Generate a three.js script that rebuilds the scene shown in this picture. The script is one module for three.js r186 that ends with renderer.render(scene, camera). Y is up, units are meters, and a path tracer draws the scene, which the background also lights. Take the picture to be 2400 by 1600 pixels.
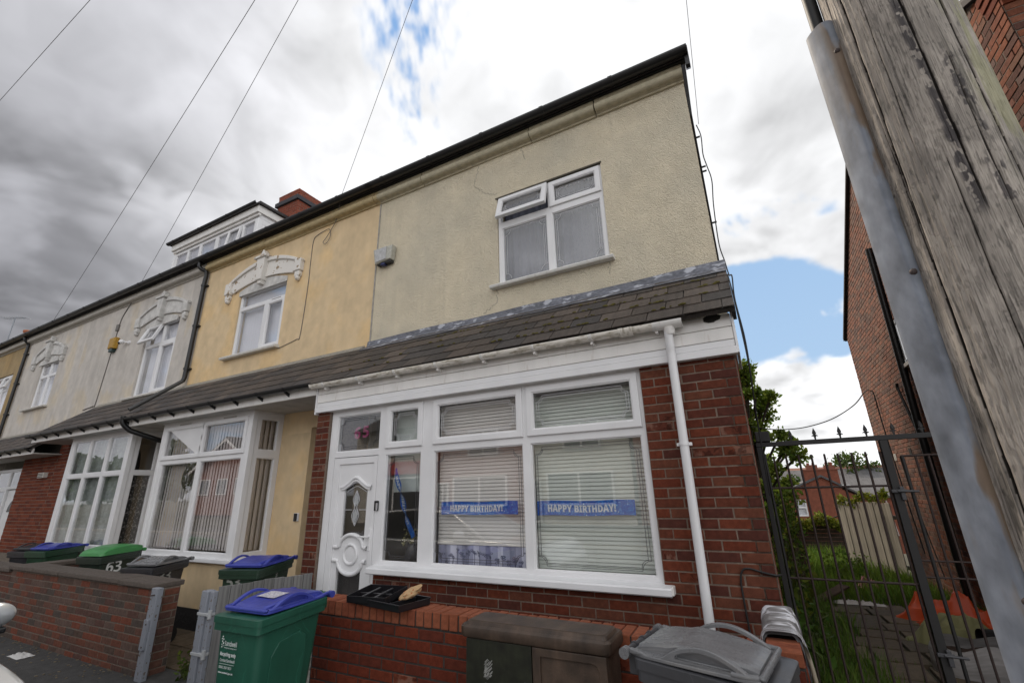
import * as THREE from 'three';
import { mergeGeometries } from 'three/addons/utils/BufferGeometryUtils.js';
import { RoundedBoxGeometry } from 'three/addons/geometries/RoundedBoxGeometry.js';
import { FontLoader } from 'three/addons/loaders/FontLoader.js';
import { TextGeometry } from 'three/addons/geometries/TextGeometry.js';

// ------------------------------------------------------------------ camera, sky, sun, exposure
const scene = new THREE.Scene();
const camera = new THREE.PerspectiveCamera(74.88, 1024 / 682, 0.05, 900);
camera.rotation.order = 'YXZ';
camera.position.set(0, 1.7, 3.9);
camera.rotation.set(0.32093, 0.47745, -0.02747);
const renderer = new THREE.WebGLRenderer({ antialias: true });
renderer.setSize(1024, 682);
renderer.toneMapping = THREE.LinearToneMapping;
renderer.toneMappingExposure = 2.85;
renderer.shadowMap.enabled = true;
renderer.shadowMap.type = THREE.PCFSoftShadowMap;

const clamp = (x, a = 0, b = 1) => Math.min(b, Math.max(a, x));
const sstep = (a, b, x) => { const t = clamp((x - a) / (b - a)); return t * t * (3 - 2 * t); };
const lerp = (a, b, t) => a + (b - a) * t;
function rng(seed) { let a = seed >>> 0; return () => { a = (a + 0x6D2B79F5) >>> 0; let t = a; t = Math.imul(t ^ (t >>> 15), t | 1); t ^= t + Math.imul(t ^ (t >>> 7), t | 61); return ((t ^ (t >>> 14)) >>> 0) / 4294967296; }; }
function hash(x, y, s) { let h = Math.imul(x, 374761393) + Math.imul(y, 668265263) + Math.imul(s, 1442695041); h = Math.imul(h ^ (h >>> 13), 1274126177); return ((h ^ (h >>> 16)) >>> 0) / 4294967296; }
function vnoise(x, y, s = 0, px = 0, py = 0) {   // value noise, periodic when px, py are given
  let xi = Math.floor(x), yi = Math.floor(y); const fx = x - xi, fy = y - yi;
  const u = fx * fx * (3 - 2 * fx), v = fy * fy * (3 - 2 * fy);
  let x1 = xi + 1, y1 = yi + 1;
  if (px) { xi = ((xi % px) + px) % px; x1 = ((x1 % px) + px) % px; }
  if (py) { yi = ((yi % py) + py) % py; y1 = ((y1 % py) + py) % py; }
  return lerp(lerp(hash(xi, yi, s), hash(x1, yi, s), u), lerp(hash(xi, y1, s), hash(x1, y1, s), u), v);
}
function fbm(x, y, oct = 4, s = 0, px = 0, py = 0) { let a = 0.5, t = 0, n = 0; for (let i = 0; i < oct; i++) { t += a * vnoise(x, y, s + i * 17, px, py); n += a; a *= 0.5; x *= 2; y *= 2; px *= 2; py *= 2; } return t / n; }

// the sky: broken cloud with blue gaps, heavy grey cloud down the street
const SUN = [-0.500, 0.745, -0.442];
const SW = 2048, SH = 1024, skyData = new Float32Array(SW * SH * 4);
{
  const D = Math.PI / 180;
  const gap = (az, el, a0, e0, ra, re) => { let d = az - a0; d -= 360 * Math.round(d / 360); const q = (d * Math.cos(el * D) / ra) ** 2 + ((el - e0) / re) ** 2; return Math.exp(-q); };
  for (let j = 0; j < SH; j++) for (let i = 0; i < SW; i++) {
    const el = ((j + 0.5) / SH - 0.5) * 180, ph = ((i + 0.5) / SW - 0.5) * 2 * Math.PI;
    const ce = Math.cos(el * D), dx = Math.cos(ph) * ce, dy = Math.sin(el * D), dz = Math.sin(ph) * ce;
    const az = Math.atan2(dx, -dz) / D;
    let r, g, b;
    if (el < -1) { r = 0.16; g = 0.155; b = 0.15; } else {
      const k = 2.6 / (Math.max(dy, 0) + 0.22), x = dx * k + 11.3, y = dz * k + 4.7;
      const wx = x + 0.5 * (fbm(x * 1.3, y * 1.3, 3, 91) - 0.5), wy = y + 0.5 * (fbm(x * 1.3 + 9, y * 1.3 + 4, 3, 92) - 0.5);
      const n = fbm(wx * 1.5, wy * 1.5, 6, 5), fine = fbm(wx * 6, wy * 6, 6, 33), soft = fbm(wx * 1.1 + 6, wy * 1.1 + 2, 4, 70), lump = fbm(az * 0.16 + 40, el * 0.22 + 9, 6, 37);
      const low = 1 - sstep(24, 38, el);
      let cov = 0.62 + (n - 0.5) * 1.5 + (fine - 0.5) * 0.7;
      const rag = clamp(0.72 + 1.7 * (fbm(az * 0.75 + 0.2 * el + 50, el * 0.55 + 3, 7, 83) - 0.5), 0, 1.7);
      cov -= 0.98 * rag * gap(az, el, -44, 53, 5.0, 8) + 0.70 * rag * gap(az, el, -41.5, 43.5, 3.6, 5);
      cov = lerp(cov, 0.55 + (lump - 0.5) * 2.4 + (fine - 0.5) * 0.35, 0.75 * low);
      cov -= 1.9 * gap(az, el, 4.5, 18.5, 9.5, 6.4) + 0.55 * rag * gap(az, el, 6, 29, 5, 1.6) + 0.5 * gap(az, el, 1.5, 24, 3, 3);
      cov += 0.75 * gap(az, el, 7.5, 25.2, 5, 3.2) + 0.75 * rag * gap(az, el, 10.2, 17.2, 2.0, 1.3) + 0.8 * gap(az, el, 1.0, 25, 3, 2) + 0.9 * gap(az, el, 3.4, 10.6, 3.4, 2.6) + 0.9 * gap(az, el, 8.5, 6.5, 5, 3.6) + 0.5 * gap(az, el, -70, 28, 32, 20) + 0.35 * gap(az, el, -14, 46, 24, 15);
      const c = sstep(lerp(-0.42, -0.08, low), lerp(0.56, 0.30, low), cov + 0.14 * (1 - low));
      // the heavy bank down the street, paler to its top
      const D = sstep(-46, -82, az + 10 * (soft - 0.5)) * sstep(-178, -120, az) * (0.66 + 0.34 * sstep(42, 15, el + 8 * (soft - 0.5)));
      let dark = 0.67 * D + 0.01 + 0.78 * (1 - 0.5 * D) * (soft - 0.46) + 0.30 * (1 - 0.7 * D) * (fine - 0.5) + 0.35 * (1 - 0.6 * D) * (fbm(wx * 2.6 + 1, wy * 2.6 + 5, 5, 58) - 0.5) + 0.20 * gap(az, el, 8, 38, 9, 6) * (0.5 + soft) - 0.30 * gap(az, el, -70, 29, 6, 4) * sstep(0.42, 0.62, fbm(wx * 2.2, wy * 2.2, 4, 8)) - 0.06;
      dark += 0.16 * sstep(0.5, 1.3, cov) * low;
      // cloud faces turned to the sun are the brighter ones: those opposite it most of all
      const opp = (1 - (dx * SUN[0] + dy * SUN[1] + dz * SUN[2])) / 2, w = 0.395 * (0.86 + 0.62 * sstep(0.05, 0.75, opp)) * (1 - clamp(dark, -0.06, 0.84));
      const t = clamp(el / 60), sb = [lerp(0.170, 0.080, t), lerp(0.235, 0.150, t), lerp(0.31, 0.275, t)];
      r = lerp(sb[0], w, c); g = lerp(sb[1], w * 1.005, c); b = lerp(sb[2], w * lerp(1.02, 1.09, D), c);
    }
    const o = (j * SW + i) * 4; skyData[o] = r; skyData[o + 1] = g; skyData[o + 2] = b; skyData[o + 3] = 1;
  }
}
const sky = new THREE.DataTexture(skyData, SW, SH, THREE.RGBAFormat, THREE.FloatType);
sky.mapping = THREE.EquirectangularReflectionMapping; sky.magFilter = sky.minFilter = THREE.LinearFilter; sky.needsUpdate = true;
scene.background = sky; scene.environment = sky;

// the sun stands behind thin cloud, high above and behind the terrace
const sun = new THREE.DirectionalLight(0xfff0dc, 1.5);
sun.position.set(-4 + SUN[0] * 60, SUN[1] * 60, SUN[2] * 60); sun.target.position.set(-4, 0, 0);
sun.castShadow = true; sun.shadow.radius = 30; sun.shadow.mapSize.set(4096, 4096);
Object.assign(sun.shadow.camera, { left: -45, right: 45, top: 45, bottom: -45, near: 1, far: 160 });
scene.add(sun, sun.target);

// ------------------------------------------------------------------ helpers
const taken = {};
const numbered = (n) => { taken[n] = (taken[n] ?? -1) + 1; return taken[n] ? `${n}_${String(taken[n]).padStart(3, '0')}` : n; };
function clean(g) { const o = g.index ? g.toNonIndexed() : g; for (const k of Object.keys(o.attributes)) if (!['position', 'normal', 'uv', 'color'].includes(k)) o.deleteAttribute(k); if (!o.attributes.uv) o.setAttribute('uv', new THREE.BufferAttribute(new Float32Array(o.attributes.position.count * 2), 2)); o.morphAttributes = {}; return o; }
const merge = (l) => { l = [l].flat(9).filter(Boolean); return l.length === 1 ? l[0] : mergeGeometries(l.map(clean), false); };
function muv(g, s = 1, du = 0, dv = 0) {          // uv in metres, by the axis a face looks along
  const p = g.attributes.position, n = g.attributes.normal, u = new Float32Array(p.count * 2);
  for (let i = 0; i < p.count; i++) {
    const a = Math.abs(n.getX(i)), b = Math.abs(n.getY(i)), c = Math.abs(n.getZ(i)), x = p.getX(i), y = p.getY(i), z = p.getZ(i);
    const [s0, t0] = a > b && a > c ? [z, y] : b > c ? [x, z] : [x, y];
    u[2 * i] = s0 * s + du; u[2 * i + 1] = t0 * s + dv;
  }
  g.setAttribute('uv', new THREE.BufferAttribute(u, 2)); return g;
}
function M(name, geo, material, parent = scene, pos) {
  const m = new THREE.Mesh(Array.isArray(geo) ? merge(geo) : geo, material);
  m.name = parent === scene ? numbered(name) : name; m.castShadow = m.receiveShadow = true;
  if (pos) m.position.set(...pos); parent.add(m); return m;
}
function G(name, label, category, pos = [0, 0, 0], turn = 0, group) {
  const g = new THREE.Group(); g.name = numbered(name); g.position.set(...pos); g.rotation.y = turn;
  g.userData = { label, category }; if (group) g.userData.group = group; scene.add(g); return g;
}
const tag = (m, label, category, group) => { m.userData.label = label; m.userData.category = category; if (group) m.userData.group = group; return m; };
const struct = (m) => { m.userData.kind = 'structure'; return m; };
const stuff = (m) => { m.userData.kind = 'stuff'; return m; };
const bx = (x0, x1, y0, y1, z0, z1) => muv(new THREE.BoxGeometry(x1 - x0, y1 - y0, z1 - z0).translate((x0 + x1) / 2, (y0 + y1) / 2, (z0 + z1) / 2));
const rb = (x0, x1, y0, y1, z0, z1, r = 0.008, s = 2) => muv(new RoundedBoxGeometry(x1 - x0, y1 - y0, z1 - z0, s, Math.min(r, 0.49 * Math.min(x1 - x0, y1 - y0, z1 - z0))).translate((x0 + x1) / 2, (y0 + y1) / 2, (z0 + z1) / 2));
const V = (x, y, z) => new THREE.Vector3(x, y, z);
function cyl(a, b, r0, r1 = r0, seg = 14, open = false) {
  const A = V(...a), B = V(...b), L = A.distanceTo(B), g = new THREE.CylinderGeometry(r1, r0, L, seg, 1, open);
  g.applyQuaternion(new THREE.Quaternion().setFromUnitVectors(V(0, 1, 0), B.clone().sub(A).normalize())); g.translate((a[0] + b[0]) / 2, (a[1] + b[1]) / 2, (a[2] + b[2]) / 2); return g;
}
const tube = (pts, r, seg = 40, rad = 6, tension = 0.5) => new THREE.TubeGeometry(new THREE.CatmullRomCurve3(pts.map((p) => V(...p)), false, 'catmullrom', tension), seg, r, rad);
const shp = (pts, holes = []) => { const s = new THREE.Shape(pts.map((p) => new THREE.Vector2(...p))); for (const h of holes) s.holes.push(new THREE.Path(h.map((p) => new THREE.Vector2(...p)))); return s; };
const rect = (x0, x1, y0, y1) => [[x0, y0], [x1, y0], [x1, y1], [x0, y1]];
function ext(pts, holes, z0, z1, bev = 0) {        // outline in x, y; from z0 to z1
  const g = new THREE.ExtrudeGeometry(shp(pts, holes), { depth: z1 - z0 - 2 * bev, bevelEnabled: bev > 0, bevelSize: bev, bevelOffset: -bev, bevelThickness: bev, bevelSegments: 2, curveSegments: 10 });
  return muv(g.translate(0, 0, z0 + bev));
}
function exX(prof, x0, x1, bev = 0) {              // profile of [z, y] drawn along x
  const g = new THREE.ExtrudeGeometry(shp(prof.map(([z, y]) => [-z, y])), { depth: x1 - x0 - 2 * bev, bevelEnabled: bev > 0, bevelSize: bev, bevelOffset: -bev, bevelThickness: bev, bevelSegments: 1 });
  return muv(g.translate(0, 0, bev).rotateY(Math.PI / 2).translate(x0, 0, 0));
}
function grid(nu, nv, fn, close = false) {          // surface from fn(u, v) => [x, y, z]
  const pos = [], uv = [], idx = [];
  for (let j = 0; j <= nv; j++) for (let i = 0; i <= nu; i++) { pos.push(...fn(i / nu, j / nv)); uv.push(i / nu, j / nv); }
  for (let j = 0; j < nv; j++) for (let i = 0; i < nu; i++) { const a = j * (nu + 1) + i, b = a + 1, c = a + nu + 1, d = c + 1; idx.push(a, b, d, a, d, c); }
  const g = new THREE.BufferGeometry(); g.setAttribute('position', new THREE.Float32BufferAttribute(pos, 3)); g.setAttribute('uv', new THREE.Float32BufferAttribute(uv, 2)); g.setIndex(idx); g.computeVertexNormals(); return g;
}
const halfGutter = (zc, yc, r, x0, x1) => { const o = [], n = 10; for (let i = 0; i <= n; i++) { const a = Math.PI + Math.PI * i / n; o.push([zc + r * Math.cos(a), yc + r * Math.sin(a)]); } for (let i = n; i >= 0; i--) { const a = Math.PI + Math.PI * i / n, q = r - 0.006; o.push([zc + q * Math.cos(a), yc + q * Math.sin(a)]); } return exX(o, x0, x1); };

// ------------------------------------------------------------------ textures and materials
function tex(w, h, fn, srgb = true) {
  const d = new Uint8Array(w * h * 4);
  for (let j = 0; j < h; j++) for (let i = 0; i < w; i++) { const c = fn(i / w, j / h, i, j), o = (j * w + i) * 4; if (typeof c === 'number') d[o] = d[o + 1] = d[o + 2] = clamp(c) * 255; else { d[o] = clamp(c[0]) * 255; d[o + 1] = clamp(c[1]) * 255; d[o + 2] = clamp(c[2]) * 255; } d[o + 3] = 255; }
  const t = new THREE.DataTexture(d, w, h); t.wrapS = t.wrapT = THREE.RepeatWrapping; t.magFilter = THREE.LinearFilter; t.minFilter = THREE.LinearMipmapLinearFilter; t.generateMipmaps = true; t.colorSpace = srgb ? THREE.SRGBColorSpace : THREE.NoColorSpace; t.needsUpdate = true; return t;
}
const rep = (t, rx, ry = rx, ox = 0, oy = 0) => { const c = t.clone(); c.repeat.set(rx, ry); c.offset.set(ox, oy); c.needsUpdate = true; return c; };
const gray = (v) => [v, v, v];
const lin = (r, g, b) => new THREE.Color().setRGB(r, g, b);
const mat = (c, rough = 0.7, o = {}) => new THREE.MeshStandardMaterial({ color: Array.isArray(c) ? lin(...c) : c, roughness: rough, metalness: 0, ...o });
const phy = (c, rough = 0.7, o = {}) => new THREE.MeshPhysicalMaterial({ color: Array.isArray(c) ? lin(...c) : c, roughness: rough, ...o });
function canvasTex(w, h, draw) { const c = document.createElement('canvas'); c.width = w; c.height = h; draw(c.getContext('2d'), w, h); const t = new THREE.CanvasTexture(c); t.colorSpace = THREE.SRGBColorSpace; t.magFilter = THREE.LinearFilter; return t; }

// mottled greys that multiply a base colour: tMott (soft), tGrit (sandy), tStreak (downward weather streaks)
const tMott = tex(512, 512, (u, v) => gray(0.78 + 0.22 * fbm(u * 8, v * 8, 6, 3, 8, 8)));
const tGrit = tex(512, 512, (u, v, i, j) => gray(0.62 + 0.24 * fbm(u * 16, v * 16, 4, 7, 16, 16) + 0.20 * hash(i, j, 9)));
const tStreak = tex(512, 512, (u, v) => { const s = fbm(u * 32, v * 3, 4, 21, 32, 3), m = fbm(u * 6, v * 6, 5, 23, 6, 6); return gray(0.60 + 0.26 * s + 0.2 * m); });
const bPebble = tex(1024, 1024, (u, v) => { let d = 1; const n = 44, x = u * n, y = v * n, xi = Math.floor(x), yi = Math.floor(y); for (let a = -1; a < 2; a++) for (let b = -1; b < 2; b++) { const cx = (xi + a + n) % n, cy = (yi + b + n) % n; const dx = xi + a + 0.15 + 0.7 * hash(cx, cy, 1) - x, dy = yi + b + 0.15 + 0.7 * hash(cx, cy, 2) - y; const q = Math.hypot(dx, dy) / (0.45 + 0.5 * hash(cx, cy, 3)); if (q < d) d = q; } return clamp(1 - d * d) * 0.75 + 0.25 * fbm(u * 24, v * 24, 3, 5, 24, 24); }, false);
const bFine = tex(256, 256, (u, v, i, j) => 0.6 * fbm(u * 24, v * 24, 4, 51, 24, 24) + 0.4 * hash(i, j, 5), false);
const bWave = tex(256, 256, (u, v) => fbm(u * 6, v * 6, 4, 77, 6, 6), false);

const upvc = phy([0.80, 0.797, 0.805], 0.30, { map: rep(tex(256, 256, (u, v) => gray(0.93 + 0.07 * fbm(u * 6, v * 6, 5, 141, 6, 6))), 0.7), specularIntensity: 0.7 });
const tSoft = tex(512, 512, (u, v) => { const a = fbm(u * 14, v * 5, 5, 131, 14, 5), d = sstep(0.62, 0.80, fbm(u * 40, v * 6, 4, 137, 40, 6)); return [0.91 + 0.09 * a - 0.05 * d, 0.905 + 0.09 * a - 0.06 * d, 0.895 + 0.09 * a - 0.07 * d]; });
const upvcDirty = phy([0.86, 0.85, 0.84], 0.45, { map: rep(tSoft, 0.6, 0.6) });
const upvcGrime = phy([0.93, 0.91, 0.87], 0.5, { map: tex(1024, 128, (u, v) => { const a = fbm(u * 90, v * 5, 5, 11, 90, 0), b = fbm(u * 34, v * 3, 4, 17, 34, 0); const d = sstep(0.5, 0.72, a) * 0.42 + sstep(0.52, 0.75, b) * 0.42; return [0.93 - 0.34 * d, 0.92 - 0.37 * d, 0.90 - 0.42 * d]; }) });
const gutterBlack = phy([0.008, 0.008, 0.009], 0.35);
const darkVoid = mat([0.02, 0.018, 0.016], 0.9);
const roomMat = mat([0.42, 0.40, 0.36], 0.9);
const glass = phy([1, 1, 1], 0.0, { transmission: 1, thickness: 0, ior: 1.75 });
const leadWhite = mat([0.55, 0.55, 0.57], 0.4), leadDark = mat([0.07, 0.07, 0.075], 0.4);
const curtainWhite = mat([0.62, 0.62, 0.66], 0.9, { side: THREE.DoubleSide });
const blackMetal = phy([0.012, 0.011, 0.011], 0.6), rustMetal = mat([0.030, 0.017, 0.014], 0.7, { bumpMap: rep(bFine, 20), bumpScale: 0.001 });
const cableBlack = mat([0.012, 0.012, 0.012], 0.6);
const galv = phy([0.33, 0.36, 0.40], 0.5, { metalness: 0.35, map: rep(tMott, 3, 1.2) });
const concrete = mat([0.34, 0.32, 0.29], 0.9, { map: rep(tGrit, 1.3), bumpMap: rep(bFine, 4), bumpScale: 0.002 });

// bricks: a few shapes and tones, each brick a mesh of its own
function brickGeo(L, H, seed, D = 0.016, c = 0.004) {
  const R = rng(seed), j = (s) => (R() - 0.5) * s, a = L / 2, b = H / 2, fz = 0.005 + j(0.003), pos = [];
  const ring = (x, y, z, w) => [[-x + j(w), -y + j(w), z], [x + j(w), -y + j(w), z], [x + j(w), y + j(w), z], [-x + j(w), y + j(w), z]];
  const r0 = ring(a, b, -D, 0), r1 = ring(a, b, fz - c, 0.003), r2 = ring(a - c, b - c, fz, 0.003);
  const quad = (p, q, r, s) => pos.push(...p, ...q, ...r, ...p, ...r, ...s);
  for (let i = 0; i < 4; i++) { const k = (i + 1) % 4; quad(r0[i], r0[k], r1[k], r1[i]); quad(r1[i], r1[k], r2[k], r2[i]); }
  quad(...r2);
  const g = new THREE.BufferGeometry(); g.setAttribute('position', new THREE.Float32BufferAttribute(pos, 3)); g.computeVertexNormals(); return muv(g, 1, R() * 3, R() * 3);
}
const brickSet = (L, H, n, seed) => Array.from({ length: n }, (_, i) => brickGeo(L, H, seed + i * 7));
const STRETCH = brickSet(0.215, 0.065, 6, 100);
const brickMats = (list, o = {}) => list.map((c) => phy(c, 0.9, { specularIntensity: 0.35, map: rep(tGrit, 2.2), bumpMap: rep(bFine, 6), bumpScale: 0.0018, ...o }));
const tmpV = V(0, 0, 0);
function inView(x, y, z) { tmpV.set(x, y, z).applyMatrix4(camera.matrixWorldInverse); const d = -tmpV.z; if (d < 0.2) return null; const f = 0.5 / Math.tan(74.88 * Math.PI / 360); return [tmpV.x / d * f / 1.5, tmpV.y / d * f, d]; }
camera.updateMatrixWorld();
// spans(y) lists [a, b] along the wall for the course at height y; bricks lie in the wall mesh's own x, y with z out of it
function bricks(wall, y0, y1, spans, mats, { course = 0.075, len = 0.225, seed = 1, limit = 300, score, skip, shift = 0 } = {}) {
  const R = rng(seed), list = [];
  const rows = Math.floor((y1 - y0) / course + 0.5);
  for (let r = 0; r < rows; r++) {
    const yc = y0 + (r + 0.5) * course;
    for (const [a, b] of spans(yc)) {
      let x = Math.floor(a / len) * len - (r % 2 ? len / 2 : 0) + shift;
      for (; x < b; x += len) {
        const p = Math.max(x, a), q = Math.min(x + len, b); if (q - p < 0.035) continue;
        const e = { x: (p + q) / 2, y: yc, w: (q - p - 0.01) / 0.215, g: Math.floor(R() * 6), m: Math.floor(R() * mats.length), dx: (R() - 0.5) * 0.004, dz: (R() - 0.5) * 0.003, rz: (R() - 0.5) * 0.01 };
        if (skip && skip(e)) continue; if (score) e.s = score(e); list.push(e);
      }
    }
  }
  if (score) list.sort((p, q) => q.s - p.s);
  const hs = (course - 0.01) / 0.065, rest = [];
  list.forEach((e, i) => {
    if (i < limit) { const m = M('brick', STRETCH[e.g], mats[e.m], wall, [e.x + e.dx, e.y, e.dz]); m.scale.set(e.w, hs, 1); m.rotation.z = e.rz; } else {
      const g = STRETCH[e.g].clone(); g.scale(e.w, hs, 1); g.rotateZ(e.rz); g.translate(e.x + e.dx, e.y, e.dz);
      const c = mats[e.m].color, n = g.attributes.position.count, col = new Float32Array(n * 3); for (let k = 0; k < n; k++) { col[3 * k] = c.r; col[3 * k + 1] = c.g; col[3 * k + 2] = c.b; } g.setAttribute('color', new THREE.BufferAttribute(col, 3)); rest.push(g);
    }
  });
  if (rest.length) stuff(M('brickwork', mergeGeometries(rest), mat([1, 1, 1], 0.88, { vertexColors: true, map: rep(tGrit, 2.2), bumpMap: rep(bFine, 6), bumpScale: 0.0018 }), wall));
  return list.length;
}
const minus = (a, b, cuts) => { let l = [[a, b]]; for (const [p, q] of cuts) l = l.flatMap(([s, e]) => (q <= s || p >= e ? [[s, e]] : [[s, p], [q, e]].filter(([u, v]) => v - u > 0.02))); return l; };

const mortar65 = mat([0.27, 0.20, 0.155], 0.95, { map: rep(tGrit, 3), bumpMap: rep(bFine, 8), bumpScale: 0.002 });
const mortarDark = mat([0.06, 0.052, 0.045], 0.95, { map: rep(tGrit, 3), bumpMap: rep(bFine, 8), bumpScale: 0.002 });
const mortarOld = mat([0.24, 0.195, 0.155], 0.95, { map: rep(tGrit, 3), bumpMap: rep(bFine, 8), bumpScale: 0.002 });
const brick65 = brickMats([[0.180, 0.045, 0.024], [0.152, 0.040, 0.023], [0.200, 0.052, 0.027], [0.140, 0.041, 0.026], [0.168, 0.050, 0.029], [0.120, 0.040, 0.029], [0.185, 0.064, 0.038]]);
const brickGarden = brickMats([[0.19, 0.040, 0.020], [0.165, 0.035, 0.018], [0.205, 0.045, 0.022], [0.15, 0.036, 0.021]]);
const salty = (r, g, b, sd) => phy([1, 1, 1], 0.92, { specularIntensity: 0.3, bumpMap: rep(bFine, 6), bumpScale: 0.002, map: rep(tex(256, 256, (u, v, i, j) => { const a = fbm(u * 5, v * 5, 5, sd, 5, 5), n = 0.8 + 0.3 * hash(i, j, 4) * 0.6 + 0.3 * (fbm(u * 20, v * 20, 3, sd + 3, 20, 20) - 0.5), w = 0.45 * sstep(0.54, 0.68, a), c = 0.6 * sstep(0.60, 0.64, fbm(u * 9 + 3, v * 9, 4, sd + 7, 9, 9)); return [lerp(r * n, 0.58, w) * (1 - 0.45 * c), lerp(g * n, 0.50, w) * (1 - 0.5 * c), lerp(b * n, 0.45, w) * (1 - 0.5 * c)]; }), 2.4) });
const brick65Worn = [...brick65, ...brick65, salty(0.44, 0.235, 0.17, 171), salty(0.40, 0.22, 0.17, 173)];
const brickGardenWorn = [...brickGarden, ...brickGarden, ...brickGarden, salty(0.46, 0.23, 0.16, 177)];
const brickOrange = brickMats([[0.36, 0.115, 0.06], [0.33, 0.10, 0.055], [0.39, 0.13, 0.07]]);
const brickOld = brickMats([[0.200, 0.100, 0.074], [0.160, 0.086, 0.070], [0.230, 0.090, 0.060], [0.145, 0.096, 0.077], [0.185, 0.122, 0.100], [0.26, 0.088, 0.056], [0.125, 0.098, 0.084]]);
const brickGable = brickMats([[0.27, 0.098, 0.058], [0.23, 0.090, 0.058], [0.31, 0.110, 0.060], [0.20, 0.104, 0.074], [0.26, 0.130, 0.088], [0.16, 0.076, 0.058], [0.33, 0.130, 0.078]]);
const brickPorch = brickMats([[0.25, 0.066, 0.034], [0.21, 0.055, 0.030], [0.28, 0.075, 0.040], [0.18, 0.05, 0.032]]);
const brickChim = brickMats([[0.32, 0.085, 0.05], [0.28, 0.075, 0.045], [0.36, 0.10, 0.06]]);
// ------------------------------------------------------------------ shared building parts
const rebase = (g, x, y, z) => { for (const c of g.children) { c.position.x -= x; c.position.y -= y; c.position.z -= z; } g.position.set(x, y, z); return g; };
function leadLines([x0, x1, y0, y1], w = 0.004, i0 = 0.035, i1 = 0.058, sides = false) {
  const o = [], bar = (ax, ay, bx_, by) => { const L = Math.hypot(bx_ - ax, by - ay); o.push(new THREE.BoxGeometry(L + w, w, 0.002).rotateZ(Math.atan2(by - ay, bx_ - ax)).translate((ax + bx_) / 2, (ay + by) / 2, 0)); };
  const s = Math.min(0.075, (x1 - x0) * 0.16, (y1 - y0) * 0.16);
  for (const [i, k] of [[i0, s], [i1, s * 0.75]]) {
    const a = x0 + i, b = x1 - i, c = y0 + i, d = y1 - i;
    if (!sides) { bar(a + k, c, b - k, c); bar(a + k, d, b - k, d); } const keep = (sx) => !sides || sx === sides; if (keep(1)) bar(a, c + k, a, d - k); if (keep(-1)) bar(b, c + k, b, d - k);
    if (!sides || k === s) for (const [cx, cy, sx, sy] of [[a, c, 1, 1], [b, c, -1, 1], [a, d, 1, -1], [b, d, -1, -1]]) if (keep(sx)) for (let q = 0; q < 5; q++) { const t0 = q / 5 * Math.PI / 2, t1 = (q + 1) / 5 * Math.PI / 2; bar(cx + sx * k * Math.cos(t0), cy + sy * k * Math.sin(t0), cx + sx * k * Math.cos(t1), cy + sy * k * Math.sin(t1)); }
  }
  return muv(merge(o));
}
// a glazed frame: cells are glass rectangles [x0, x1, y0, y1] in the frame's own x and y; z is out of the wall
function win(parent, outline, cells, { pos = [0, 0, 0], turn = 0, depth = 0.07, material = upvc, name = 'window', extraHoles = [] } = {}) {
  const holes = cells.map((c) => { const e = c.sash ? 0.05 : 0, [a, b, d, f] = c.r; return rect(a - e, b + e, d - e, f + e); });
  const w = M(name, ext(outline, [...holes, ...extraHoles], -depth, 0, 0.005), material, parent, pos); w.rotation.y = turn;
  for (const c of cells) {
    const [a, b, d, f] = c.r, cx = (a + b) / 2;
    const bead = ext(rect(a - 0.004, b + 0.004, d - 0.004, f + 0.004), [rect(a + 0.010, b - 0.010, d + 0.010, f - 0.010)], -0.032, c.sash ? 0.0 : -0.012, 0.004);
    const top = f + (c.sash ? 0.062 : 0);
    const put = (m) => { m.position.set(cx, top, 0); if (c.open) { m.rotation.x = -c.open; m.position.z = 0.02; } return m; };
    const loc = (g) => g.translate(-cx, -top, 0);
    if (c.sash) put(M('sash', loc(merge([ext(rect(a - 0.062, b + 0.062, d - 0.062, f + 0.062), [rect(a, b, d, f)], -0.03, 0.022, 0.007), bead.translate(0, 0, 0.012)])), material, w));
    else put(M('glazing_bead', loc(bead), material, w));
    put(M('pane', loc(bx(a - 0.003, b + 0.003, d - 0.003, f + 0.003, -0.026, -0.022)), glass, w));
    if (c.lead) for (const sd of c.sides ? [1, -1] : [0]) put(M('lead_strip', loc(leadLines(c.r, 0.004, 0.035, 0.058, sd).translate(0, 0, -0.020)), c.lead === 'white' ? leadWhite : leadDark, w));
  }
  return w;
}
// a closed dark room behind an opening
const room = (parent, x0, x1, y0, y1, z0, z1, m = roomMat) => M('room_lining', [bx(x0, x1, y0, y1, z0 - 0.05, z0), bx(x0 - 0.05, x0, y0, y1, z0, z1), bx(x1, x1 + 0.05, y0, y1, z0, z1), bx(x0, x1, y0 - 0.05, y0, z0, z1), bx(x0, x1, y1, y1 + 0.05, z0, z1)], m, parent);
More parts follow.
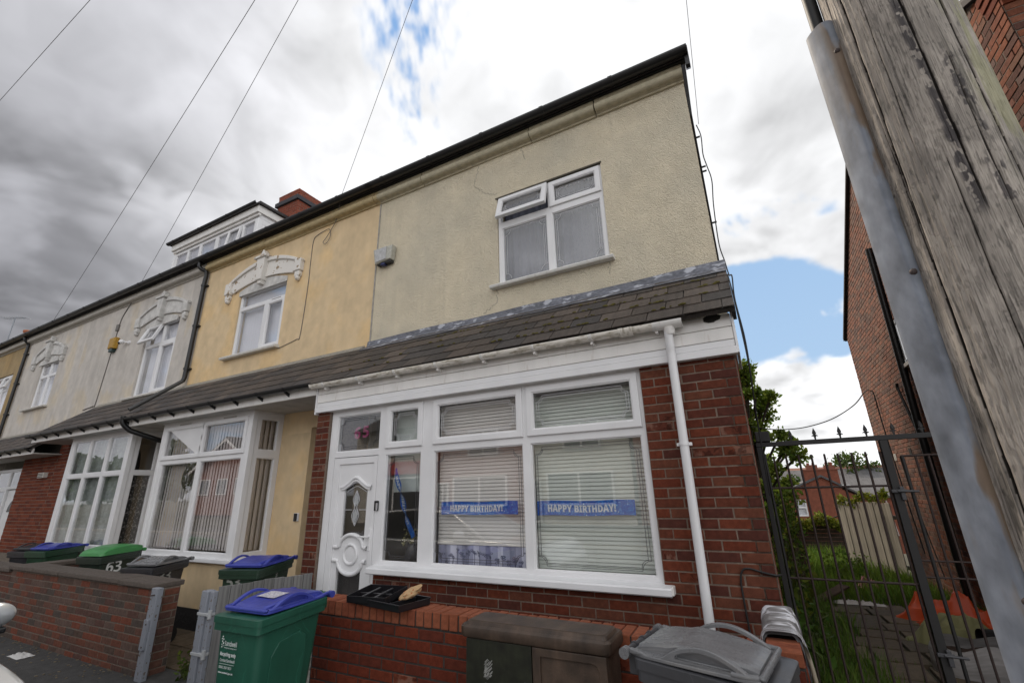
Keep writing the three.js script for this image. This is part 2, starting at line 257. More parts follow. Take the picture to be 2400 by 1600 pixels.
// hanging cloth with folds
function cloth(x0, x1, y0, y1, z, folds, amp, seed) {
  const R = rng(seed), ph = R() * 9;
  return grid(Math.round((x1 - x0) * 60), 6, (u, v) => { const x = lerp(x0, x1, u); return [x, lerp(y0, y1, v), z + amp * Math.sin(u * folds * 6.283 + ph + 0.6 * Math.sin(u * 7 + ph)) * (0.8 + 0.3 * Math.sin(v * 3 + u * 9))]; });
}
const slateMats = [[0.082, 0.062, 0.049], [0.104, 0.078, 0.061], [0.058, 0.047, 0.041], [0.090, 0.071, 0.059], [0.132, 0.102, 0.082], [0.070, 0.060, 0.056]].map((c) => mat(c, 0.62, { map: rep(tStreak, 1.6, 1.6), bumpMap: rep(bFine, 5), bumpScale: 0.002 }));
const SLATES = [1, 2, 3].map((s) => { const R = rng(s * 31), j = () => (R() - 0.5) * 0.006; const g = ext([[-0.149, -0.125 + j()], [-0.05, -0.125 + j()], [0.06, -0.125 + j()], [0.149, -0.125 + j()], [0.149, 0.11], [-0.149, 0.11]], [], 0, 0.008); return muv(g, 1, s * 0.37, s * 0.71); });
// slates on a slope that faces +z: from the eave (ze, ye) up to the wall (zt, yt)
function slateRoof(parent, x0, x1, ze, ye, zt, yt, courses, seed, { hip = 0, mats = slateMats, w = 0.302 } = {}) {
  const L = Math.hypot(zt - ze, yt - ye), ang = Math.atan2(yt - ye, ze - zt), R = rng(seed);
  const at = (s) => [ze + (zt - ze) * s / L, ye + (yt - ye) * s / L];
  const deckPts = hip ? [[x0, 0], [x1, 0], [x1, L], [x0 + hip, L]] : rect(x0, x1, 0, L);
  const deck = M('canopy_roof', ext(deckPts, [], -0.05, -0.008), slateMats[2], parent, [0, ye, ze]); deck.rotation.x = ang - Math.PI / 2;
  const e = L / courses;
  for (let k = 0; k < courses; k++) {
    const s = (k + 0.5) * e, left = x0 + (hip ? hip * (s / L) : 0);
    for (let x = x0 - (k % 2 ? w / 2 : 0); x < x1 - 0.02; x += w) {
      const a = Math.max(x, left), b = Math.min(x + w, x1); if (b - a < 0.05) continue;
      const m = M('slate', SLATES[Math.floor(R() * 3)], mats[Math.floor(R() * mats.length)], deck, [(a + b) / 2, s + (R() - 0.5) * 0.006, 0.002 + R() * 0.002]);
      m.scale.set((b - a) / w * 0.985, e / 0.205, 1); m.rotation.x = -0.038 + (R() - 0.5) * 0.008; m.rotation.z = (R() - 0.5) * 0.012;
    }
  }
  return deck;
}
function blackGutter(parent, x0, x1, zc, yc, r, step = 0.9, name = 'gutter') {
  const g = M(name, halfGutter(zc, yc, r, x0, x1), gutterBlack, parent);
  for (let x = x0 + 0.35; x < x1; x += step) M('gutter_joint', halfGutter(zc, yc + 0.002, r + 0.007, x - 0.025, x + 0.025), gutterBlack, g);
  return g;
}
const corniceProf = [[-0.72, 6.235], [-0.675, 6.235], [-0.672, 6.258], [-0.655, 6.262], ...Array.from({ length: 11 }, (_, i) => { const a = -1.9 + 2.9 * i / 10; return [-0.628 + 0.056 * Math.cos(a), 6.322 + 0.056 * Math.sin(a)]; }), [-0.605, 6.385], [-0.595, 6.395], [-0.595, 6.42], [-0.72, 6.42]];
function cornice(parent, x0, x1, m, seed) {
  const R = rng(seed); let x = x0;
  while (x < x1 - 0.05) { const w = Math.min(x1 - x, 0.82 + R() * 0.3), q = M('cornice_block', exX(corniceProf, 0.003, w - 0.003), m, parent, [x, (R() - 0.5) * 0.008, (R() - 0.5) * 0.008]); q.rotation.z = (R() - 0.5) * 0.004; x += w; }
}
const roofSlate = mat([0.055, 0.05, 0.05], 0.7, { map: rep(tStreak, 0.7), bumpMap: rep(bFine, 3), bumpScale: 0.003 });
const ridgeTile = mat([0.16, 0.07, 0.05], 0.8);
const MAIN = -0.7, EAVE = 6.45, RIDGEZ = -4.7, RIDGEY = 9.3;
function mainRoof(parent, x0, x1) {
  M('roof', [exX([[-0.52, EAVE - 0.03], [-0.52, EAVE + 0.03], [RIDGEZ, RIDGEY + 0.03], [RIDGEZ - 4.2, EAVE + 0.03], [RIDGEZ - 4.2, EAVE - 0.03], [RIDGEZ, RIDGEY - 0.05]], x0, x1)], roofSlate, parent);
  M('ridge', [exX([[RIDGEZ - 0.12, RIDGEY - 0.04], [RIDGEZ, RIDGEY + 0.10], [RIDGEZ + 0.12, RIDGEY - 0.04]], x0, x1)], ridgeTile, parent);
  M('eaves_board', bx(x0, x1, 6.425, 6.50, -0.62, -0.56), mat([0.01, 0.01, 0.01], 0.6), parent);
}
// the upper storey's shell: front wall with holes, party walls, rear wall
function shell(parent, x0, x1, holes, m, y0 = 0) {
  const w = M('wall', ext(rect(x0, x1, y0, 6.40), holes, MAIN - 0.24, MAIN), m, parent);
  const gp = [[MAIN - 0.24, 0], [MAIN - 0.24, 6.3], [RIDGEZ, RIDGEY - 0.1], [RIDGEZ - 4, 6.3], [RIDGEZ - 4, 0]];
  M('party_wall', exX(gp, x0, x0 + 0.1), mortarOld, parent); M('gable_wall', exX(gp, x1 - 0.1, x1), mortarOld, parent);
  M('rear_wall', bx(x0 + 0.1, x1 - 0.1, 0, 6.3, RIDGEZ - 4.1, RIDGEZ - 4), mortarOld, parent);
  return w;
}
// plaster hood over an upper window: arched band, raised rim, keystone with finial, corbel ends, tympanum
function hood(parent, cx, half, y, m, mTymp, inner) {
  const N = 24, arc = (hw, y0, rise, n = N) => Array.from({ length: n + 1 }, (_, i) => { const t = -1 + 2 * i / n; return [cx + hw * t, y0 + rise * (1 - t * t)]; });
  const o = arc(half, y + 0.25, 0.30), q = arc(half * 0.80, y + 0.07, 0.12);
  const h = M('window_hood', ext([...o, ...q.slice().reverse()], [], MAIN - 0.01, MAIN + 0.040, 0.008), m, parent);
  const rimO = arc(half + 0.035, y + 0.25, 0.335), rimI = arc(half - 0.02, y + 0.225, 0.275);
  M('hood_rim', ext([...rimO, ...rimI.slice().reverse()], [], MAIN, MAIN + 0.075, 0.012), m, h);
  for (const s of [-1, 1]) { const x = cx + s * half * 0.93; M('corbel', [rb(x - 0.085, x + 0.085, y + 0.06, y + 0.30, MAIN - 0.01, MAIN + 0.085, 0.015), rb(x - 0.065, x + 0.065, y - 0.05, y + 0.06, MAIN - 0.01, MAIN + 0.07, 0.02), new THREE.SphereGeometry(0.05, 10, 8).translate(x, y - 0.07, MAIN + 0.03)], m, h); }
  M('keystone', [ext([[cx - 0.075, y + 0.12], [cx + 0.075, y + 0.12], [cx + 0.12, y + 0.57], [cx - 0.12, y + 0.57]], [], MAIN, MAIN + 0.13, 0.012), ext([[cx - 0.045, y + 0.05], [cx + 0.045, y + 0.05], [cx + 0.06, y + 0.13], [cx - 0.06, y + 0.13]], [], MAIN, MAIN + 0.10, 0.012), rb(cx - 0.18, cx + 0.18, y + 0.57, y + 0.615, MAIN, MAIN + 0.16, 0.01), ext([[cx - 0.10, y + 0.615], [cx + 0.10, y + 0.615], [cx + 0.055, y + 0.70], [cx, y + 0.76], [cx - 0.055, y + 0.70]], [], MAIN, MAIN + 0.11, 0.012)], m, h);
  M('tympanum', ext([...arc(inner, y + 0.065, 0.115), [cx + inner, y - 0.03], [cx - inner, y - 0.03]], [], MAIN - 0.02, MAIN + 0.014), mTymp, h);
  return h;
}
// ------------------------------------------------------------------ ground, road, pavement
const asphalt = mat([0.075, 0.073, 0.071], 0.92, { map: rep(tGrit, 1.1), bumpMap: rep(bFine, 3.5), bumpScale: 0.004 });
const roadMat = mat([0.13, 0.129, 0.128], 0.92, { map: rep(tGrit, 0.8), bumpMap: rep(bFine, 3), bumpScale: 0.005 });
const soil = mat([0.055, 0.050, 0.028], 1, { map: rep(tMott, 0.8), bumpMap: rep(bWave, 1), bumpScale: 0.02 });
const groundY = (x, z) => (z > 2.63 ? -0.19 : z > -0.6 ? -0.012 : -0.012 - 0.36 * sstep(-0.6, -10, z) - 3.0 * sstep(-12, -36, z) - 0.02 * 0);
{
  const xs = [-420, -120, -60, -30, -18, -10, -5, -2.5, 0, 0.6, 1.2, 1.8, 2.5, 5, 10, 20, 40, 120, 420], zs = [-420, -160, -80, -50, -36, -32, -28, -24, -20, -16, -13, -10, -8, -6.5, -5, -4, -3, -2, -1.2, -0.6, 0, 1, 2.6, 2.64, 4, 10, 30, 80, 200, 420];
  const pos = [], idx = []; for (const z of zs) for (const x of xs) pos.push(x, groundY(x, z), z);
  for (let j = 0; j < zs.length - 1; j++) for (let i = 0; i < xs.length - 1; i++) { const a = j * xs.length + i; idx.push(a, a + xs.length, a + 1, a + 1, a + xs.length, a + xs.length + 1); }
  const g = new THREE.BufferGeometry(); g.setAttribute('position', new THREE.Float32BufferAttribute(pos, 3)); g.setIndex(idx); g.computeVertexNormals();
  struct(M('ground', muv(g), soil));
}
struct(M('pavement', bx(-70, 40, -0.15, 0.0, 0.70, 2.60), asphalt));
struct(M('road', bx(-90, 60, -0.18, -0.125, 2.73, 10.6), roadMat));
struct(M('far_pavement', bx(-90, 60, -0.18, 0.0, 10.74, 13), asphalt));
{ const k = struct(M('kerb', bx(-70, 40, -0.2, -0.02, 2.605, 2.62), concrete)); for (let i = 0; i < 26; i++) M('kerb_stone', i % 2 ? rb(0.005, 0.905, -0.2, 0.006, 2.61, 2.726, 0.015) : rb(0.005, 0.905, -0.2, 0.004, 2.61, 2.728, 0.018), concrete, k, [-14 + i * 0.912, 0, 0]); }
{ const k = struct(M('far_kerb', rb(-90, 60, -0.2, 0.005, 10.6, 10.74, 0.02), concrete)); }
const paveMat = [[0.125, 0.090, 0.056], [0.145, 0.106, 0.067], [0.105, 0.080, 0.053], [0.165, 0.120, 0.076]].map((c) => mat(c, 0.9, { map: rep(tGrit, 1.4), bumpMap: rep(bFine, 3), bumpScale: 0.004 }));
{ const y = struct(M('front_yard', bx(-9.4, -4.72, -0.1, -0.008, -0.69, 0.70), mat([0.05, 0.045, 0.036], 0.95, { map: rep(tGrit, 2) }))); const R = rng(5);
  for (let i = 0; i < 8; i++) for (let j = 0; j < 3; j++) M('paving_slab', rb(0.006, 0.56, -0.04, 0.006 + R() * 0.006, 0.006, 0.44, 0.008, 1), paveMat[Math.floor(R() * 4)], y, [-9.35 + i * 0.572, 0, -0.66 + j * 0.452]); }
struct(M('front_garden', bx(-4.66, 0.0, -0.1, 0.0, 0.02, 0.70), concrete));
// the alley's slabs, pushed about by roots
{ const R = rng(77), p = struct(M('alley_path', grid(4, 20, (u, v) => { const z = lerp(-1.2, -6.4, v), x = lerp(0.35, 1.75, u); return [x, groundY(x, z) + 0.006, z]; }), soil));
  for (let j = 0; j < 10; j++) for (let i = 0; i < 3; i++) { const z = -1.15 - j * 0.5, x = 0.42 + i * 0.46 + (j % 2) * 0.1; const s = M('paving_slab', rb(-0.212, 0.212, -0.03, 0.03, -0.230, 0.230, 0.010, 1), paveMat[Math.floor(R() * 4)], p, [x + (R() - 0.5) * 0.02, groundY(x, z) + 0.010 + R() * 0.012, z]); s.rotation.set((R() - 0.5) * 0.04 - Math.atan((groundY(x, z + 0.2) - groundY(x, z - 0.2)) / 0.4), (R() - 0.5) * 0.05, (R() - 0.5) * 0.04); } }
// ------------------------------------------------------------------ the end terrace, number 65
const tRender65 = tex(1024, 512, (u, v) => {          // weathered cream paint on pebbledash, with stains and hairline cracks
  const x = u * 4.8, y = v * 3.9, m = fbm(u * 9, v * 7, 6, 201), s = fbm(u * 60, v * 5, 4, 207), b = fbm(u * 30, v * 24, 4, 211);
  let k = 0.93 + 0.10 * (m - 0.5) + 0.03 * (s - 0.5) + 0.08 * (b - 0.5);
  const drip = sstep(0.60, 0.78, fbm(u * 70, v * 2.2, 3, 219)) * sstep(0.45, 0.62, m);
  k -= 0.02 * drip;
  const crack = (x0, y0, x1, y1, w, sd) => { const t = clamp(((x - x0) * (x1 - x0) + (y - y0) * (y1 - y0)) / ((x1 - x0) ** 2 + (y1 - y0) ** 2)); const off = 0.06 * (fbm(t * 14, sd, 3, sd) - 0.5) * Math.sin(t * Math.PI); const nx = y1 - y0, ny = x0 - x1, L = Math.hypot(nx, ny); const px = lerp(x0, x1, t) + off * nx / L, py = lerp(y0, y1, t) + off * ny / L; return Math.hypot(x - px, y - py) < w ? 1 : 0; };
  const c = crack(1.95, 3.62, 1.86, 3.30, 0.006, 3) + crack(1.86, 3.30, 2.05, 3.10, 0.006, 5) + crack(2.05, 3.10, 2.24, 3.02, 0.006, 6) + crack(2.62, 3.70, 2.70, 3.42, 0.006, 7) + crack(2.22, 1.62, 2.22, 1.38, 0.006, 8) + crack(2.22, 1.38, 2.02, 1.27, 0.007, 9) + crack(3.70, 1.62, 3.70, 1.40, 0.006, 10);
  k *= c ? 0.80 : 1;
  return [0.885 * k, 0.850 * k * (1 - 0.02 * m), 0.765 * k * (1 - 0.05 * m)];
});
const W65 = rep(tRender65, 1 / 4.8, 1 / 3.9, 4.8 / 4.8, -2.6 / 3.9);
const render65 = mat([1, 1, 1], 0.93, { map: W65, bumpMap: rep(bPebble, 1.55), bumpScale: 0.009 });
const H65 = G('terraced_house', 'end terrace with cream pebbledash upper wall and red brick shop-like front', 'house', [0, 0, 0], 0, 'houses of the terrace');
{
  const h = H65, X0 = -4.75, X1 = 0.012;
  shell(h, X0, X1, [rect(-2.555, -1.075, 4.215, 5.535), rect(-4.6, -0.2, 2.70, 2.9)], render65, 2.66);
  mainRoof(h, X0, X1 + 0.06);
  const cornM = mat([0.60, 0.54, 0.39], 0.85, { map: rep(tMott, 2), bumpMap: rep(bFine, 4), bumpScale: 0.002 });
  cornice(h, X0 + 0.02, X1 + 0.01, cornM, 12);
  blackGutter(h, X0 - 0.1, X1 + 0.10, -0.470, 6.485, 0.066, 0.93, 'eaves_gutter');
  M('gutter_end_bracket', [ext([[-0.04, 6.28], [0.0, 6.30], [0.02, 6.42], [0.06, 6.52], [-0.14, 6.52], [-0.14, 6.36]], [], 0, 0.05, 0.004).rotateY(-Math.PI / 2).translate(0.12, 0, -0.52)], gutterBlack, h);
  // party seam: pale bead between the two paints
  M('party_seam', ext([[-4.768, 3.80], [-4.742, 3.80], [-4.735, 6.25], [-4.758, 6.25]], [], MAIN - 0.01, MAIN + 0.012, 0.004), mat([0.42, 0.40, 0.36], 0.9, { map: rep(tMott, 3) }), h);
  // upper window
  room(h, -2.75, -0.9, 4.0, 5.7, -3.2, MAIN - 0.25, mat([0.40, 0.38, 0.35], 0.9));
  win(h, rect(-2.550, -1.080, 4.218, 5.530), [
    { r: [-2.462, -1.862, 5.205, 5.452], sash: 1, open: 0.30, lead: 'white' }, { r: [-1.722, -1.162, 5.205, 5.452], sash: 1, lead: 'white' },
    { r: [-2.488, -1.842, 4.262, 5.052], lead: 'white', sides: 1 }, { r: [-1.762, -1.130, 4.262, 5.052], lead: 'white', sides: 1 }], { pos: [0, 0, MAIN - 0.02] });
  M('window_sill', exX([[-0.72, 4.165], [-0.615, 4.165], [-0.605, 4.19], [-0.615, 4.205], [-0.75, 4.225]], -2.64, -1.02), mat([0.72, 0.715, 0.70], 0.6, { map: rep(tSoft, 1.5) }), h);
  M('head_dark_strip', ext(rect(-2.575, -1.06, 5.533, 5.552), [], MAIN - 0.05, MAIN + 0.012), mat([0.09, 0.08, 0.06], 0.9), h);  // dark strip along the window head, slightly proud of the wall
  // canopy roof and lead flashing
  slateRoof(h, X0 - 0.10, 0.07, 0.165, 3.045, -0.60, 3.71, 5, 41);
  const leadTex = tex(1024, 256, (u, v) => { const a = fbm(u * 15, v * 4, 6, 401), b = fbm(u * 50, v * 14, 4, 405), s = fbm(u * 8, v * 2, 3, 409); const w = sstep(0.54, 0.66, a * 0.75 + b * 0.25) * sstep(0.36, 0.55, s), k = 0.40 + 0.22 * (b - 0.5) + 0.16 * (s - 0.5); return [lerp(k, 0.74, w * 0.8), lerp(k * 1.02, 0.75, w * 0.8), lerp(k * 1.10, 0.78, w * 0.8)]; });
  const leadM = mat([1, 1, 1], 0.6, { map: leadTex, metalness: 0.15 });
  let xa = X0 - 0.02; [[-3.10, 0.004], [-1.56, 0.0], [0.075, 0.005]].forEach(([xb, dz], i) => {
    const wv = (x, y) => 0.012 * (fbm(x * 5, y * 5, 3, 60 + i) - 0.5), a0 = xa - 0.02, b0 = xb;
    const s = grid(40, 6, (u, v) => { const x = lerp(a0, b0, u), n = wv(x, v * 0.3); return v < 0.55 ? [x, lerp(3.85, 3.76, v / 0.55) + 0.008 * Math.sin(x * 3 + i), -0.692 + dz + 0.02 * (v / 0.55) + n] : [x, lerp(3.76, 3.648, (v - 0.55) / 0.45), lerp(-0.672, -0.500, (v - 0.55) / 0.45) + dz + n]; });
    M('lead_flashing', s, leadM, h); xa = xb;
  });
  const moss = mat([0.10, 0.085, 0.02], 1), RM = rng(9), mg = [];
  for (let i = 0; i < 240; i++) { const k = Math.floor(RM() * 4), x = -4.6 + 4.6 * Math.pow(RM(), 0.6), s = (k + 1) / 5; if (fbm(x * 3, k, 3, 2) < 0.42) continue; const q = new THREE.IcosahedronGeometry(0.006 + 0.014 * RM(), 0); q.scale(1.7, 0.7, 1); q.translate(x, lerp(3.06, 3.71, s) - 0.006 + RM() * 0.012, lerp(0.17, -0.60, s) + 0.012); mg.push(q); }
  stuff(M('moss', mg, moss, h));
  M('verge_board', ext([[-0.16, 3.0], [0.62, 3.64], [0.68, 3.64], [0.68, 3.52], [0.0, 2.98]], [], 0, 0.03).rotateY(Math.PI / 2).translate(0.04, 0, 0), mat([0.02, 0.02, 0.02], 0.7), h);
  M('soffit_board', [bx(X0 - 0.09, 0.02, 2.684, 2.70, -0.55, 0.04)], upvcDirty, h);
  // white clad fascia
  M('fascia_trim', rb(-4.84, 0.028, 2.685, 2.748, 0.0, 0.062, 0.006), upvc, h);
  for (const [a, b] of [[2.751, 2.806], [2.810, 2.915], [2.919, 3.03]]) M('fascia_board', rb(-4.82, 0.022, a, b, -0.02, 0.050, 0.005), a < 2.8 ? upvc : upvcDirty, h);
  M('fascia_end_cap', [rb(-4.845, -4.822, 2.665, 3.035, -0.05, 0.060, 0.004), rb(0.024, 0.044, 2.69, 3.05, -0.60, 0.056, 0.004)], upvc, h);
  { const R = rng(4), pts = []; for (let i = 0; i < 22; i++) { const a = i / 22 * 6.283, r = 1 + 0.30 * (R() - 0.5); pts.push([-0.115 + 0.066 * r * Math.cos(a), 3.005 + 0.034 * r * Math.sin(a) + (Math.cos(a) > 0.3 ? 0.010 : 0)]); } M('broken_board', ext(pts, [], 0.046, 0.054, 0.002), darkVoid, h); }
  // white gutter with brackets and downpipe
  const gut = M('gutter', halfGutter(0.128, 3.035, 0.052, 0, 4.50), upvcGrime, h, [-4.862, 0, 0]); gut.rotation.z = -0.004;
  { const a = gut.geometry.attributes, n = a.position.count; for (let i = 0; i < n; i++) a.uv.setXY(i, a.position.getX(i) / 4.5, clamp((a.position.getY(i) - 2.98) / 0.06)); }
  for (let i = 0; i < 8; i++) M('gutter_bracket', [halfGutter(0.128, 3.035, 0.0555, 0.22 + i * 0.58, 0.25 + i * 0.58), bx(0.225 + i * 0.58, 0.245 + i * 0.58, 2.955, 2.985, 0.05, 0.128)], upvcDirty, gut);
  M('gutter_union', [halfGutter(0.128, 3.035, 0.064, 3.98, 4.02), halfGutter(0.128, 3.035, 0.064, 4.06, 4.10), halfGutter(0.128, 3.035, 0.060, 4.02, 4.06)], upvcGrime, gut);
  M('gutter_stop_end', [ext(Array.from({ length: 13 }, (_, i) => [0.056 * Math.cos(Math.PI + Math.PI * i / 12), 0.056 * Math.sin(Math.PI + Math.PI * i / 12)]), [], -0.006, 0.006).rotateY(Math.PI / 2).translate(0, 3.035, 0.128)], upvcGrime, gut);
  M('gutter_outlet', [halfGutter(0.128, 3.034, 0.060, 4.27, 4.51), cyl([4.40, 2.99, 0.128], [4.40, 2.93, 0.118], 0.047, 0.040, 18)], upvcDirty, gut);
  const dp = M('downpipe', [tube([[-0.462, 2.975, 0.128], [-0.463, 2.90, 0.118], [-0.465, 2.80, 0.105], [-0.466, 2.6, 0.098], [-0.470, 1.4, 0.092], [-0.474, 0.02, 0.09]], 0.0345, 60, 18)], upvc, h);
  M('pipe_clip', [cyl([-0.468, 1.995, 0.094], [-0.468, 2.02, 0.094], 0.039, 0.039, 18), rb(-0.525, -0.411, 1.992, 2.018, 0.05, 0.088, 0.004)], upvc, dp);
  // brick front of the ground floor
  const right = M('wall', bx(-0.765, 0.0, 0, 2.70, -0.30, 0), mortar65, h), low = M('wall', bx(-3.73, -0.767, 0, 0.93, -0.30, -0.001), mortar65, h), left = M('wall', bx(-4.84, -4.612, 0, 2.70, -0.65, 0), mortar65, h);
  bricks(right, 0.03, 2.70, () => [[-0.765, 0.0]], brick65Worn, { seed: 3, limit: 220, shift: -0.09 });
  bricks(low, 0.03, 0.93, () => [[-3.73, -0.765]], brick65Worn, { seed: 4, limit: 90, shift: -0.09, skip: (e) => e.y < 0.5 });
  bricks(left, 0.03, 2.70, () => [[-4.84, -4.612]], brick65Worn, { seed: 5, limit: 90, shift: -0.115 });
  const side = M('wall', bx(-0.2, 8.6, 0, 2.9, -0.12, 0), mortar65, h, [0.004, 0, -0.2]); side.rotation.y = Math.PI / 2;
  bricks(side, 0.03, 2.70, () => [[-0.2, 1.2]], brick65, { seed: 6, limit: 0 });
  M('room_lining', [bx(-4.55, -0.15, 0.0, 0.03, -3, -0.3), bx(-4.55, -0.15, 2.72, 2.76, -3, -0.12), bx(-4.6, -0.15, 0, 2.76, -3.05, -3), bx(-4.6, -4.55, 0, 2.76, -3, -0.66), bx(-0.2, -0.15, 0, 2.76, -3, -0.3)], mat([0.38, 0.35, 0.32], 0.9), h);
  // the long window with the door
  const FR = [[-4.605, 0.04], [-3.735, 0.04], [-3.735, 0.968], [-0.768, 0.968], [-0.768, 2.700], [-4.605, 2.700]];
  win(h, FR, [
    { r: [-4.492, -3.802, 2.186, 2.614], lead: 'dark' }, { r: [-3.628, -3.226, 2.243, 2.600], sash: 1, lead: 'white' }, { r: [-2.962, -2.000, 2.243, 2.600], sash: 1, lead: 'white' }, { r: [-1.828, -0.860, 2.243, 2.600], sash: 1, lead: 'white' },
    { r: [-3.675, -3.185, 1.020, 2.112], lead: 'dark' }, { r: [-3.006, -1.950, 1.023, 2.112], lead: 'dark' }, { r: [-1.866, -0.820, 1.026, 2.112], lead: 'dark' }],
  { pos: [0, 0, -0.03], depth: 0.08, name: 'window', extraHoles: [rect(-4.503, -3.797, 0.09, 2.118)] });
  M('window_sill', exX([[-0.05, 0.930], [0.088, 0.915], [0.10, 0.925], [0.10, 0.965], [0.092, 0.976], [-0.03, 0.990], [-0.05, 0.985]], -3.745, -0.705), upvc, h);
  M('sill_end', rb(-0.712, -0.688, 0.925, 0.985, 0.0, 0.085, 0.006), upvcDirty, h);
  // the door
  const D = -0.034, arc = (cx, cy, rx, ry, a0, a1, n) => Array.from({ length: n + 1 }, (_, i) => { const a = lerp(a0, a1, i / n); return [cx + rx * Math.cos(a), cy + ry * Math.sin(a)]; });
  const cx = -4.123, PI = Math.PI;
  const gTop = [[-4.307, 1.755], [-4.27, 1.765], [-4.20, 1.80], [-4.16, 1.817], [cx, 1.823], [-4.085, 1.817], [-4.045, 1.80], [-3.975, 1.765], [-3.938, 1.755], [-3.946, 1.195], [-3.960, 1.205], ...arc(cx, 1.14, 0.165, 0.145, 0.35, PI - 0.35, 14), [-4.289, 1.205], [-4.304, 1.195]];
  const gLow = [[-4.328, 0.94], ...arc(cx, 1.02, 0.19, 0.165, PI + 0.5, 2 * PI - 0.5, 14), [-3.966, 0.94], [-3.966, 0.30], [-4.328, 0.30]];
  const leaf = M('door', ext(rect(-4.497, -3.803, 0.10, 2.112), [gTop, gLow], D - 0.05, D - 0.012, 0.004), upvc, h);
  M('door_frame_rail', [ext(rect(-4.497, -3.803, 0.10, 2.112), [rect(-4.402, -3.858, 0.2, 2.036)], D - 0.02, D + 0.004, 0.006)], upvc, leaf);
  const outlineTube = (pts, r, z) => tube(pts.map(([x, y]) => [x, y, z]), r, pts.length * 5, 8, 0.3);
  M('moulding', [outlineTube([[-4.36, 1.775], [-4.30, 1.785], [-4.22, 1.83], [-4.17, 1.868], [cx, 1.880], [-4.075, 1.868], [-4.02, 1.83], [-3.94, 1.785], [-3.875, 1.775]], 0.020, D - 0.008), outlineTube([[-4.345, 1.750], [-4.29, 1.762], [-4.21, 1.805], [-4.165, 1.838], [cx, 1.846], [-4.08, 1.838], [-4.03, 1.805], [-3.95, 1.762], [-3.89, 1.750]], 0.014, D - 0.010)], upvc, leaf);
  M('moulding', [outlineTube([[-4.385, 1.140], [-4.31, 1.145], ...arc(cx, 1.13, 0.185, 0.14, PI - 0.15, 0.15, 10), [-3.93, 1.145], [-3.885, 1.140]], 0.022, D - 0.006), outlineTube([[-4.385, 1.005], [-4.31, 1.0], ...arc(cx, 1.01, 0.185, 0.14, PI + 0.15, 2 * PI - 0.15, 10), [-3.93, 1.0], [-3.885, 1.005]], 0.022, D - 0.006)], upvc, leaf);
  M('moulding', [new THREE.TorusGeometry(0.098, 0.018, 10, 36).translate(cx, 1.072, D - 0.006), new THREE.SphereGeometry(0.085, 24, 10).scale(1, 1, 0.12).translate(cx, 1.072, D - 0.010)], upvc, leaf);
  M('pane', ext(gTop, [], D - 0.040, D - 0.036), glass, leaf); M('pane', ext(gLow, [], D - 0.040, D - 0.036), glass, leaf);
  { const o = [], l = (pts) => o.push(tube(pts.map(([x, y]) => [x, y, D - 0.033]), 0.0035, pts.length * 4, 5, 0.4)); l([[-4.28, 1.72], [-4.2, 1.76], [cx, 1.785], [-4.045, 1.76], [-3.965, 1.72]]); for (const k of [1, 0.62]) for (const s of [-1, 1]) l([[cx, 1.74 - 0.03 * (1 - k)], [cx + s * 0.05 * k, 1.64], [cx + s * 0.015, 1.56], [cx + s * 0.055 * k, 1.47], [cx, 1.36 + 0.05 * (1 - k)]]); l([[-4.30, 1.53], [-4.18, 1.53]]); l([[-4.07, 1.53], [-3.945, 1.53]]); M('lead_strip', o, leadWhite, leaf); }
  M('bevelled_glass_motif', [ext([[cx, 1.71], [cx + 0.035, 1.63], [cx, 1.56], [cx - 0.035, 1.63]], [], D - 0.036, D - 0.028, 0.003), ext([[cx, 1.54], [cx + 0.04, 1.47], [cx, 1.40], [cx - 0.04, 1.47]], [], D - 0.036, D - 0.028, 0.003)], phy([0.75, 0.78, 0.8], 0.08, { transmission: 0.6, thickness: 0 }), leaf);
  M('door_back_curtain', bx(-4.48, -3.82, 0.15, 2.08, D - 0.16, D - 0.15), mat([0.045, 0.035, 0.034], 0.9, { map: rep(tMott, 2.5) }), leaf);
  M('handle', [rb(-3.862, -3.832, 1.115, 1.345, D, D + 0.012, 0.005), cyl([-3.848, 1.258, D], [-3.848, 1.258, D + 0.05], 0.010), rb(-3.985, -3.838, 1.247, 1.268, D + 0.036, D + 0.052, 0.007), cyl([-3.847, 1.165, D + 0.008], [-3.847, 1.165, D + 0.016], 0.009)], upvc, leaf);
  M('threshold', rb(-4.6, -3.74, 0.0, 0.05, -0.1, 0.12, 0.01), concrete, h);
  rebase(h, -2.36, 0, -0.7);
}
tag(M('net_curtain', cloth(-2.53, -1.84, 4.23, 5.50, MAIN - 0.17, 6, 0.022, 31), mat([0.075, 0.08, 0.105], 0.9, { side: THREE.DoubleSide })), 'grey net curtain behind the opened sash of the cream wall window', 'curtain', 'net curtains of the terrace');
tag(M('net_curtain', cloth(-1.78, -1.10, 4.23, 5.50, MAIN - 0.17, 5, 0.026, 32), mat([0.065, 0.07, 0.095], 0.9, { side: THREE.DoubleSide })), 'grey draped curtain behind the closed sash of the cream wall window', 'curtain', 'net curtains of the terrace');
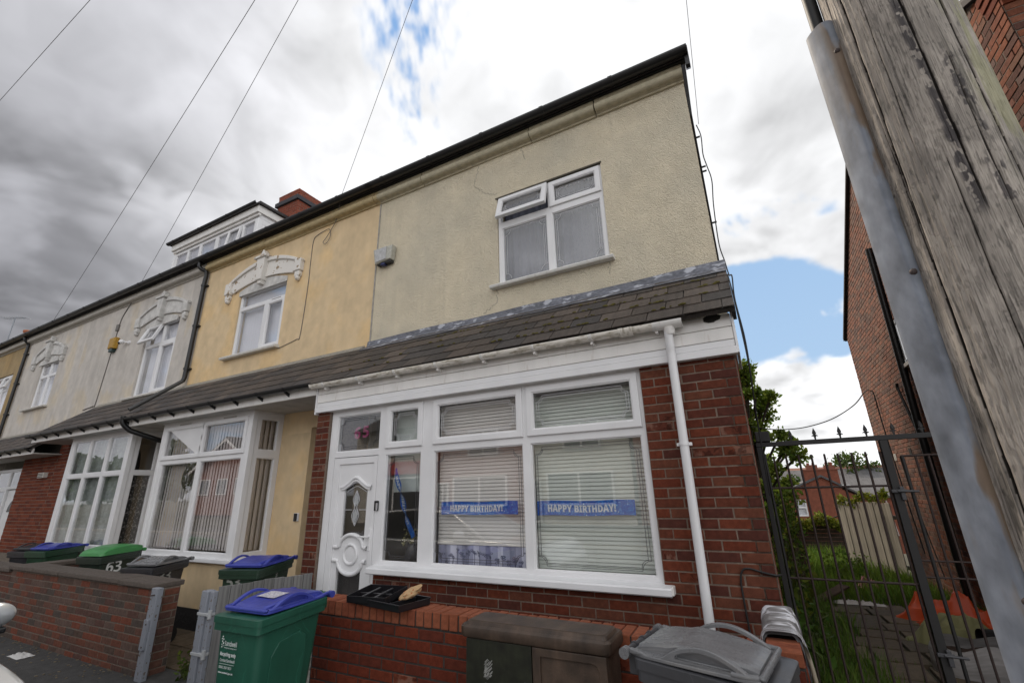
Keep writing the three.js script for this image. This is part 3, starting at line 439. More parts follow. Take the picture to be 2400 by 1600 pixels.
// alarm box by the party seam
{ const a = G('alarm_box', 'old white alarm sounder box on the cream wall beside the yellow house', 'alarm box', [-4.53, 5.18, MAIN + 0.002]);
  M('cover', ext([[-0.20, 0.14], [0.19, 0.13], [0.165, -0.10], [-0.15, -0.13]], [], 0, 0.11, 0.02), mat([0.55, 0.54, 0.47], 0.5, { map: rep(tMott, 5) }), a);
  M('face', ext([[-0.165, 0.115], [0.085, 0.12], [0.08, -0.09], [-0.12, -0.105]], [], 0.112, 0.119, 0.003), mat([0.66, 0.66, 0.66], 0.5, { map: rep(tStreak, 6) }), a);
  M('strobe', [rb(-0.05, 0.03, -0.165, -0.12, 0.02, 0.09, 0.015)], mat([0.012, 0.02, 0.10], 0.3), a); M('base', rb(-0.13, 0.15, -0.14, -0.10, 0.0, 0.08, 0.01), mat([0.03, 0.03, 0.03], 0.6), a); }
// door bell
{ const b = G('video_doorbell', 'black and silver doorbell on the white frame beside the door', 'doorbell', [-3.765, 1.573, -0.03]); M('body', rb(-0.028, 0.028, -0.052, 0.052, 0, 0.022, 0.008), mat([0.008, 0.008, 0.009], 0.3), b); M('button_plate', rb(0.002, 0.026, -0.048, 0.028, 0.020, 0.026, 0.004), phy([0.55, 0.55, 0.57], 0.3, { metalness: 0.6 }), b); }
// blinds, banners and curtains behind the long window
const slatM = phy([0.66, 0.64, 0.605], 0.45, { side: THREE.DoubleSide }), slatG = phy([0.56, 0.60, 0.55], 0.45, { side: THREE.DoubleSide });
function venetian(label, x0, x1, y0, y1, m, z) {
  const b = G('venetian_blind', label, 'blind', [(x0 + x1) / 2, y0, z], 0, 'blinds behind the long window');
  const w = x1 - x0, n = Math.floor((y1 - y0) / 0.0345), R = rng(Math.round(x0 * -100)), geo = exX([[-0.020, -0.0006], [-0.010, 0.0018], [0, 0.0026], [0.010, 0.0018], [0.020, -0.0006], [0.010, 0.0004], [0, 0.0012], [-0.010, 0.0004]], -w / 2, w / 2);
  M('head_rail', rb(-w / 2, w / 2, y1 - y0, y1 - y0 + 0.04, -0.02, 0.02, 0.004), m, b);
  for (let i = 1; i < n; i++) { const s = M('slat', geo, m, b, [0, i * 0.0345, 0]); s.rotation.x = 1.18 + (R() - 0.5) * 0.10; s.rotation.z = (R() - 0.5) * 0.004; }
  M('bottom_rail', rb(-w / 2, w / 2, -0.012, 0.012, -0.016, 0.016, 0.004), m, b);
  M('ladder_cord', [-0.36, 0, 0.36].flatMap((f) => [cyl([f * w, 0, 0.017], [f * w, y1 - y0, 0.017], 0.0009, 0.0009, 4), cyl([f * w, 0, -0.017], [f * w, y1 - y0, -0.017], 0.0009, 0.0009, 4)]), m, b);
}
venetian('cream slatted blind stopping short above the patterned half curtain', -3.02, -1.935, 1.205, 2.625, slatM, -0.165);
venetian('pale green grey slatted blind let down to the sill beside the brick pier', -1.885, -0.80, 1.01, 2.625, slatG, -0.165);
function bannerTex(w, h, seed) {
  return canvasTex(w, h, (c) => {
    const R = rng(seed); c.fillStyle = '#0f4aa6'; c.fillRect(0, 0, w, h);
    for (let i = 0; i < 2600; i++) { const q = R(); c.fillStyle = q < 0.4 ? '#1d76d2' : q < 0.7 ? '#0d3f94' : q < 0.9 ? '#2f95d8' : '#6fb4de'; const s = 2 + R() * 5; c.fillRect(R() * w, R() * h, s, s); }
    for (let i = 0; i < 26; i++) { c.fillStyle = ['#9fd2e8', '#c7dbe6', '#5f7fd0'][i % 3]; c.beginPath(); c.arc(R() * w, R() * h, 2 + R() * 4, 0, 7); c.fill(); }
    c.font = `bold ${Math.round(h * 0.62)}px sans-serif`; c.textAlign = 'center'; c.textBaseline = 'middle';
    c.lineWidth = h * 0.09; c.strokeStyle = '#5f7fae'; c.strokeText('HAPPY BIRTHDAY!', w * 0.47, h * 0.54, w * 0.86); c.fillStyle = '#d6d8da'; c.fillText('HAPPY BIRTHDAY!', w * 0.47, h * 0.54, w * 0.86);
    for (let i = 0; i < 1500; i++) { const x = w * 0.07 + R() * w * 0.8, y = h * 0.25 + R() * h * 0.55; c.fillStyle = R() < 0.5 ? 'rgba(150,158,170,0.55)' : 'rgba(240,242,245,0.35)'; c.fillRect(x, y, 3, 3); }
  });
}
const bannerM = phy([1, 1, 1], 0.35, { map: bannerTex(1024, 136, 1), side: THREE.DoubleSide, metalness: 0.1 });
function banner(label, x0, x1, y0, y1, z) { tag(M('birthday_banner', grid(30, 3, (u, v) => [lerp(x0, x1, u), lerp(y0, y1, v) + 0.004 * Math.sin(u * 9), z + 0.006 * Math.sin(u * 14 + x0)]), bannerM), label, 'banner', 'birthday banners in the window'); }
banner('shiny blue birthday banner taped across the cream slatted blind', -2.935, -2.05, 1.478, 1.598, -0.085);
banner('shiny blue birthday banner taped across the pale green blind', -1.852, -0.945, 1.470, 1.594, -0.085);
tag(M('birthday_banner', grid(80, 4, (u, v) => {            // the loose one, twisted as it hangs
  const cx = lerp(-3.575, -3.30, Math.pow(u, 1.05)) - 0.02 * Math.sin(u * 3.1), cy = lerp(1.965, 1.255, u), tw = 0.35 + 1.1 * sstep(0.25, 0.5, u) - 1.0 * sstep(0.55, 0.8, u), w = 0.052 * (v - 0.5) * 2 * (0.35 + 0.65 * sstep(0, 0.2, u));
  return [cx + w * Math.cos(tw) * 0.93, cy + w * Math.cos(tw) * 0.37, -0.095 + w * Math.sin(tw) + 0.012 * Math.sin(u * 11)]; }), bannerM), 'twisted blue birthday banner hanging loose in the narrow pane by the door', 'banner', 'birthday banners in the window');
tag(M('roller_blind', [bx(-3.69, -3.17, 1.725, 2.64, -0.20, -0.197), ...Array.from({ length: 14 }, (_, i) => new THREE.CylinderGeometry(0.019, 0.019, 0.003, 10).rotateX(Math.PI / 2).translate(-3.67 + i * 0.037, 1.725, -0.1985))], mat([0.50, 0.55, 0.52], 0.8)), 'pale scalloped roller blind half lowered beside the door', 'blind');
{ const t = canvasTex(512, 128, (c, w, h) => { const R = rng(6); c.fillStyle = '#9a9db4'; c.fillRect(0, 0, w, h); for (let i = 0; i < 8; i++) { c.fillStyle = i % 2 ? '#c9cbdc' : '#81849c'; c.fillRect(i * 64 + 8, 0, 34, h); } c.strokeStyle = '#54566e'; c.lineWidth = 3; for (let i = 0; i < 16; i++) { const x = 16 + i * 31, b = 60 + R() * 60; c.beginPath(); c.moveTo(x, h); c.quadraticCurveTo(x + 8, b, x - 4 + R() * 10, b - 30); c.stroke(); for (let k = 0; k < 6; k++) { c.beginPath(); c.arc(x + (R() - 0.5) * 22, b - 30 + (R() - 0.5) * 26, 3 + R() * 3, 0, 7); c.stroke(); } } });
  tag(M('half_curtain', cloth(-3.01, -1.94, 0.98, 1.19, -0.16, 9, 0.016, 3), mat([1, 1, 1], 0.9, { map: t, side: THREE.DoubleSide })), 'short lilac curtain with printed sprigs below the cream blind', 'curtain'); }
// things on the inner sill by the narrow pane
{ const p = G('sill_ornament', 'dark pot with dry flowers on the inner sill by the door', 'ornament', [-3.42, 0.99, -0.25]); M('pot', new THREE.LatheGeometry([[0, 0], [0.06, 0], [0.085, 0.06], [0.075, 0.14], [0.05, 0.17], [0.06, 0.19]].map(([x, y]) => new THREE.Vector2(x, y)), 18), mat([0.03, 0.03, 0.035], 0.4), p); const R = rng(8), g = []; for (let i = 0; i < 60; i++) g.push(new THREE.IcosahedronGeometry(0.008 + 0.014 * R(), 0).translate((R() - 0.5) * 0.24, 0.18 + R() * 0.16, (R() - 0.5) * 0.14)); M('dry_flowers', g, mat([0.16, 0.15, 0.07], 0.9), p); }
tag(M('red_cloth', grid(14, 12, (u, v) => [-3.22 + 0.14 * (u - 0.5) + 0.02 * Math.sin(v * 9), 1.03 + 0.26 * v, -0.24 + 0.05 * Math.sin(u * 8 + v * 5)]), mat([0.22, 0.015, 0.02], 0.9, { side: THREE.DoubleSide })), 'crumpled red cloth hung behind the narrow pane', 'cloth');
// the stuck-on house number in the fanlight
const font = await new FontLoader().loadAsync('fonts/droid/droid_sans_bold.typeface.json');
const txt = (s, size, depth = 0.003, bev = 0) => { const g = new TextGeometry(s, { font, size, depth, curveSegments: 5, bevelEnabled: bev > 0, bevelSize: bev, bevelThickness: bev, bevelSegments: 2 }); g.computeBoundingBox(); const b = g.boundingBox; return g.translate(-(b.min.x + b.max.x) / 2, -(b.min.y + b.max.y) / 2, 0); };
{ const n = G('house_number', 'magenta glittery number 65 on the glass above the white door', 'house number', [-4.125, 2.40, -0.075]); const m = mat([0.36, 0.025, 0.15], 0.5, { map: rep(tGrit, 12) }); M('digit', txt('6', 0.135, 0.006, 0.003), m, n, [-0.068, 0, 0]); M('digit', txt('5', 0.135, 0.006, 0.003), m, n, [0.068, 0.006, 0]); }
// ------------------------------------------------------------------ number 63, yellow
const wallTex = (base, seed, streak, peel = 0) => tex(1024, 512, (u, v) => {
  const m = fbm(u * 8, v * 6, 6, seed), s = fbm(u * 46, v * 4, 5, seed + 7), b = fbm(u * 40, v * 30, 3, seed + 13);
  const k = 0.93 + 0.11 * (m - 0.5) + streak * (s - 0.5) + 0.10 * (b - 0.5), y = sstep(0.52, 0.72, m) * 0.05;
  return [base[0] * k, base[1] * k * (1 - 0.5 * y), base[2] * k * (1 - 1.6 * y)];
});
const yellowTex = wallTex([0.89, 0.79, 0.635], 301, 0.06);
const yellow = mat([1, 1, 1], 0.9, { map: rep(yellowTex, 1 / 4.82, 1 / 4.0, 9.57 / 4.82, -2.6 / 4), bumpMap: rep(bFine, 3), bumpScale: 0.0015 });
const H63 = G('terraced_house', 'yellow rendered terrace house with vertical blinds in a square bay', 'house', [0, 0, 0], 0, 'houses of the terrace');
const hoodFlaky = mat([1, 1, 1], 0.85, { map: rep(tex(512, 512, (u, v) => { const a = fbm(u * 8, v * 8, 6, 331, 8, 8), b = fbm(u * 40, v * 40, 3, 337, 40, 40), p = sstep(0.60, 0.64, a * 0.8 + b * 0.2); return [lerp(0.86, 0.58, p), lerp(0.845, 0.50, p), lerp(0.82, 0.40, p)]; }), 1.6), bumpMap: rep(bFine, 6), bumpScale: 0.0012 });
const hoodWhite = mat([0.70, 0.685, 0.66], 0.85, { map: rep(tMott, 1.5), bumpMap: rep(bFine, 5), bumpScale: 0.002 });
const netM = mat([0.66, 0.67, 0.72], 0.9, { side: THREE.DoubleSide });
const sillGrey = mat([0.66, 0.65, 0.62], 0.75, { map: rep(tSoft, 1.5) });
const sill = (p, x0, x1, y, m = sillGrey) => M('window_sill', exX([[MAIN - 0.05, y], [MAIN + 0.09, y], [MAIN + 0.10, y + 0.03], [MAIN + 0.09, y + 0.045], [MAIN - 0.05, y + 0.06]], x0, x1), m, p);
function vertBlind(label, x0, x1, y0, y1, z, turn, ang, m, pitch = 0.074, group = 'vertical blinds of the yellow house') {
  const b = G('vertical_blind', label, 'blind', turn ? [z, y0, (x0 + x1) / 2] : [(x0 + x1) / 2, y0, z], turn, group), w = x1 - x0, n = Math.floor(w / pitch), R = rng(Math.round(z * 1000 + n));
  const geo = grid(4, 1, (u, v) => [(u - 0.5) * 0.089, v * (y1 - y0), 0.004 * Math.cos((u - 0.5) * 3)]);
  M('head_rail', rb(-w / 2, w / 2, y1 - y0, y1 - y0 + 0.04, -0.02, 0.02, 0.004), upvc, b);
  for (let i = 0; i < n; i++) { const s = M('slat', geo, m, b, [-w / 2 + (i + 0.5) * w / n, 0, 0]); s.rotation.y = ang + (R() - 0.5) * 0.12; }
}
const vslat = mat([0.52, 0.49, 0.485], 0.85, { side: THREE.DoubleSide }), vslatW = mat([0.62, 0.63, 0.68], 0.85, { side: THREE.DoubleSide });
// a square bay: front at z = -0.19, sides back to the main wall
function bay(h, x0, x1, cols, sashes, wallM, y0 = 0.90, y1 = 2.92, yt = [2.365, 2.82], yl = [0.965, 2.245]) {
  const n = cols, w = (x1 - x0 - 0.22) / n, cells = [];
  for (let i = 0; i < n; i++) { const a = x0 + 0.11 + i * w + 0.045, b = x0 + 0.11 + (i + 1) * w - 0.045; cells.push({ r: [a, b, ...(sashes ? [yt[0] + 0.01, yt[1] - 0.02] : yt)], sash: sashes }); cells.push({ r: [a, b, ...yl] }); }
  const f = win(h, rect(x0, x1, y0, y1), cells, { pos: [0, 0, -0.19] });
  const side = win(h, rect(0.265, 0.70, y0, y1), [{ r: [0.34, 0.62, ...yt] }, { r: [0.34, 0.62, ...yl] }], { pos: [x1 - 0.004, 0, 0], turn: Math.PI / 2 });
  win(h, rect(-0.70, -0.265, y0, y1), [{ r: [-0.62, -0.34, ...yt] }, { r: [-0.62, -0.34, ...yl] }], { pos: [x0 + 0.004, 0, 0], turn: -Math.PI / 2 });
  M('corner_post', rb(x1 - 0.07, x1 + 0.008, y0, y1, -0.265, -0.182, 0.012), upvc, h); M('corner_post', rb(x0 - 0.008, x0 + 0.07, y0, y1, -0.265, -0.182, 0.012), upvc, h);
  M('bay_sill', [rb(x0 - 0.05, x1 + 0.05, y0 - 0.055, y0 + 0.005, -0.70, -0.135, 0.014)], upvc, h);
  M('bay_base', [bx(x0 + 0.02, x1 - 0.02, 0.26, y0 - 0.055, -0.70, -0.215)], wallM, h);
  M('bay_plinth', [bx(x0 + 0.015, x1 - 0.015, 0, 0.258, -0.70, -0.205)], mat([0.018, 0.015, 0.016], 0.8, { map: rep(tMott, 3), bumpMap: rep(bWave, 6), bumpScale: 0.008 }), h);
  M('bay_head', [bx(x0 - 0.02, x1 + 0.02, y1, 2.955, -0.70, -0.17)], upvc, h);
  return f;
}
function canopy(h, x0, x1, seed, { hip = 0, ye = 3.07, ze = 0.10, zt = -0.68, yt = 3.755, fascia = [2.925, 3.045] } = {}) {
  slateRoof(h, x0, x1, ze, ye, zt, yt, 5, seed, { hip });
  M('fascia', rb(x0 + 0.02, x1 - 0.01, fascia[0], fascia[1], ze - 0.085, ze - 0.05, 0.004), upvcDirty, h);
  M('soffit', bx(x0 + 0.02, x1 - 0.01, fascia[0] + 0.008, fascia[0] + 0.03, MAIN, ze - 0.084), mat([0.62, 0.60, 0.57], 0.7, { map: rep(tMott, 0.8) }), h);
  M('mortar_fillet', exX([[MAIN, yt - 0.02], [MAIN + 0.07, yt - 0.03], [MAIN, yt + 0.045]], x0 + hip, x1), mat([0.40, 0.375, 0.32], 0.95, { map: rep(tGrit, 2), bumpMap: rep(bFine, 4), bumpScale: 0.006 }), h);
  const g = M('gutter', halfGutter(ze + 0.025, ye - 0.005, 0.05, x0 - 0.02, x1 + 0.02), gutterBlack, h);
  for (let x = x0 + 0.25; x < x1; x += 0.56) M('gutter_bracket', [halfGutter(ze + 0.025, ye - 0.003, 0.056, x - 0.014, x + 0.014), ext([[0, 0], [0.09, 0.05], [0.09, 0.075], [0, 0.05]], [], -0.008, 0.008).rotateY(-Math.PI / 2).translate(x, ye - 0.115, ze - 0.055)], gutterBlack, g);
}
{
  const h = H63, X0 = -9.57, X1 = -4.75;
  shell(h, X0, X1, [rect(-8.305, -6.925, 4.17, 5.43), rect(-8.8, -6.6, 0.9, 2.9), rect(-5.82, -4.90, 0.04, 2.67)], yellow);
  mainRoof(h, X0, X1); blackGutter(h, X0, X1, -0.470, 6.485, 0.066, 0.93, 'eaves_gutter');
  cornice(h, X0 + 0.01, X1 + 0.01, mat([0.60, 0.48, 0.27], 0.85, { map: rep(tMott, 2), bumpMap: rep(bFine, 4), bumpScale: 0.002 }), 22);
  hood(h, -7.62, 1.10, 5.42, hoodFlaky, hoodWhite, 0.70);
  room(h, -8.5, -6.7, 4.0, 5.6, -2.6, MAIN - 0.25);
  win(h, rect(-8.300, -6.930, 4.175, 5.428), [{ r: [-8.255, -6.975, 5.150, 5.395] }, { r: [-8.255, -7.535, 4.215, 5.075] }, { r: [-7.385, -7.0, 4.255, 5.045], sash: 1 }], { pos: [0, 0, MAIN - 0.03] });
  M('trickle_vent', rb(-7.32, -7.07, 5.098, 5.122, MAIN - 0.03, MAIN - 0.015, 0.003), darkVoid, h);
  sill(h, -8.46, -6.88, 4.115);
  canopy(h, X0 + 0.01, X1 - 0.105, 51);
  bay(h, -8.93, -6.48, 2, 1, yellow);
  for (const x of [-8.27, -7.05]) M('trickle_vent', rb(x - 0.16, x + 0.16, 2.862, 2.882, -0.19, -0.176, 0.003), mat([0.35, 0.34, 0.33], 0.6), h);
  room(h, -8.75, -6.62, 0.7, 2.9, -2.8, MAIN - 0.01, mat([0.36, 0.34, 0.31], 0.9));
  // porch: rendered reveal, white frame and door set back
  M('door_frame', ext([[-5.72, 0.04], [-5.64, 0.04], [-5.64, 2.56], [-4.98, 2.56], [-4.98, 0.04], [-4.90, 0.04], [-4.90, 2.64], [-5.72, 2.64]], [], -0.90, -0.82, 0.006), upvc, h);
  const dr = M('door', rb(-5.635, -4.985, 0.06, 2.02, -0.90, -0.86, 0.006), upvc, h); M('door_panel', [rb(-5.55, -5.07, 0.2, 0.9, -0.862, -0.85, 0.01), rb(-5.55, -5.07, 1.1, 1.9, -0.862, -0.85, 0.01)], upvc, dr); M('fanlight', bx(-5.635, -4.985, 2.07, 2.55, -0.885, -0.88), glass, h);
  M('porch_back', bx(-5.9, -4.8, 0, 2.75, -1.2, -1.12), roomMat, h);
  M('doorstep', rb(-5.85, -4.88, 0, 0.06, -0.95, -0.40, 0.012), concrete, h);
  rebase(h, -7.16, 0, -0.7);
}
vertBlind('taupe vertical blind across the front of the yellow house bay', -8.80, -6.60, 0.98, 2.82, -0.32, 0, -0.17, vslat);
vertBlind('taupe vertical blind in the side of the yellow house bay', -0.64, -0.31, 0.98, 2.82, -6.60, Math.PI / 2, 0.35, vslat);
vertBlind('white vertical blind in the upper window of the yellow house', -8.27, -6.96, 4.2, 5.40, MAIN - 0.16, 0, 0.15, vslatW);
{ const d = G('hanging_ornament', 'dark heart wreath hung inside the yellow house bay window', 'ornament', [-8.08, 2.02, -0.262]); M('wreath', new THREE.TorusGeometry(0.10, 0.035, 8, 20).scale(1, 1.3, 0.4), mat([0.06, 0.05, 0.04], 0.9), d); M('string', cyl([0, 0.16, 0], [0, 0.5, 0], 0.003), mat([0.2, 0.2, 0.18], 0.9), d); }
{ const b = G('video_doorbell', 'dark doorbell with a white back plate on the yellow porch wall', 'doorbell', [-5.925, 1.41, MAIN]); M('plate', rb(-0.055, 0.055, -0.055, 0.055, 0, 0.014, 0.006), mat([0.6, 0.59, 0.6], 0.5), b); M('body', rb(-0.025, 0.025, -0.05, 0.05, 0.012, 0.034, 0.006), mat([0.01, 0.01, 0.012], 0.3), b); }
// ------------------------------------------------------------------ numbers 61 and 59, grey; number 57, ochre
const greyTex = wallTex([0.81, 0.785, 0.755], 341, 0.09);
const greyR = mat([1, 1, 1], 0.92, { map: rep(greyTex, 1 / 4.8, 1 / 4.0, 0.1, -0.65), bumpMap: rep(bFine, 2.6), bumpScale: 0.003 });
const corniceGrey = mat([0.56, 0.53, 0.48], 0.85, { map: rep(tMott, 2), bumpMap: rep(bFine, 4), bumpScale: 0.002 });
const H61 = G('terraced_house', 'grey rendered terrace house with a dormer and yellow alarm box', 'house', [0, 0, 0], 0, 'houses of the terrace');
const dormClad = phy([0.78, 0.78, 0.79], 0.45);
{
  const h = H61, X0 = -14.2, X1 = -9.57;
  shell(h, X0, X1, [rect(-11.735, -10.385, 3.80, 5.43), rect(-12.25, -10.1, 0.9, 2.9)], greyR);
  mainRoof(h, X0, X1); blackGutter(h, X0, X1, -0.470, 6.485, 0.066, 0.93, 'eaves_gutter'); cornice(h, X0 + 0.01, X1 - 0.01, corniceGrey, 32);
  hood(h, -11.13, 1.06, 5.40, hoodWhite, hoodWhite, 0.66);
  room(h, -11.9, -10.2, 3.6, 5.6, -2.6, MAIN - 0.25);
  win(h, rect(-11.730, -10.390, 3.805, 5.428), [{ r: [-11.635, -11.135, 5.025, 5.345], sash: 1, open: 0.34 }, { r: [-11.01, -10.435, 4.985, 5.390] }, { r: [-11.685, -11.105, 3.85, 4.90] }, { r: [-10.95, -10.485, 3.90, 4.85], sash: 1 }], { pos: [0, 0, MAIN - 0.04] });
  sill(h, -11.92, -10.44, 3.745);
  canopy(h, -13.80, X1 - 0.01, 61, { hip: 0.62 });
  bay(h, -12.42, -9.98, 3, 0, greyR, 0.90, 2.92, [2.215, 2.84], [0.965, 2.135]);
  room(h, -12.3, -10.1, 0.7, 2.9, -2.8, MAIN - 0.01);
  const pw = M('porch_wall', bx(-14.2, -12.5, 0, 2.93, -0.70, -0.60), mortarOld, h); pw.position.z = 0;
  const face = M('porch_brickwork_backing', bx(-14.2, -12.5, 0, 2.93, -0.02, 0), mortarOld, h, [0, 0, -0.585]); bricks(face, 0.03, 2.93, () => [[-14.2, -12.5]], brickPorch, { seed: 21, limit: 300, skip: (e) => e.y < 0.6 });
  // dormer on the front slope
  const dz = -1.9, d = M('dormer', [bx(-14.22, -10.28, 7.2, 8.72, -2.7, dz - 0.08)], dormClad, h);
  win(d, rect(-14.16, -10.36, 7.30, 8.58), [[-14.06, -13.52], [-13.43, -12.91], [-12.80, -12.14], [-12.0, -11.56], [-10.86, -10.42]].map(([a, b]) => ({ r: [a, b, 7.40, 8.50] })).concat([{ r: [-11.42, -10.99, 7.42, 8.44], sash: 1, open: 0.12 }]), { pos: [0, 0, dz], name: 'dormer_window' });
  M('dormer_curtain', [bx(-14.1, -10.4, 7.2, 8.6, dz - 0.075, dz - 0.07)], mat([0.36, 0.36, 0.40], 0.9), d);
  M('dormer_fascia', [rb(-14.26, -10.20, 8.66, 8.86, -2.75, dz + 0.10, 0.01), rb(-14.24, -10.22, 8.59, 8.66, dz - 0.02, dz + 0.05, 0.01)], upvcDirty, d);
  for (let i = 0; i < 11; i++) M('cladding_board', rb(-10.278, -10.262, 7.1 + i * 0.145, 7.24 + i * 0.145, -2.7, dz + 0.004, 0.004), dormClad, d);
  M('dormer_corner', [rb(-10.36, -10.255, 7.2, 8.54, dz - 0.1, dz + 0.016, 0.01), rb(-14.25, -14.15, 7.2, 8.54, dz - 0.1, dz + 0.016, 0.01)], dormClad, d);
  M('dormer_roof', bx(-14.36, -10.12, 8.862, 8.93, -2.8, dz + 0.12), roofSlate, d); blackGutter(d, -14.36, -10.16, dz + 0.17, 8.90, 0.06, 1.3, 'dormer_gutter');
  // chimney on the party wall
  const cw = M('chimney', [bx(-10.70, -9.86, 7.0, 9.40, -3.43, -2.62)], mortarOld, h);
  const cf = M('chimney_face', bx(-10.70, -9.86, 7.0, 9.40, -0.01, 0), mortarOld, h, [0, 0, -2.61]); bricks(cf, 7.9, 9.40, () => [[-10.70, -9.85]], brickChim, { seed: 31, limit: 90, skip: (e) => e.y < 8.1 });
  const cs = M('chimney_face', bx(2.62, 3.43, 7.0, 9.40, -0.01, 0), mortarOld, h, [-9.85, 0, 0]); cs.rotation.y = Math.PI / 2; bricks(cs, 7.9, 9.40, () => [[2.61, 3.43]], brickChim, { seed: 32, limit: 90, skip: (e) => e.y < 8.1 });
  M('chimney_band', [rb(-10.76, -9.79, 9.40, 9.53, -3.50, -2.55, 0.012)], mat([0.055, 0.055, 0.065], 0.8, { map: rep(tMott, 2) }), h);
  const ct = M('chimney_cap', bx(-10.69, -9.87, 9.53, 9.74, -3.42, -2.62), mortarOld, h);
  const cf2 = M('chimney_face', bx(-10.68, -9.88, 9.53, 9.75, -0.01, 0), mortarOld, h, [0, 0, -2.605]); bricks(cf2, 9.535, 9.76, () => [[-10.70, -9.84]], brickChim, { seed: 33 });
  const cs2 = M('chimney_face', bx(2.63, 3.41, 9.53, 9.75, -0.01, 0), mortarOld, h, [-9.845, 0, 0]); cs2.rotation.y = Math.PI / 2; bricks(cs2, 9.535, 9.76, () => [[2.61, 3.43]], brickChim, { seed: 34 });
  M('chimney_flaunching', rb(-10.68, -9.88, 9.74, 9.79, -3.40, -2.66, 0.02), concrete, h);
  rebase(h, -11.88, 0, -0.7);
}
const skyNet = (n, label, x0, x1, y0, y1, z, f, m = netM) => tag(M('net_curtain', cloth(x0, x1, y0, y1, z, f, 0.02, n), m), label, 'curtain', 'net curtains of the terrace');
skyNet(1, 'white net curtain in the tall upper window of the dormer house', -11.70, -10.42, 3.83, 5.40, MAIN - 0.18, 12);
skyNet(2, 'pale net curtain across the three light bay window', -12.30, -10.08, 0.95, 2.85, -0.33, 18, mat([0.42, 0.46, 0.45], 0.9, { side: THREE.DoubleSide, map: rep(tMott, 3, 6) }));
{ const t = tex(256, 256, (u, v) => { const a = fbm(u * 12, v * 12, 4, 411, 12, 12); return gray(0.30 + 0.45 * sstep(0.55, 0.62, a)); }); tag(M('lace_curtain', grid(10, 4, (u, v) => [-10.06 + 0.01 * Math.sin(u * 20), lerp(0.95, 2.1, v), lerp(-0.64, -0.31, u)]), mat([0.35, 0.33, 0.31], 0.9, { map: rep(t, 2, 5), side: THREE.DoubleSide })), 'dark floral lace in the side of the three light bay', 'curtain'); }
const H59 = G('terraced_house', 'grey rendered terrace house with a red brick porch and white door', 'house', [0, 0, 0], 0, 'houses of the terrace');
{
  const h = H59, X0 = -18.8, X1 = -14.202;
  shell(h, X0, X1, [rect(-17.42, -16.225, 4.14, 5.42), rect(-18.6, -16.1, 0.04, 2.9)], greyR);
  mainRoof(h, X0, X1); blackGutter(h, X0, X1, -0.470, 6.485, 0.066, 0.93, 'eaves_gutter'); cornice(h, X0 + 0.01, X1, corniceGrey, 42);
  hood(h, -16.95, 1.0, 5.40, hoodWhite, hoodWhite, 0.62);
  room(h, -17.6, -16.0, 4, 5.6, -2.4, MAIN - 0.25);
  win(h, rect(-17.415, -16.23, 4.145, 5.418), [{ r: [-17.36, -16.87, 5.06, 5.37] }, { r: [-16.77, -16.28, 5.06, 5.37] }, { r: [-17.36, -16.87, 4.19, 4.98] }, { r: [-16.77, -16.28, 4.19, 4.98] }], { pos: [0, 0, MAIN - 0.04] });
  sill(h, -17.68, -16.14, 4.085);
  canopy(h, X0, -14.0, 71, { ye: 2.86, ze: -0.02, zt: -0.68, yt: 3.42, fascia: [2.72, 2.84] });
  const face = M('porch_wall', bx(-16.1, -14.2, 0, 2.74, -0.12, 0), mortarOld, h, [0, 0, -0.585]); bricks(face, 0.03, 2.74, () => [[-16.1, -14.2]], brickPorch, { seed: 22, limit: 300, skip: (e) => e.y < 0.6 });
  M('porch_jamb', bx(-16.1, -16.0, 0, 2.74, -1.2, -0.71), mortarOld, h);
  win(h, rect(-18.4, -16.12, 0.04, 2.55), [{ r: [-18.2, -17.35, 2.1, 2.48] }, { r: [-17.25, -16.2, 2.1, 2.48] }, { r: [-18.2, -17.35, 0.9, 2.0] }], { pos: [0, 0, -0.74], extraHoles: [rect(-17.28, -16.18, 0.06, 2.05)] });
  const dr = M('door', rb(-17.26, -16.2, 0.07, 2.03, -0.84, -0.79, 0.008), upvc, h); M('door_fan', ext(Array.from({ length: 15 }, (_, i) => [-16.73 + 0.28 * Math.cos(Math.PI * i / 14), 1.5 + 0.28 * Math.sin(Math.PI * i / 14)]), [], -0.79, -0.782), mat([0.04, 0.04, 0.045], 0.2), dr); M('door_panel', [rb(-17.1, -16.36, 0.2, 0.75, -0.79, -0.775, 0.01), rb(-17.1, -16.36, 0.85, 1.35, -0.79, -0.775, 0.01)], upvc, dr);
  room(h, -18.5, -16.0, 0.0, 2.9, -2.4, -0.9);
  const v = M('air_vent', rb(-14.78, -14.46, 2.24, 2.36, -0.585, -0.50, 0.01), mat([0.6, 0.58, 0.54], 0.6), h); for (let i = 0; i < 3; i++) M('louvre', rb(-14.75, -14.49, 2.26 + i * 0.032, 2.272 + i * 0.032, -0.505, -0.49, 0.003), darkVoid, v);
  rebase(h, -16.5, 0, -0.7);
}
skyNet(3, 'white net curtain in the upper window furthest along the grey wall', -17.40, -16.25, 4.16, 5.40, MAIN - 0.18, 12);
const ochre = mat([1, 1, 1], 0.92, { map: rep(wallTex([0.66, 0.57, 0.42], 361, 0.20), 1 / 4.8, 1 / 4, 0, 0.2), bumpMap: rep(bFine, 2.6), bumpScale: 0.002 });
const H57 = G('terraced_house', 'dull ochre terrace house with chimney pots at the far end', 'house', [0, 0, 0], 0, 'houses of the terrace');
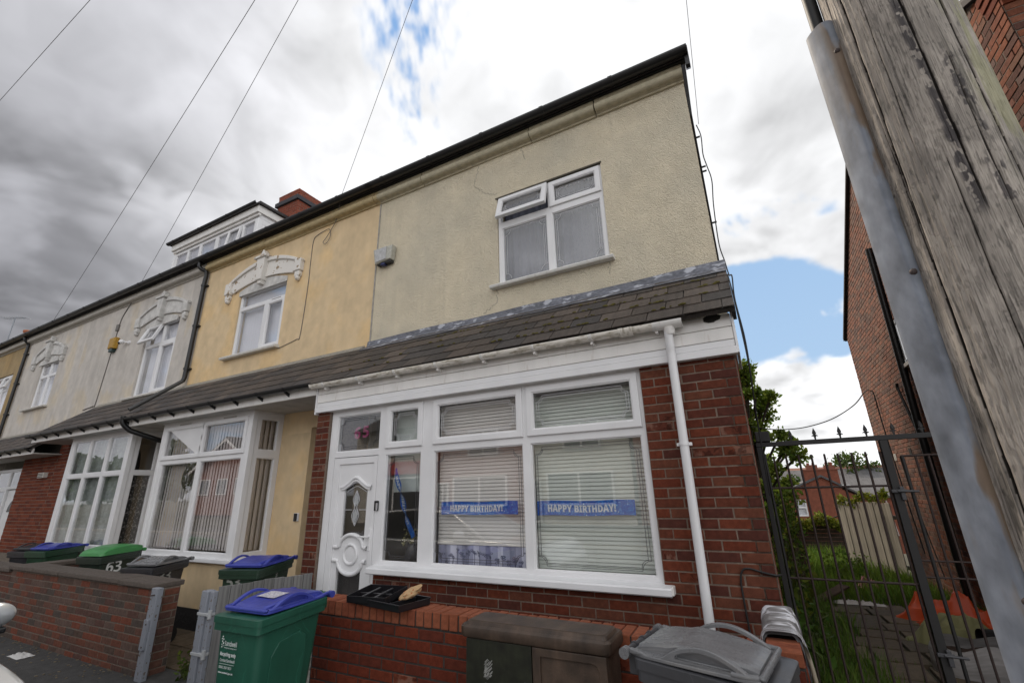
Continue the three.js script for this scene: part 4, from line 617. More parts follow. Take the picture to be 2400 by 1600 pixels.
{
  const h = H57, X0 = -26.2, X1 = -18.802;
  shell(h, X0, X1, [rect(-20.9, -19.47, 4.14, 5.45)], ochre); mainRoof(h, X0, X1); blackGutter(h, X0, X1, -0.470, 6.485, 0.066, 0.93, 'eaves_gutter'); cornice(h, X0 + 0.01, X1 - 0.01, corniceGrey, 52);
  room(h, -21.1, -19.3, 4, 5.6, -2.4, MAIN - 0.25); M('net', bx(-20.88, -19.49, 4.15, 5.44, MAIN - 0.2, MAIN - 0.19), netM, h);
  win(h, rect(-20.895, -19.475, 4.145, 5.445), [{ r: [-20.84, -20.24, 5.06, 5.39] }, { r: [-20.05, -19.60, 5.08, 5.34], sash: 1, open: 0.25 }, { r: [-20.84, -20.22, 4.19, 4.95] }, { r: [-20.12, -19.53, 4.19, 4.95] }], { pos: [0, 0, MAIN - 0.04] });
  const c = M('chimney', bx(-25.6, -23.6, 6.8, 7.62, -2.1, -1.55), mortarOld, h); M('chimney_band', rb(-25.7, -23.5, 7.50, 7.62, -2.16, -1.49, 0.01), brickChim[1], c);
  const cf = M('chimney_face', bx(-25.6, -23.6, 7.0, 7.49, -0.01, 0), mortarOld, h, [0, 0, -1.535]); bricks(cf, 7.0, 7.48, () => [[-25.6, -23.59]], brickChim, { seed: 35 });
  for (const [x, r, hh] of [[-24.1, 0.15, 0.42], [-23.72, 0.09, 0.16], [-24.9, 0.14, 0.2]]) M('chimney_pot', new THREE.LatheGeometry([[r * 0.9, 0], [r, 0.03], [r * 0.82, 0.07], [r * 0.88, hh * 0.8], [r * 1.05, hh * 0.84], [r * 1.05, hh], [r * 0.75, hh], [r * 0.7, 0.02]].map(([x, y]) => new THREE.Vector2(x, y)), 20).translate(x, 7.62, -1.82), mat([0.42, 0.13, 0.05], 0.8, { map: rep(tMott, 2) }), h);
  rebase(h, -22.5, 0, -0.7);
}
{ const a = G('tv_aerial', 'thin television aerial on a mast above the far chimney', 'aerial', [-25.75, 6.9, -1.7]); M('mast', cyl([0, 0, 0], [0.05, 2.0, 0], 0.02), galv, a); M('boom', cyl([-0.35, 1.97, 0.2], [0.45, 1.97, -0.2], 0.012), galv, a); for (let i = 0; i < 7; i++) M('element', cyl([-0.32 + i * 0.12, 1.97, 0.185 - i * 0.06 - 0.2], [-0.32 + i * 0.12, 1.97, 0.185 - i * 0.06 + 0.2], 0.007), galv, a); }
// black rainwater pipes
function rainpipe(label, x, pts) { const g = G('rainwater_pipe', label, 'downpipe', [x, 0, MAIN], 0, 'black rainwater pipes of the terrace'); M('pipe', tube(pts, 0.04, 90, 12, 0.12), gutterBlack, g); for (const y of [5.9, 5.0, 4.1]) M('pipe_clip', [cyl([0, y, 0.06], [0, y + 0.04, 0.06], 0.052), rb(-0.09, 0.09, y + 0.005, y + 0.035, 0, 0.06, 0.004)], gutterBlack, g); return g; }
{ const g = rainpipe('black rainwater pipe on the joint between grey and yellow walls', -9.585, [[-0.06, 6.44, 0.19], [-0.06, 6.33, 0.19], [-0.04, 6.28, 0.16], [0.02, 6.24, 0.08], [0.02, 6.15, 0.06], [0, 6, 0.06], [0, 4.6, 0.06], [0, 3.95, 0.06], [0, 3.87, 0.08]]);
  M('roof_pipe', [cyl([0.0, 3.88, 0.07], [-0.05, 3.22, 0.80], 0.036, 0.036, 12)], mat([0.07, 0.07, 0.07], 0.6, { map: rep(tMott, 4) }), g); M('shoe', [tube([[-0.06, 3.10, 0.85], [-0.06, 2.98, 0.84], [-0.02, 2.86, 0.72], [0.12, 2.74, 0.40], [0.16, 2.66, 0.16], [0.16, 2.4, 0.08], [0.16, 0.2, 0.06]], 0.042, 60, 12, 0.2)], gutterBlack, g); }
rainpipe('black rainwater pipe on the joint between grey and ochre walls', -18.75, [[0, 6.42, 0.18], [0, 6.34, 0.17], [0, 6.24, 0.07], [0, 6.1, 0.06], [0, 4, 0.06], [0, 2.2, 0.06], [0, 0.2, 0.06]]);
// alarm box, camera
{ const a = G('alarm_box', 'faded yellow alarm box on the grey wall beside a white camera', 'alarm box', [-13.09, 5.25, MAIN]); M('cover', ext([[-0.13, 0.15], [0.13, 0.15], [0.13, -0.12], [-0.13, -0.12]], [], 0, 0.11, 0.025), mat([0.50, 0.28, 0.03], 0.5, { map: rep(tMott, 4) }), a); M('strobe', rb(-0.10, 0.06, -0.20, -0.10, 0.0, 0.09, 0.02), mat([0.02, 0.05, 0.05], 0.4), a); }
{ const a = G('security_camera', 'white dome security camera beside the yellow alarm box', 'camera', [-12.52, 5.20, MAIN]); a.scale.setScalar(0.65); M('base', cyl([0.16, -0.02, 0], [0.16, -0.02, 0.05], 0.07, 0.06, 18), upvc, a); M('arm', cyl([0.15, -0.02, 0.04], [-0.06, 0.02, 0.14], 0.022), upvc, a); M('body', new THREE.SphereGeometry(0.085, 18, 12).translate(-0.08, 0.01, 0.15), upvc, a); M('lens', new THREE.SphereGeometry(0.05, 14, 10).translate(-0.10, -0.04, 0.20), mat([0.015, 0.015, 0.018], 0.15), a); }
// ------------------------------------------------------------------ garden walls, fence
const GZ = 0.93;
{ // number 65: red brick with brick-on-edge coping
  const w = G('garden_wall', 'red brick garden wall with bright orange brick coping under the long window', 'garden wall', [0, 0, 0]);
  const core = M('wall', bx(-3.45, 0.02, -0.05, 0.765, GZ - 0.21, GZ - 0.004), mortarDark, w);
  const face = M('wall_face', bx(-3.45, 0.02, -0.05, 0.765, -0.004, 0), mortarDark, w, [0, 0, GZ - 0.002]);
  bricks(face, 0.015, 0.765, () => [[-3.44, 0.02]], brickGardenWorn, { seed: 61, limit: 260 });
  M('coping_bed', bx(-3.45, 0.0, 0.765, 0.867, GZ - 0.20, GZ - 0.008), mortarDark, w);
  const R = rng(62), geos = [0, 1, 2].map((i) => rb(-0.0335, 0.0335, -0.0515, 0.0535, -0.106, 0.106, 0.005 + 0.002 * i, 1));
  for (let x = -3.42; x < -0.02; x += 0.0755) { const b = M('coping_brick', geos[Math.floor(R() * 3)], brickOrange[Math.floor(R() * 3)], w, [x, 0.823 + (R() - 0.5) * 0.004, GZ - 0.104 + (R() - 0.5) * 0.006]); b.rotation.set((R() - 0.5) * 0.02, (R() - 0.5) * 0.025, (R() - 0.5) * 0.02); }
  rebase(w, -1.7, 0, GZ - 0.1);
}
{ // the return wall by the alley, its top wrapped in silvery sheet
  const w = G('garden_wall', 'short brick return wall beside the alley gate, its top wrapped in foil', 'garden wall', [0, 0, 0]);
  M('wall', bx(-0.105, 0.045, -0.05, 0.86, 0.28, 1.075), mortarDark, w);
  const f = M('wall_face', bx(-0.105, 0.045, -0.05, 0.86, -0.004, 0), mortarDark, w, [0, 0, 1.079]); bricks(f, -0.04, 0.86, () => [[-0.105, 0.045]], brickGarden, { seed: 63 });
  const s = M('wall_face', bx(-1.075, -0.28, -0.05, 0.86, -0.004, 0), mortarDark, w, [0.049, 0, 0]); s.rotation.y = Math.PI / 2; bricks(s, -0.04, 0.86, () => [[-1.075, -0.28]], brickGarden, { seed: 64 });
  for (let i = 0; i < 3; i++) M('coping_brick', rb(-0.108, 0.048, 0.862, 0.925, 1.005 - i * 0.075, 1.073 - i * 0.075, 0.006, 1), brickOrange[i], w);
  M('wall_top', bx(-0.10, 0.04, 0.86, 0.915, 0.28, 0.85), mortarDark, w);
  const foilT = tex(512, 256, (u, v) => { const a = fbm(u * 5, v * 30, 5, 601), b = fbm(u * 12, v * 12, 4, 605), k = sstep(0.45, 0.62, a); return [lerp(0.50, 0.88, k) + 0.15 * (b - 0.5), lerp(0.49, 0.88, k) + 0.15 * (b - 0.5), lerp(0.49, 0.90, k) + 0.15 * (b - 0.5)]; });
  const foil = phy([0.95, 0.95, 0.95], 0.38, { metalness: 0.25, map: foilT, bumpMap: bWave, bumpScale: 0.01 });
  M('foil_wrap', grid(28, 40, (u, v) => { const a = Math.PI * (1 - u), z = lerp(0.27, 0.90, v), n = fbm(u * 6, v * 14, 4, 66) - 0.5, k = 0.006 * Math.sin(v * 40 + u * 3) + 0.022 * n; const sx = Math.sign(Math.cos(a)) * Math.pow(Math.abs(Math.cos(a)), 0.45), sy = Math.pow(Math.abs(Math.sin(a)), 0.55); return [-0.03 + (0.098 + k) * sx, 0.80 + (0.155 + k) * sy - 0.05 * (1 - sy), z + 0.012 * Math.sin(u * 8)]; }), foil, w);
  M('foil_band', grid(28, 6, (u, v) => { const a = Math.PI * (1 - u), z = lerp(0.83, 0.915, v); const sx = Math.sign(Math.cos(a)) * Math.pow(Math.abs(Math.cos(a)), 0.45), sy = Math.pow(Math.abs(Math.sin(a)), 0.55); return [-0.03 + 0.113 * sx, 0.80 + 0.170 * sy - 0.05 * (1 - sy), z]; }), foil, w);
  rebase(w, -0.03, 0, 0.68);
}
tag(M('strap', tube([[0.055, 0.9, 0.80], [0.075, 0.86, 0.9], [0.085, 0.70, 1.02], [0.09, 0.3, 1.10], [0.095, 0.0, 1.12]], 0.010, 40, 6), mat([0.22, 0.19, 0.14], 0.9)), 'old cable strap hanging down the alley side of the foil topped wall', 'strap');
const copingStone = mat([0.155, 0.125, 0.105], 0.95, { map: rep(tGrit, 2.2), bumpMap: rep(bFine, 5), bumpScale: 0.005 });
{ // number 63: weathered brick with concrete coping
  const X0 = -9.72, X1 = -5.83, Z = 0.97, w = G('garden_wall', 'weathered grimy brick garden wall with rough brown coping stones', 'garden wall', [0, 0, 0]);
  M('wall', bx(X0, X1, -0.05, 0.80, Z - 0.225, Z - 0.004), mortarOld, w);
  const f = M('wall_face', bx(X0, X1, -0.05, 0.80, -0.004, 0), mortarOld, w, [0, 0, Z - 0.002]); bricks(f, -0.02, 0.80, () => [[X0, X1]], brickOld, { seed: 65, limit: 300, course: 0.0735, len: 0.222 });
  const e = M('wall_face', bx(-Z, -Z + 0.225, -0.05, 0.80, -0.004, 0), mortarOld, w, [X1 + 0.002, 0, 0]); e.rotation.y = Math.PI / 2; bricks(e, -0.02, 0.80, () => [[-Z, -Z + 0.225]], brickOld, { seed: 66, course: 0.0735 });
  const R = rng(67); let x = X0 - 0.04; for (let i = 0; x < X1; i++) { const L = Math.min(0.74 + R() * 0.08, X1 + 0.05 - x); if (L < 0.1) break; const q = M('coping_stone', rb(0.003, L - 0.003, 0, 0.052, -0.15, 0.15, 0.012, 2), copingStone, w, [x, 0.802 + R() * 0.006, Z - 0.112 + (R() - 0.5) * 0.012]); q.rotation.set((R() - 0.5) * 0.02, (R() - 0.5) * 0.012, (R() - 0.5) * 0.01); x += L; }
  rebase(w, -7.8, 0, Z - 0.1);
}
{ const w = G('garden_wall', 'low brick wall between the two yards behind the green lidded bin', 'garden wall', [0, 0, 0]); M('wall', bx(-9.70, -9.50, -0.05, 0.80, -0.62, 0.74), mortarOld, w); const s = M('wall_face', bx(-0.74, 0.62, -0.05, 0.80, -0.004, 0), mortarOld, w, [-9.496, 0, 0]); s.rotation.y = Math.PI / 2; bricks(s, -0.02, 0.80, () => [[-0.74, 0.62]], brickOld, { seed: 68, course: 0.0735, skip: (e) => e.y < 0.5 }); for (let i = 0; i < 2; i++) M('coping_stone', rb(-9.74, -9.46, 0.80, 0.855, -0.62 + i * 0.68, 0.055 + i * 0.68, 0.012), copingStone, w); rebase(w, -9.6, 0, 0.06); }
{ const w = G('garden_wall', 'weathered brick garden wall beyond the step in the coping', 'garden wall', [0, 0, 0]); M('wall', bx(-13.6, -9.75, -0.05, 0.76, 0.745, 0.955), mortarOld, w); const f = M('wall_face', bx(-13.6, -9.75, -0.05, 0.76, -0.004, 0), mortarOld, w, [0, 0, 0.959]); bricks(f, -0.02, 0.76, () => [[-13.6, -9.75]], brickOld, { seed: 69, limit: 200, course: 0.0735 }); for (let i = 0; i < 5; i++) M('coping_stone', rb(-13.62 + i * 0.775, -12.852 + i * 0.775, 0.762, 0.815, 0.70, 1.0, 0.012), copingStone, w); rebase(w, -11.7, 0, 0.85); }
const greyPaint = mat([0.30, 0.31, 0.33], 0.6, { map: rep(tex(256, 512, (u, v) => { const a = fbm(u * 8, v * 16, 5, 621, 8, 16), p = sstep(0.66, 0.70, a); return [lerp(0.92, 0.70, p), lerp(0.93, 0.62, p), lerp(0.96, 0.56, p)]; }), 3, 2), bumpMap: rep(bFine, 5), bumpScale: 0.002 });
{ const p = G('gate_post', 'grey painted timber post fixed to the end of the weathered wall', 'post', [-5.765, 0, 1.0]); M('post', rb(-0.06, 0.06, -0.02, 0.822, -0.03, 0.03, 0.008), greyPaint, p); M('batten', rb(-0.035, 0.035, 0.27, 0.54, 0.03, 0.055, 0.004), greyPaint, p); for (const y of [0.30, 0.50, 0.76]) M('bolt', cyl([0.02, y, 0.03], [0.02, y, 0.062], 0.007, 0.007, 8), mat([0.05, 0.035, 0.03], 0.7), p); }
const fenceWood = [[0.27, 0.265, 0.26], [0.23, 0.225, 0.215], [0.31, 0.30, 0.29]].map((c) => mat(c, 0.85, { map: rep(tStreak, 3, 0.8), bumpMap: rep(tStreak, 4, 0.6), bumpScale: 0.003 }));
{ // grey board fence between the two front yards
  const f = G('board_fence', 'grey weathered board fence between the yellow house and the red wall', 'fence', [-4.62, 0, 0.60]), R = rng(71);
  f.rotation.y = Math.PI / 2 - 0.215;                       // local x runs towards the house
  for (let i = 0; i < 9; i++) { const b = M('board', rb(-0.049, 0.049, 0.03, 0.895 + (R() - 0.5) * 0.012, -0.010, 0.010, 0.003, 1), fenceWood[Math.floor(R() * 3)], f, [-0.36 + i * 0.101, 0, (R() - 0.5) * 0.006]); b.rotation.z = (R() - 0.5) * 0.012; }
  for (const y of [0.25, 0.72]) M('rail', rb(-0.42, 0.50, y - 0.04, y + 0.04, -0.05, -0.012, 0.004), fenceWood[1], f);
}
{ const p = G('gate_post', 'grey flaking gate post with bands at the end of the board fence', 'post', [-4.83, 0, 1.02]); M('post', rb(-0.05, 0.05, -0.02, 0.865, -0.04, 0.04, 0.01), greyPaint, p); M('post_side', rb(0.052, 0.115, 0.0, 0.860, -0.035, 0.02, 0.008), greyPaint, p); for (const y of [0.34, 0.66]) M('hinge_band', [rb(-0.056, 0.122, y, y + 0.025, -0.045, 0.047, 0.004), cyl([0.122, y - 0.02, 0.03], [0.122, y + 0.05, 0.03], 0.016)], mat([0.40, 0.41, 0.42], 0.5), p); }
// ------------------------------------------------------------------ wheelie bins
function roundRect(w, d, r, n = 5) { const o = [], c = [[w / 2 - r, d / 2 - r, 0], [-w / 2 + r, d / 2 - r, 1], [-w / 2 + r, -d / 2 + r, 2], [w / 2 - r, -d / 2 + r, 3]]; for (const [x, y, q] of c) for (let i = 0; i <= n; i++) { const a = (q + i / n) * Math.PI / 2; o.push([x + r * Math.cos(a), y + r * Math.sin(a)]); } return o; }
function loft(sections) { // [ [pts [x,z], y(or fn)] ... ] closed rings
  const n = sections[0][0].length, pos = [], idx = [];
  for (const [pts, y] of sections) for (const [x, z] of pts) pos.push(x, typeof y === 'function' ? y(x, z) : y, z);
  for (let k = 0; k < sections.length - 1; k++) for (let i = 0; i < n; i++) { const a = k * n + i, b = k * n + (i + 1) % n; idx.push(a, a + n, b, b, a + n, b + n); }
  const g = new THREE.BufferGeometry(); g.setAttribute('position', new THREE.Float32BufferAttribute(pos, 3)); g.setIndex(idx); const q = g.toNonIndexed(); q.computeVertexNormals(); return muv(smooth(q));
}
function smooth(g, ang = 0.7) { // averaged normals below a crease angle
  const p = g.attributes.position, n = g.attributes.normal, m = new Map(), key = (i) => `${Math.round(p.getX(i) * 1e4)},${Math.round(p.getY(i) * 1e4)},${Math.round(p.getZ(i) * 1e4)}`;
  for (let i = 0; i < p.count; i++) { const k = key(i); if (!m.has(k)) m.set(k, []); m.get(k).push(i); }
  const out = new Float32Array(p.count * 3), a = V(0, 0, 0), b = V(0, 0, 0), s = V(0, 0, 0), c = Math.cos(ang);
  for (const l of m.values()) for (const i of l) { a.fromBufferAttribute(n, i); s.set(0, 0, 0); for (const j of l) { b.fromBufferAttribute(n, j); if (a.dot(b) > c) s.add(b); } s.normalize(); out[3 * i] = s.x; out[3 * i + 1] = s.y; out[3 * i + 2] = s.z; }
  g.setAttribute('normal', new THREE.BufferAttribute(out, 3)); return g;
}
// front of the bin looks along +z, hinge at -z
function bin(label, x, z, turn, { w = 0.48, d = 0.55, h = 0.96, body, lid, y = 0, lidTurn = 0, flat = false }) {
  const b = G('wheelie_bin', label, 'wheelie bin', [x, y, z], turn, 'wheelie bins put out along the terrace');
  const slope = (px, pz) => h + 0.035 * (-pz / d + 0.5) - 0.035;           // the rim rises a little to the hinge
  const bw = w * 0.76, bd = d * 0.70, tw = w * 0.90, td = d * 0.90;
  const sec = (t, yy) => [roundRect(lerp(bw, tw, t), lerp(bd, td, t), lerp(0.05, 0.045, t)).map(([a, c]) => [a, c + lerp(0.02, -0.005, t)]), yy];
  M('body', [loft([sec(0, 0.05), sec(0.02, 0.03), sec(0.25, h * 0.27), sec(0.6, h * 0.60), sec(0.93, h * 0.90), sec(1.0, slope)]), ext(roundRect(bw * 0.96, bd * 0.96, 0.05), [], 0, 0.01).rotateX(Math.PI / 2).translate(0, 0.05, 0.02)], body, b);
  // pressed panel on both sides
  for (const s of [-1, 1]) { const lean = Math.atan2((tw - bw) / 2, h), g = ext([[-d * 0.26, 0.18], [d * 0.20, 0.18], [d * 0.24, h * 0.70], [d * 0.22, h * 0.79], [d * 0.12, h * 0.83], [-d * 0.16, h * 0.80], [-d * 0.25, h * 0.72]], [], -0.004, 0.007, 0.004); g.rotateY(s * Math.PI / 2); if (s > 0) g.scale(1, 1, 1); g.rotateZ(-s * lean); M('side_panel', g.translate(s * (bw / 2 + 0.002), 0, 0), body, b); }
  const ring = (ww, dd, r) => roundRect(ww, dd, r).map(([a, c]) => [a, c]);
  M('rim', loft([[ring(tw - 0.01, td - 0.01, 0.04), (p, q) => slope(p, q) - 0.09], [ring(w - 0.012, d - 0.012, 0.03), (p, q) => slope(p, q) - 0.078], [ring(w - 0.012, d - 0.012, 0.03), (p, q) => slope(p, q) - 0.034], [ring(w, d, 0.03), (p, q) => slope(p, q) - 0.032], [ring(w, d, 0.03), (p, q) => slope(p, q) + 0.006], [ring(w - 0.012, d - 0.012, 0.025), (p, q) => slope(p, q) + 0.009], [ring(w - 0.14, d - 0.20, 0.03), (p, q) => slope(p, q) + 0.007], [ring(w - 0.15, d - 0.21, 0.03), (p, q) => slope(p, q) - 0.03]]), body, b);
  const L = M('lid', merge(lidGeo(w, d, flat)), lid, b, [0, h + 0.008, -d / 2 - 0.02]); L.rotation.x = 0.035 + lidTurn;
  if (!flat) for (const s of [-1, 1]) M('grip', gripGeo(w, d, s), lid, L);
  M('hinge_lug', [-1, 1].map((s) => cyl([s * (w / 2 - 0.05), 0.005, -0.028], [s * (w / 2 - 0.012), 0.005, -0.028], 0.024, 0.024, 18)), lid, L);
  M('handle_bar', [cyl([-w / 2 + 0.04, h + 0.012, -d / 2 - 0.050], [w / 2 - 0.04, h + 0.012, -d / 2 - 0.050], 0.015, 0.015, 14), ...[-1, 0, 1].map((s) => cyl([s * w * 0.2 - 0.006, h + 0.012, -d / 2 - 0.05], [s * w * 0.2 + 0.006, h + 0.012, -d / 2 - 0.05], 0.021, 0.021, 14)), ...[-1, 1].map((s) => rb(s * (w / 2 - 0.075) - 0.012, s * (w / 2 - 0.075) + 0.012, h - 0.08, h + 0.015, -d / 2 - 0.05, -d / 2 + 0.03, 0.006))], body, b);
  for (const s of [-1, 1]) M('wheel', [cyl([s * (bw / 2 - 0.03), 0.10, -bd / 2 + 0.0], [s * (bw / 2 + 0.03), 0.10, -bd / 2 + 0.0], 0.10, 0.10, 24)], mat([0.012, 0.012, 0.012], 0.8), b);
  M('axle', cyl([-bw / 2, 0.10, -bd / 2], [bw / 2, 0.10, -bd / 2], 0.012), galv, b);
  return { b, L, h, w, d, tw, td, bw, bd };
}
function lidGeo(w, d, flat) { // from the hinge (z = 0) to the front lip, in the lid's own space
  const D = d * (flat ? 0.99 : 0.93), hw = (v) => (w / 2 - 0.012) * (v > 0.80 ? Math.sqrt(Math.max(0, 1 - Math.pow((v - 0.80) / 0.205, 4))) * 0.18 + 0.82 : 1) - (v < 0.12 ? 0.02 * (1 - v / 0.12) : 0);
  const top = (v) => flat ? 0.045 + 0.055 * Math.sin(Math.PI * Math.min(1, v * 0.85 + 0.12)) : 0.026 + 0.036 * Math.sin(Math.PI * Math.pow(v, 0.75)) + 0.008 * sstep(0.30, 0.36, v);
  const hc = flat ? hw : (v) => Math.max(0.05, hw(v) - 0.050 - 0.02 * sstep(0.7, 1, v)), v0 = flat ? 0 : 0.03, v1 = flat ? 1 : 0.95;
  const Y = (X, v) => { const e = Math.max(0, Math.abs(X) - 0.86) / 0.14; return top(v) + (flat ? 0.012 * (1 - X * X) : -0.008 * (1 - Math.pow(X, 4)) * Math.sin(Math.PI * v)) - 0.010 * e * e - (v > 0.88 ? 0.022 * ((v - 0.88) / 0.12) ** 2 : 0); };
  const surf = grid(24, 28, (u, q) => { const v = lerp(v0, v1, q), X = (u - 0.5) * 2; return [X * hc(v), Y(X, v), v * D]; });
  const edge = (t) => { const s = t * 4; if (s < 1.5) return [-1, lerp(v0, v1, s / 1.5)]; if (s < 2.5) return [lerp(-1, 1, s - 1.5), v1]; return [1, lerp(v1, v0, (s - 2.5) / 1.5)]; };
  const skirt = grid(64, 3, (u, q) => { const [X, v] = edge(u); return [X * hc(v) * (1 + 0.02 * q), lerp(Y(X, v), 0.0, q), v * D + (v > v1 - 0.001 ? 0.010 * q : 0)]; });
  const out = [clean(surf), clean(skirt)];
  if (!flat) {
    const R = [], L = []; for (let i = 0; i <= 24; i++) { const v = i / 24; R.push([hw(v), v * D]); L.unshift([-hw(v), v * D]); }
    out.push(clean(ext([...R, ...L], [], 0, 0.016, 0.004).rotateX(Math.PI / 2).translate(0, 0.018, 0)));
    const lip = []; for (let i = 0; i <= 10; i++) { const v = 0.80 + 0.2 * i / 10; lip.push([hw(v) - 0.010, 0.022, v * D - 0.008]); } for (let i = 10; i >= 0; i--) { const v = 0.80 + 0.2 * i / 10; lip.push([-hw(v) + 0.010, 0.022, v * D - 0.008]); }
    out.push(clean(tube(lip, 0.013, 60, 8, 0.3)));
  }
  return out;
}
function gripGeo(w, d, s) { // arched side handle with a hollow below it
  const D = d * 0.93, o = [], q = [], yo = (v) => 0.030 - 0.010 * sstep(0, 0.2, v) * (1 - sstep(0.25, 0.4, v)) + 0.066 * Math.sin(Math.PI * clamp((v - 0.24) / 0.70)) ** 1.1 - 0.010 * v;
  for (let i = 0; i <= 30; i++) { const v = lerp(0.0, 0.93, i / 30); o.push([v * D, yo(v)]); } o.push([0.93 * D, 0.010], [0, 0.010]);
  for (let i = 0; i <= 14; i++) { const v = lerp(0.37, 0.83, i / 14); q.push([v * D, Math.max(0.030, yo(v) - 0.014)]); } q.push([0.83 * D, 0.024], [0.37 * D, 0.026]);
  const g = new THREE.ExtrudeGeometry(shp(o, [q]), { depth: 0.018, bevelEnabled: true, bevelSize: 0.004, bevelThickness: 0.005, bevelSegments: 2, bevelOffset: -0.004 });
  return muv(g.rotateY(-Math.PI / 2).translate(s > 0 ? w / 2 - 0.020 : -w / 2 + 0.038, 0, 0));
}
const tScuff = tex(1024, 1024, (u, v) => { const m = fbm(u * 6, v * 6, 5, 681, 6, 6), st = fbm(u * 26, v * 3, 4, 683, 26, 3), a = Math.abs(fbm(u * 5, v * 3, 4, 685, 5, 3) - 0.5), sc = (1 - sstep(0.003, 0.010, a)) * sstep(0.5, 0.62, fbm(u * 9, v * 9, 3, 687, 9, 9)), d = sstep(0.58, 0.74, fbm(u * 4, v * 4, 5, 689, 4, 4)); const k = 0.80 + 0.12 * (m - 0.5) + 0.10 * (st - 0.5) + 0.16 * sc + 0.08 * d; return [k, k * (1 - 0.01 * d), k * (1 - 0.03 * d)]; });
const plas = (c, r = 0.42) => phy(c.map((q) => q * 1.35 + 0.004), r, { map: rep(tScuff, 1.1), roughnessMap: rep(tex(256, 256, (u, v) => 0.72 + 0.5 * (fbm(u * 7, v * 7, 5, 691, 7, 7) - 0.3), false), 1.7), bumpMap: rep(bFine, 12), bumpScale: 0.0004 });
const binGreen = plas([0.018, 0.105, 0.068]), binDark = plas([0.016, 0.030, 0.020]), binGrey = plas([0.075, 0.076, 0.083]), binGreyDark = plas([0.030, 0.030, 0.034]), lidBlue = plas([0.050, 0.068, 0.40], 0.40), lidGreen = plas([0.055, 0.28, 0.075], 0.4), lidGrey = plas([0.20, 0.202, 0.21], 0.33);
{ const q = bin('green bin with blue lid and white council lettering before the red wall', -3.265, 1.47, 0.04, { d: 0.57, body: binGreen, lid: lidBlue });
  const t = canvasTex(512, 768, (c, w, h) => { c.clearRect(0, 0, w, h); c.fillStyle = '#e6ebe9'; for (const [x, y, r] of [[42, 60, 24], [18, 100, 22], [70, 104, 24], [40, 146, 24], [76, 176, 26], [30, 200, 18], [70, 222, 16], [36, 246, 20]]) { c.beginPath(); c.arc(x, y, r * 0.62, 0, 7); c.fill(); } c.textBaseline = 'alphabetic'; c.font = '116px sans-serif'; c.fillText('Sandwell', 112, 214, 396); c.font = '30px sans-serif'; c.fillText('Metropolitan Borough Council', 116, 262, 390); c.font = 'bold 88px sans-serif'; c.fillText('Recycling only', 8, 398, 496); c.font = '72px sans-serif'; c.fillText('ContactSandwell', 22, 500, 470); c.fillRect(10, 536, 470, 6); c.font = '62px sans-serif'; c.fillText('0845 358 7831', 14, 622, 450); c.font = 'bold 44px sans-serif'; c.fillText('www.sandwell.gov.uk', 10, 706, 460); });
  const lean = Math.atan2((q.td - q.bd) / 2, q.h), yy = 0.70, zz = q.bd / 2 + 0.02 + (q.td - q.bd) / 2 * (yy / q.h) - 0.025 * (yy / q.h);
  const m = M('lettering', new THREE.PlaneGeometry(0.165, 0.25), mat([1, 1, 1], 0.6, { map: t, transparent: true, alphaTest: 0.3 }), q.b, [-0.075, yy, zz + 0.004]); m.rotation.x = 0.033;
  const lt = canvasTex(256, 128, (c, w, h) => { const R = rng(3); c.fillStyle = '#b9b6bd'; c.fillRect(0, 0, w, h); for (let i = 0; i < 130; i++) { c.fillStyle = R() < 0.5 ? '#8f8aa0' : '#cfcbd0'; c.fillRect(R() * w, R() * h, 6 + R() * 22, 3 + R() * 4); } });
  const l = M('paper_label', grid(6, 6, (u, v) => [lerp(-0.115, 0.075, u), 0.066 + 0.0015 * Math.sin(u * 6) - 0.006 * v, lerp(0.24, 0.37, v)]), mat([1, 1, 1], 0.8, { map: lt, side: THREE.DoubleSide }), q.L); l.scale.z = 1; }
{ const q = bin('grey bin with closed grey lid beside the street cabinet', -0.305, 1.385, Math.PI / 2 - 0.17, { d: 0.59, body: binGrey, lid: lidGrey }); }
const digitsM = mat([0.62, 0.63, 0.62], 0.7);
function sideNumber(q, str, side, zoff, yy, size, mm = digitsM) { const lean = Math.atan2((q.tw - q.bw) / 2, q.h), xx = q.bw / 2 + (q.tw - q.bw) / 2 * yy / q.h; const m = M('painted_number', txt(str, size, 0.002), mm, q.b, [side * (xx + 0.009), yy, zoff]); m.rotation.y = side * Math.PI / 2; m.rotation.x = 0; return m; }
function frontNumber(q, str, xo, yy, size, mm = digitsM) { const zz = q.bd / 2 + 0.02 + (q.td - q.bd) / 2 * (yy / q.h) - 0.025 * (yy / q.h); const m = M('painted_number', txt(str, size, 0.002), mm, q.b, [xo, yy, zz + 0.005]); m.rotation.x = 0.033; return m; }
const worn = mat([0.42, 0.42, 0.38], 0.8, { map: rep(tGrit, 6) });
{ const q = bin('dark bin with bright green lid and white number 63', -8.49, 0.36, 0.22, { w: 0.48, d: 0.56, h: 0.985, body: binDark, lid: lidGreen, flat: true, y: 0.0 }); sideNumber(q, '63', 1, 0.06, 0.82, 0.14); }
{ const q = bin('dark grey bin with grey lid and worn number behind the coping', -6.955, 0.48, 0.28, { w: 0.48, d: 0.53, h: 0.935, body: binGreyDark, lid: lidGrey, y: 0.0 }); sideNumber(q, '33', 1, 0.05, 0.80, 0.11, worn); }
{ const q = bin('dark green bin with blue lid in the porch of the yellow house', -5.15, 0.33, 0.31, { w: 0.50, d: 0.60, h: 0.99, body: plas([0.018, 0.045, 0.026]), lid: lidBlue, y: 0.0 }); frontNumber(q, '53', -0.06, 0.845, 0.12, worn); sideNumber(q, '3', 1, -0.02, 0.87, 0.05, worn); }
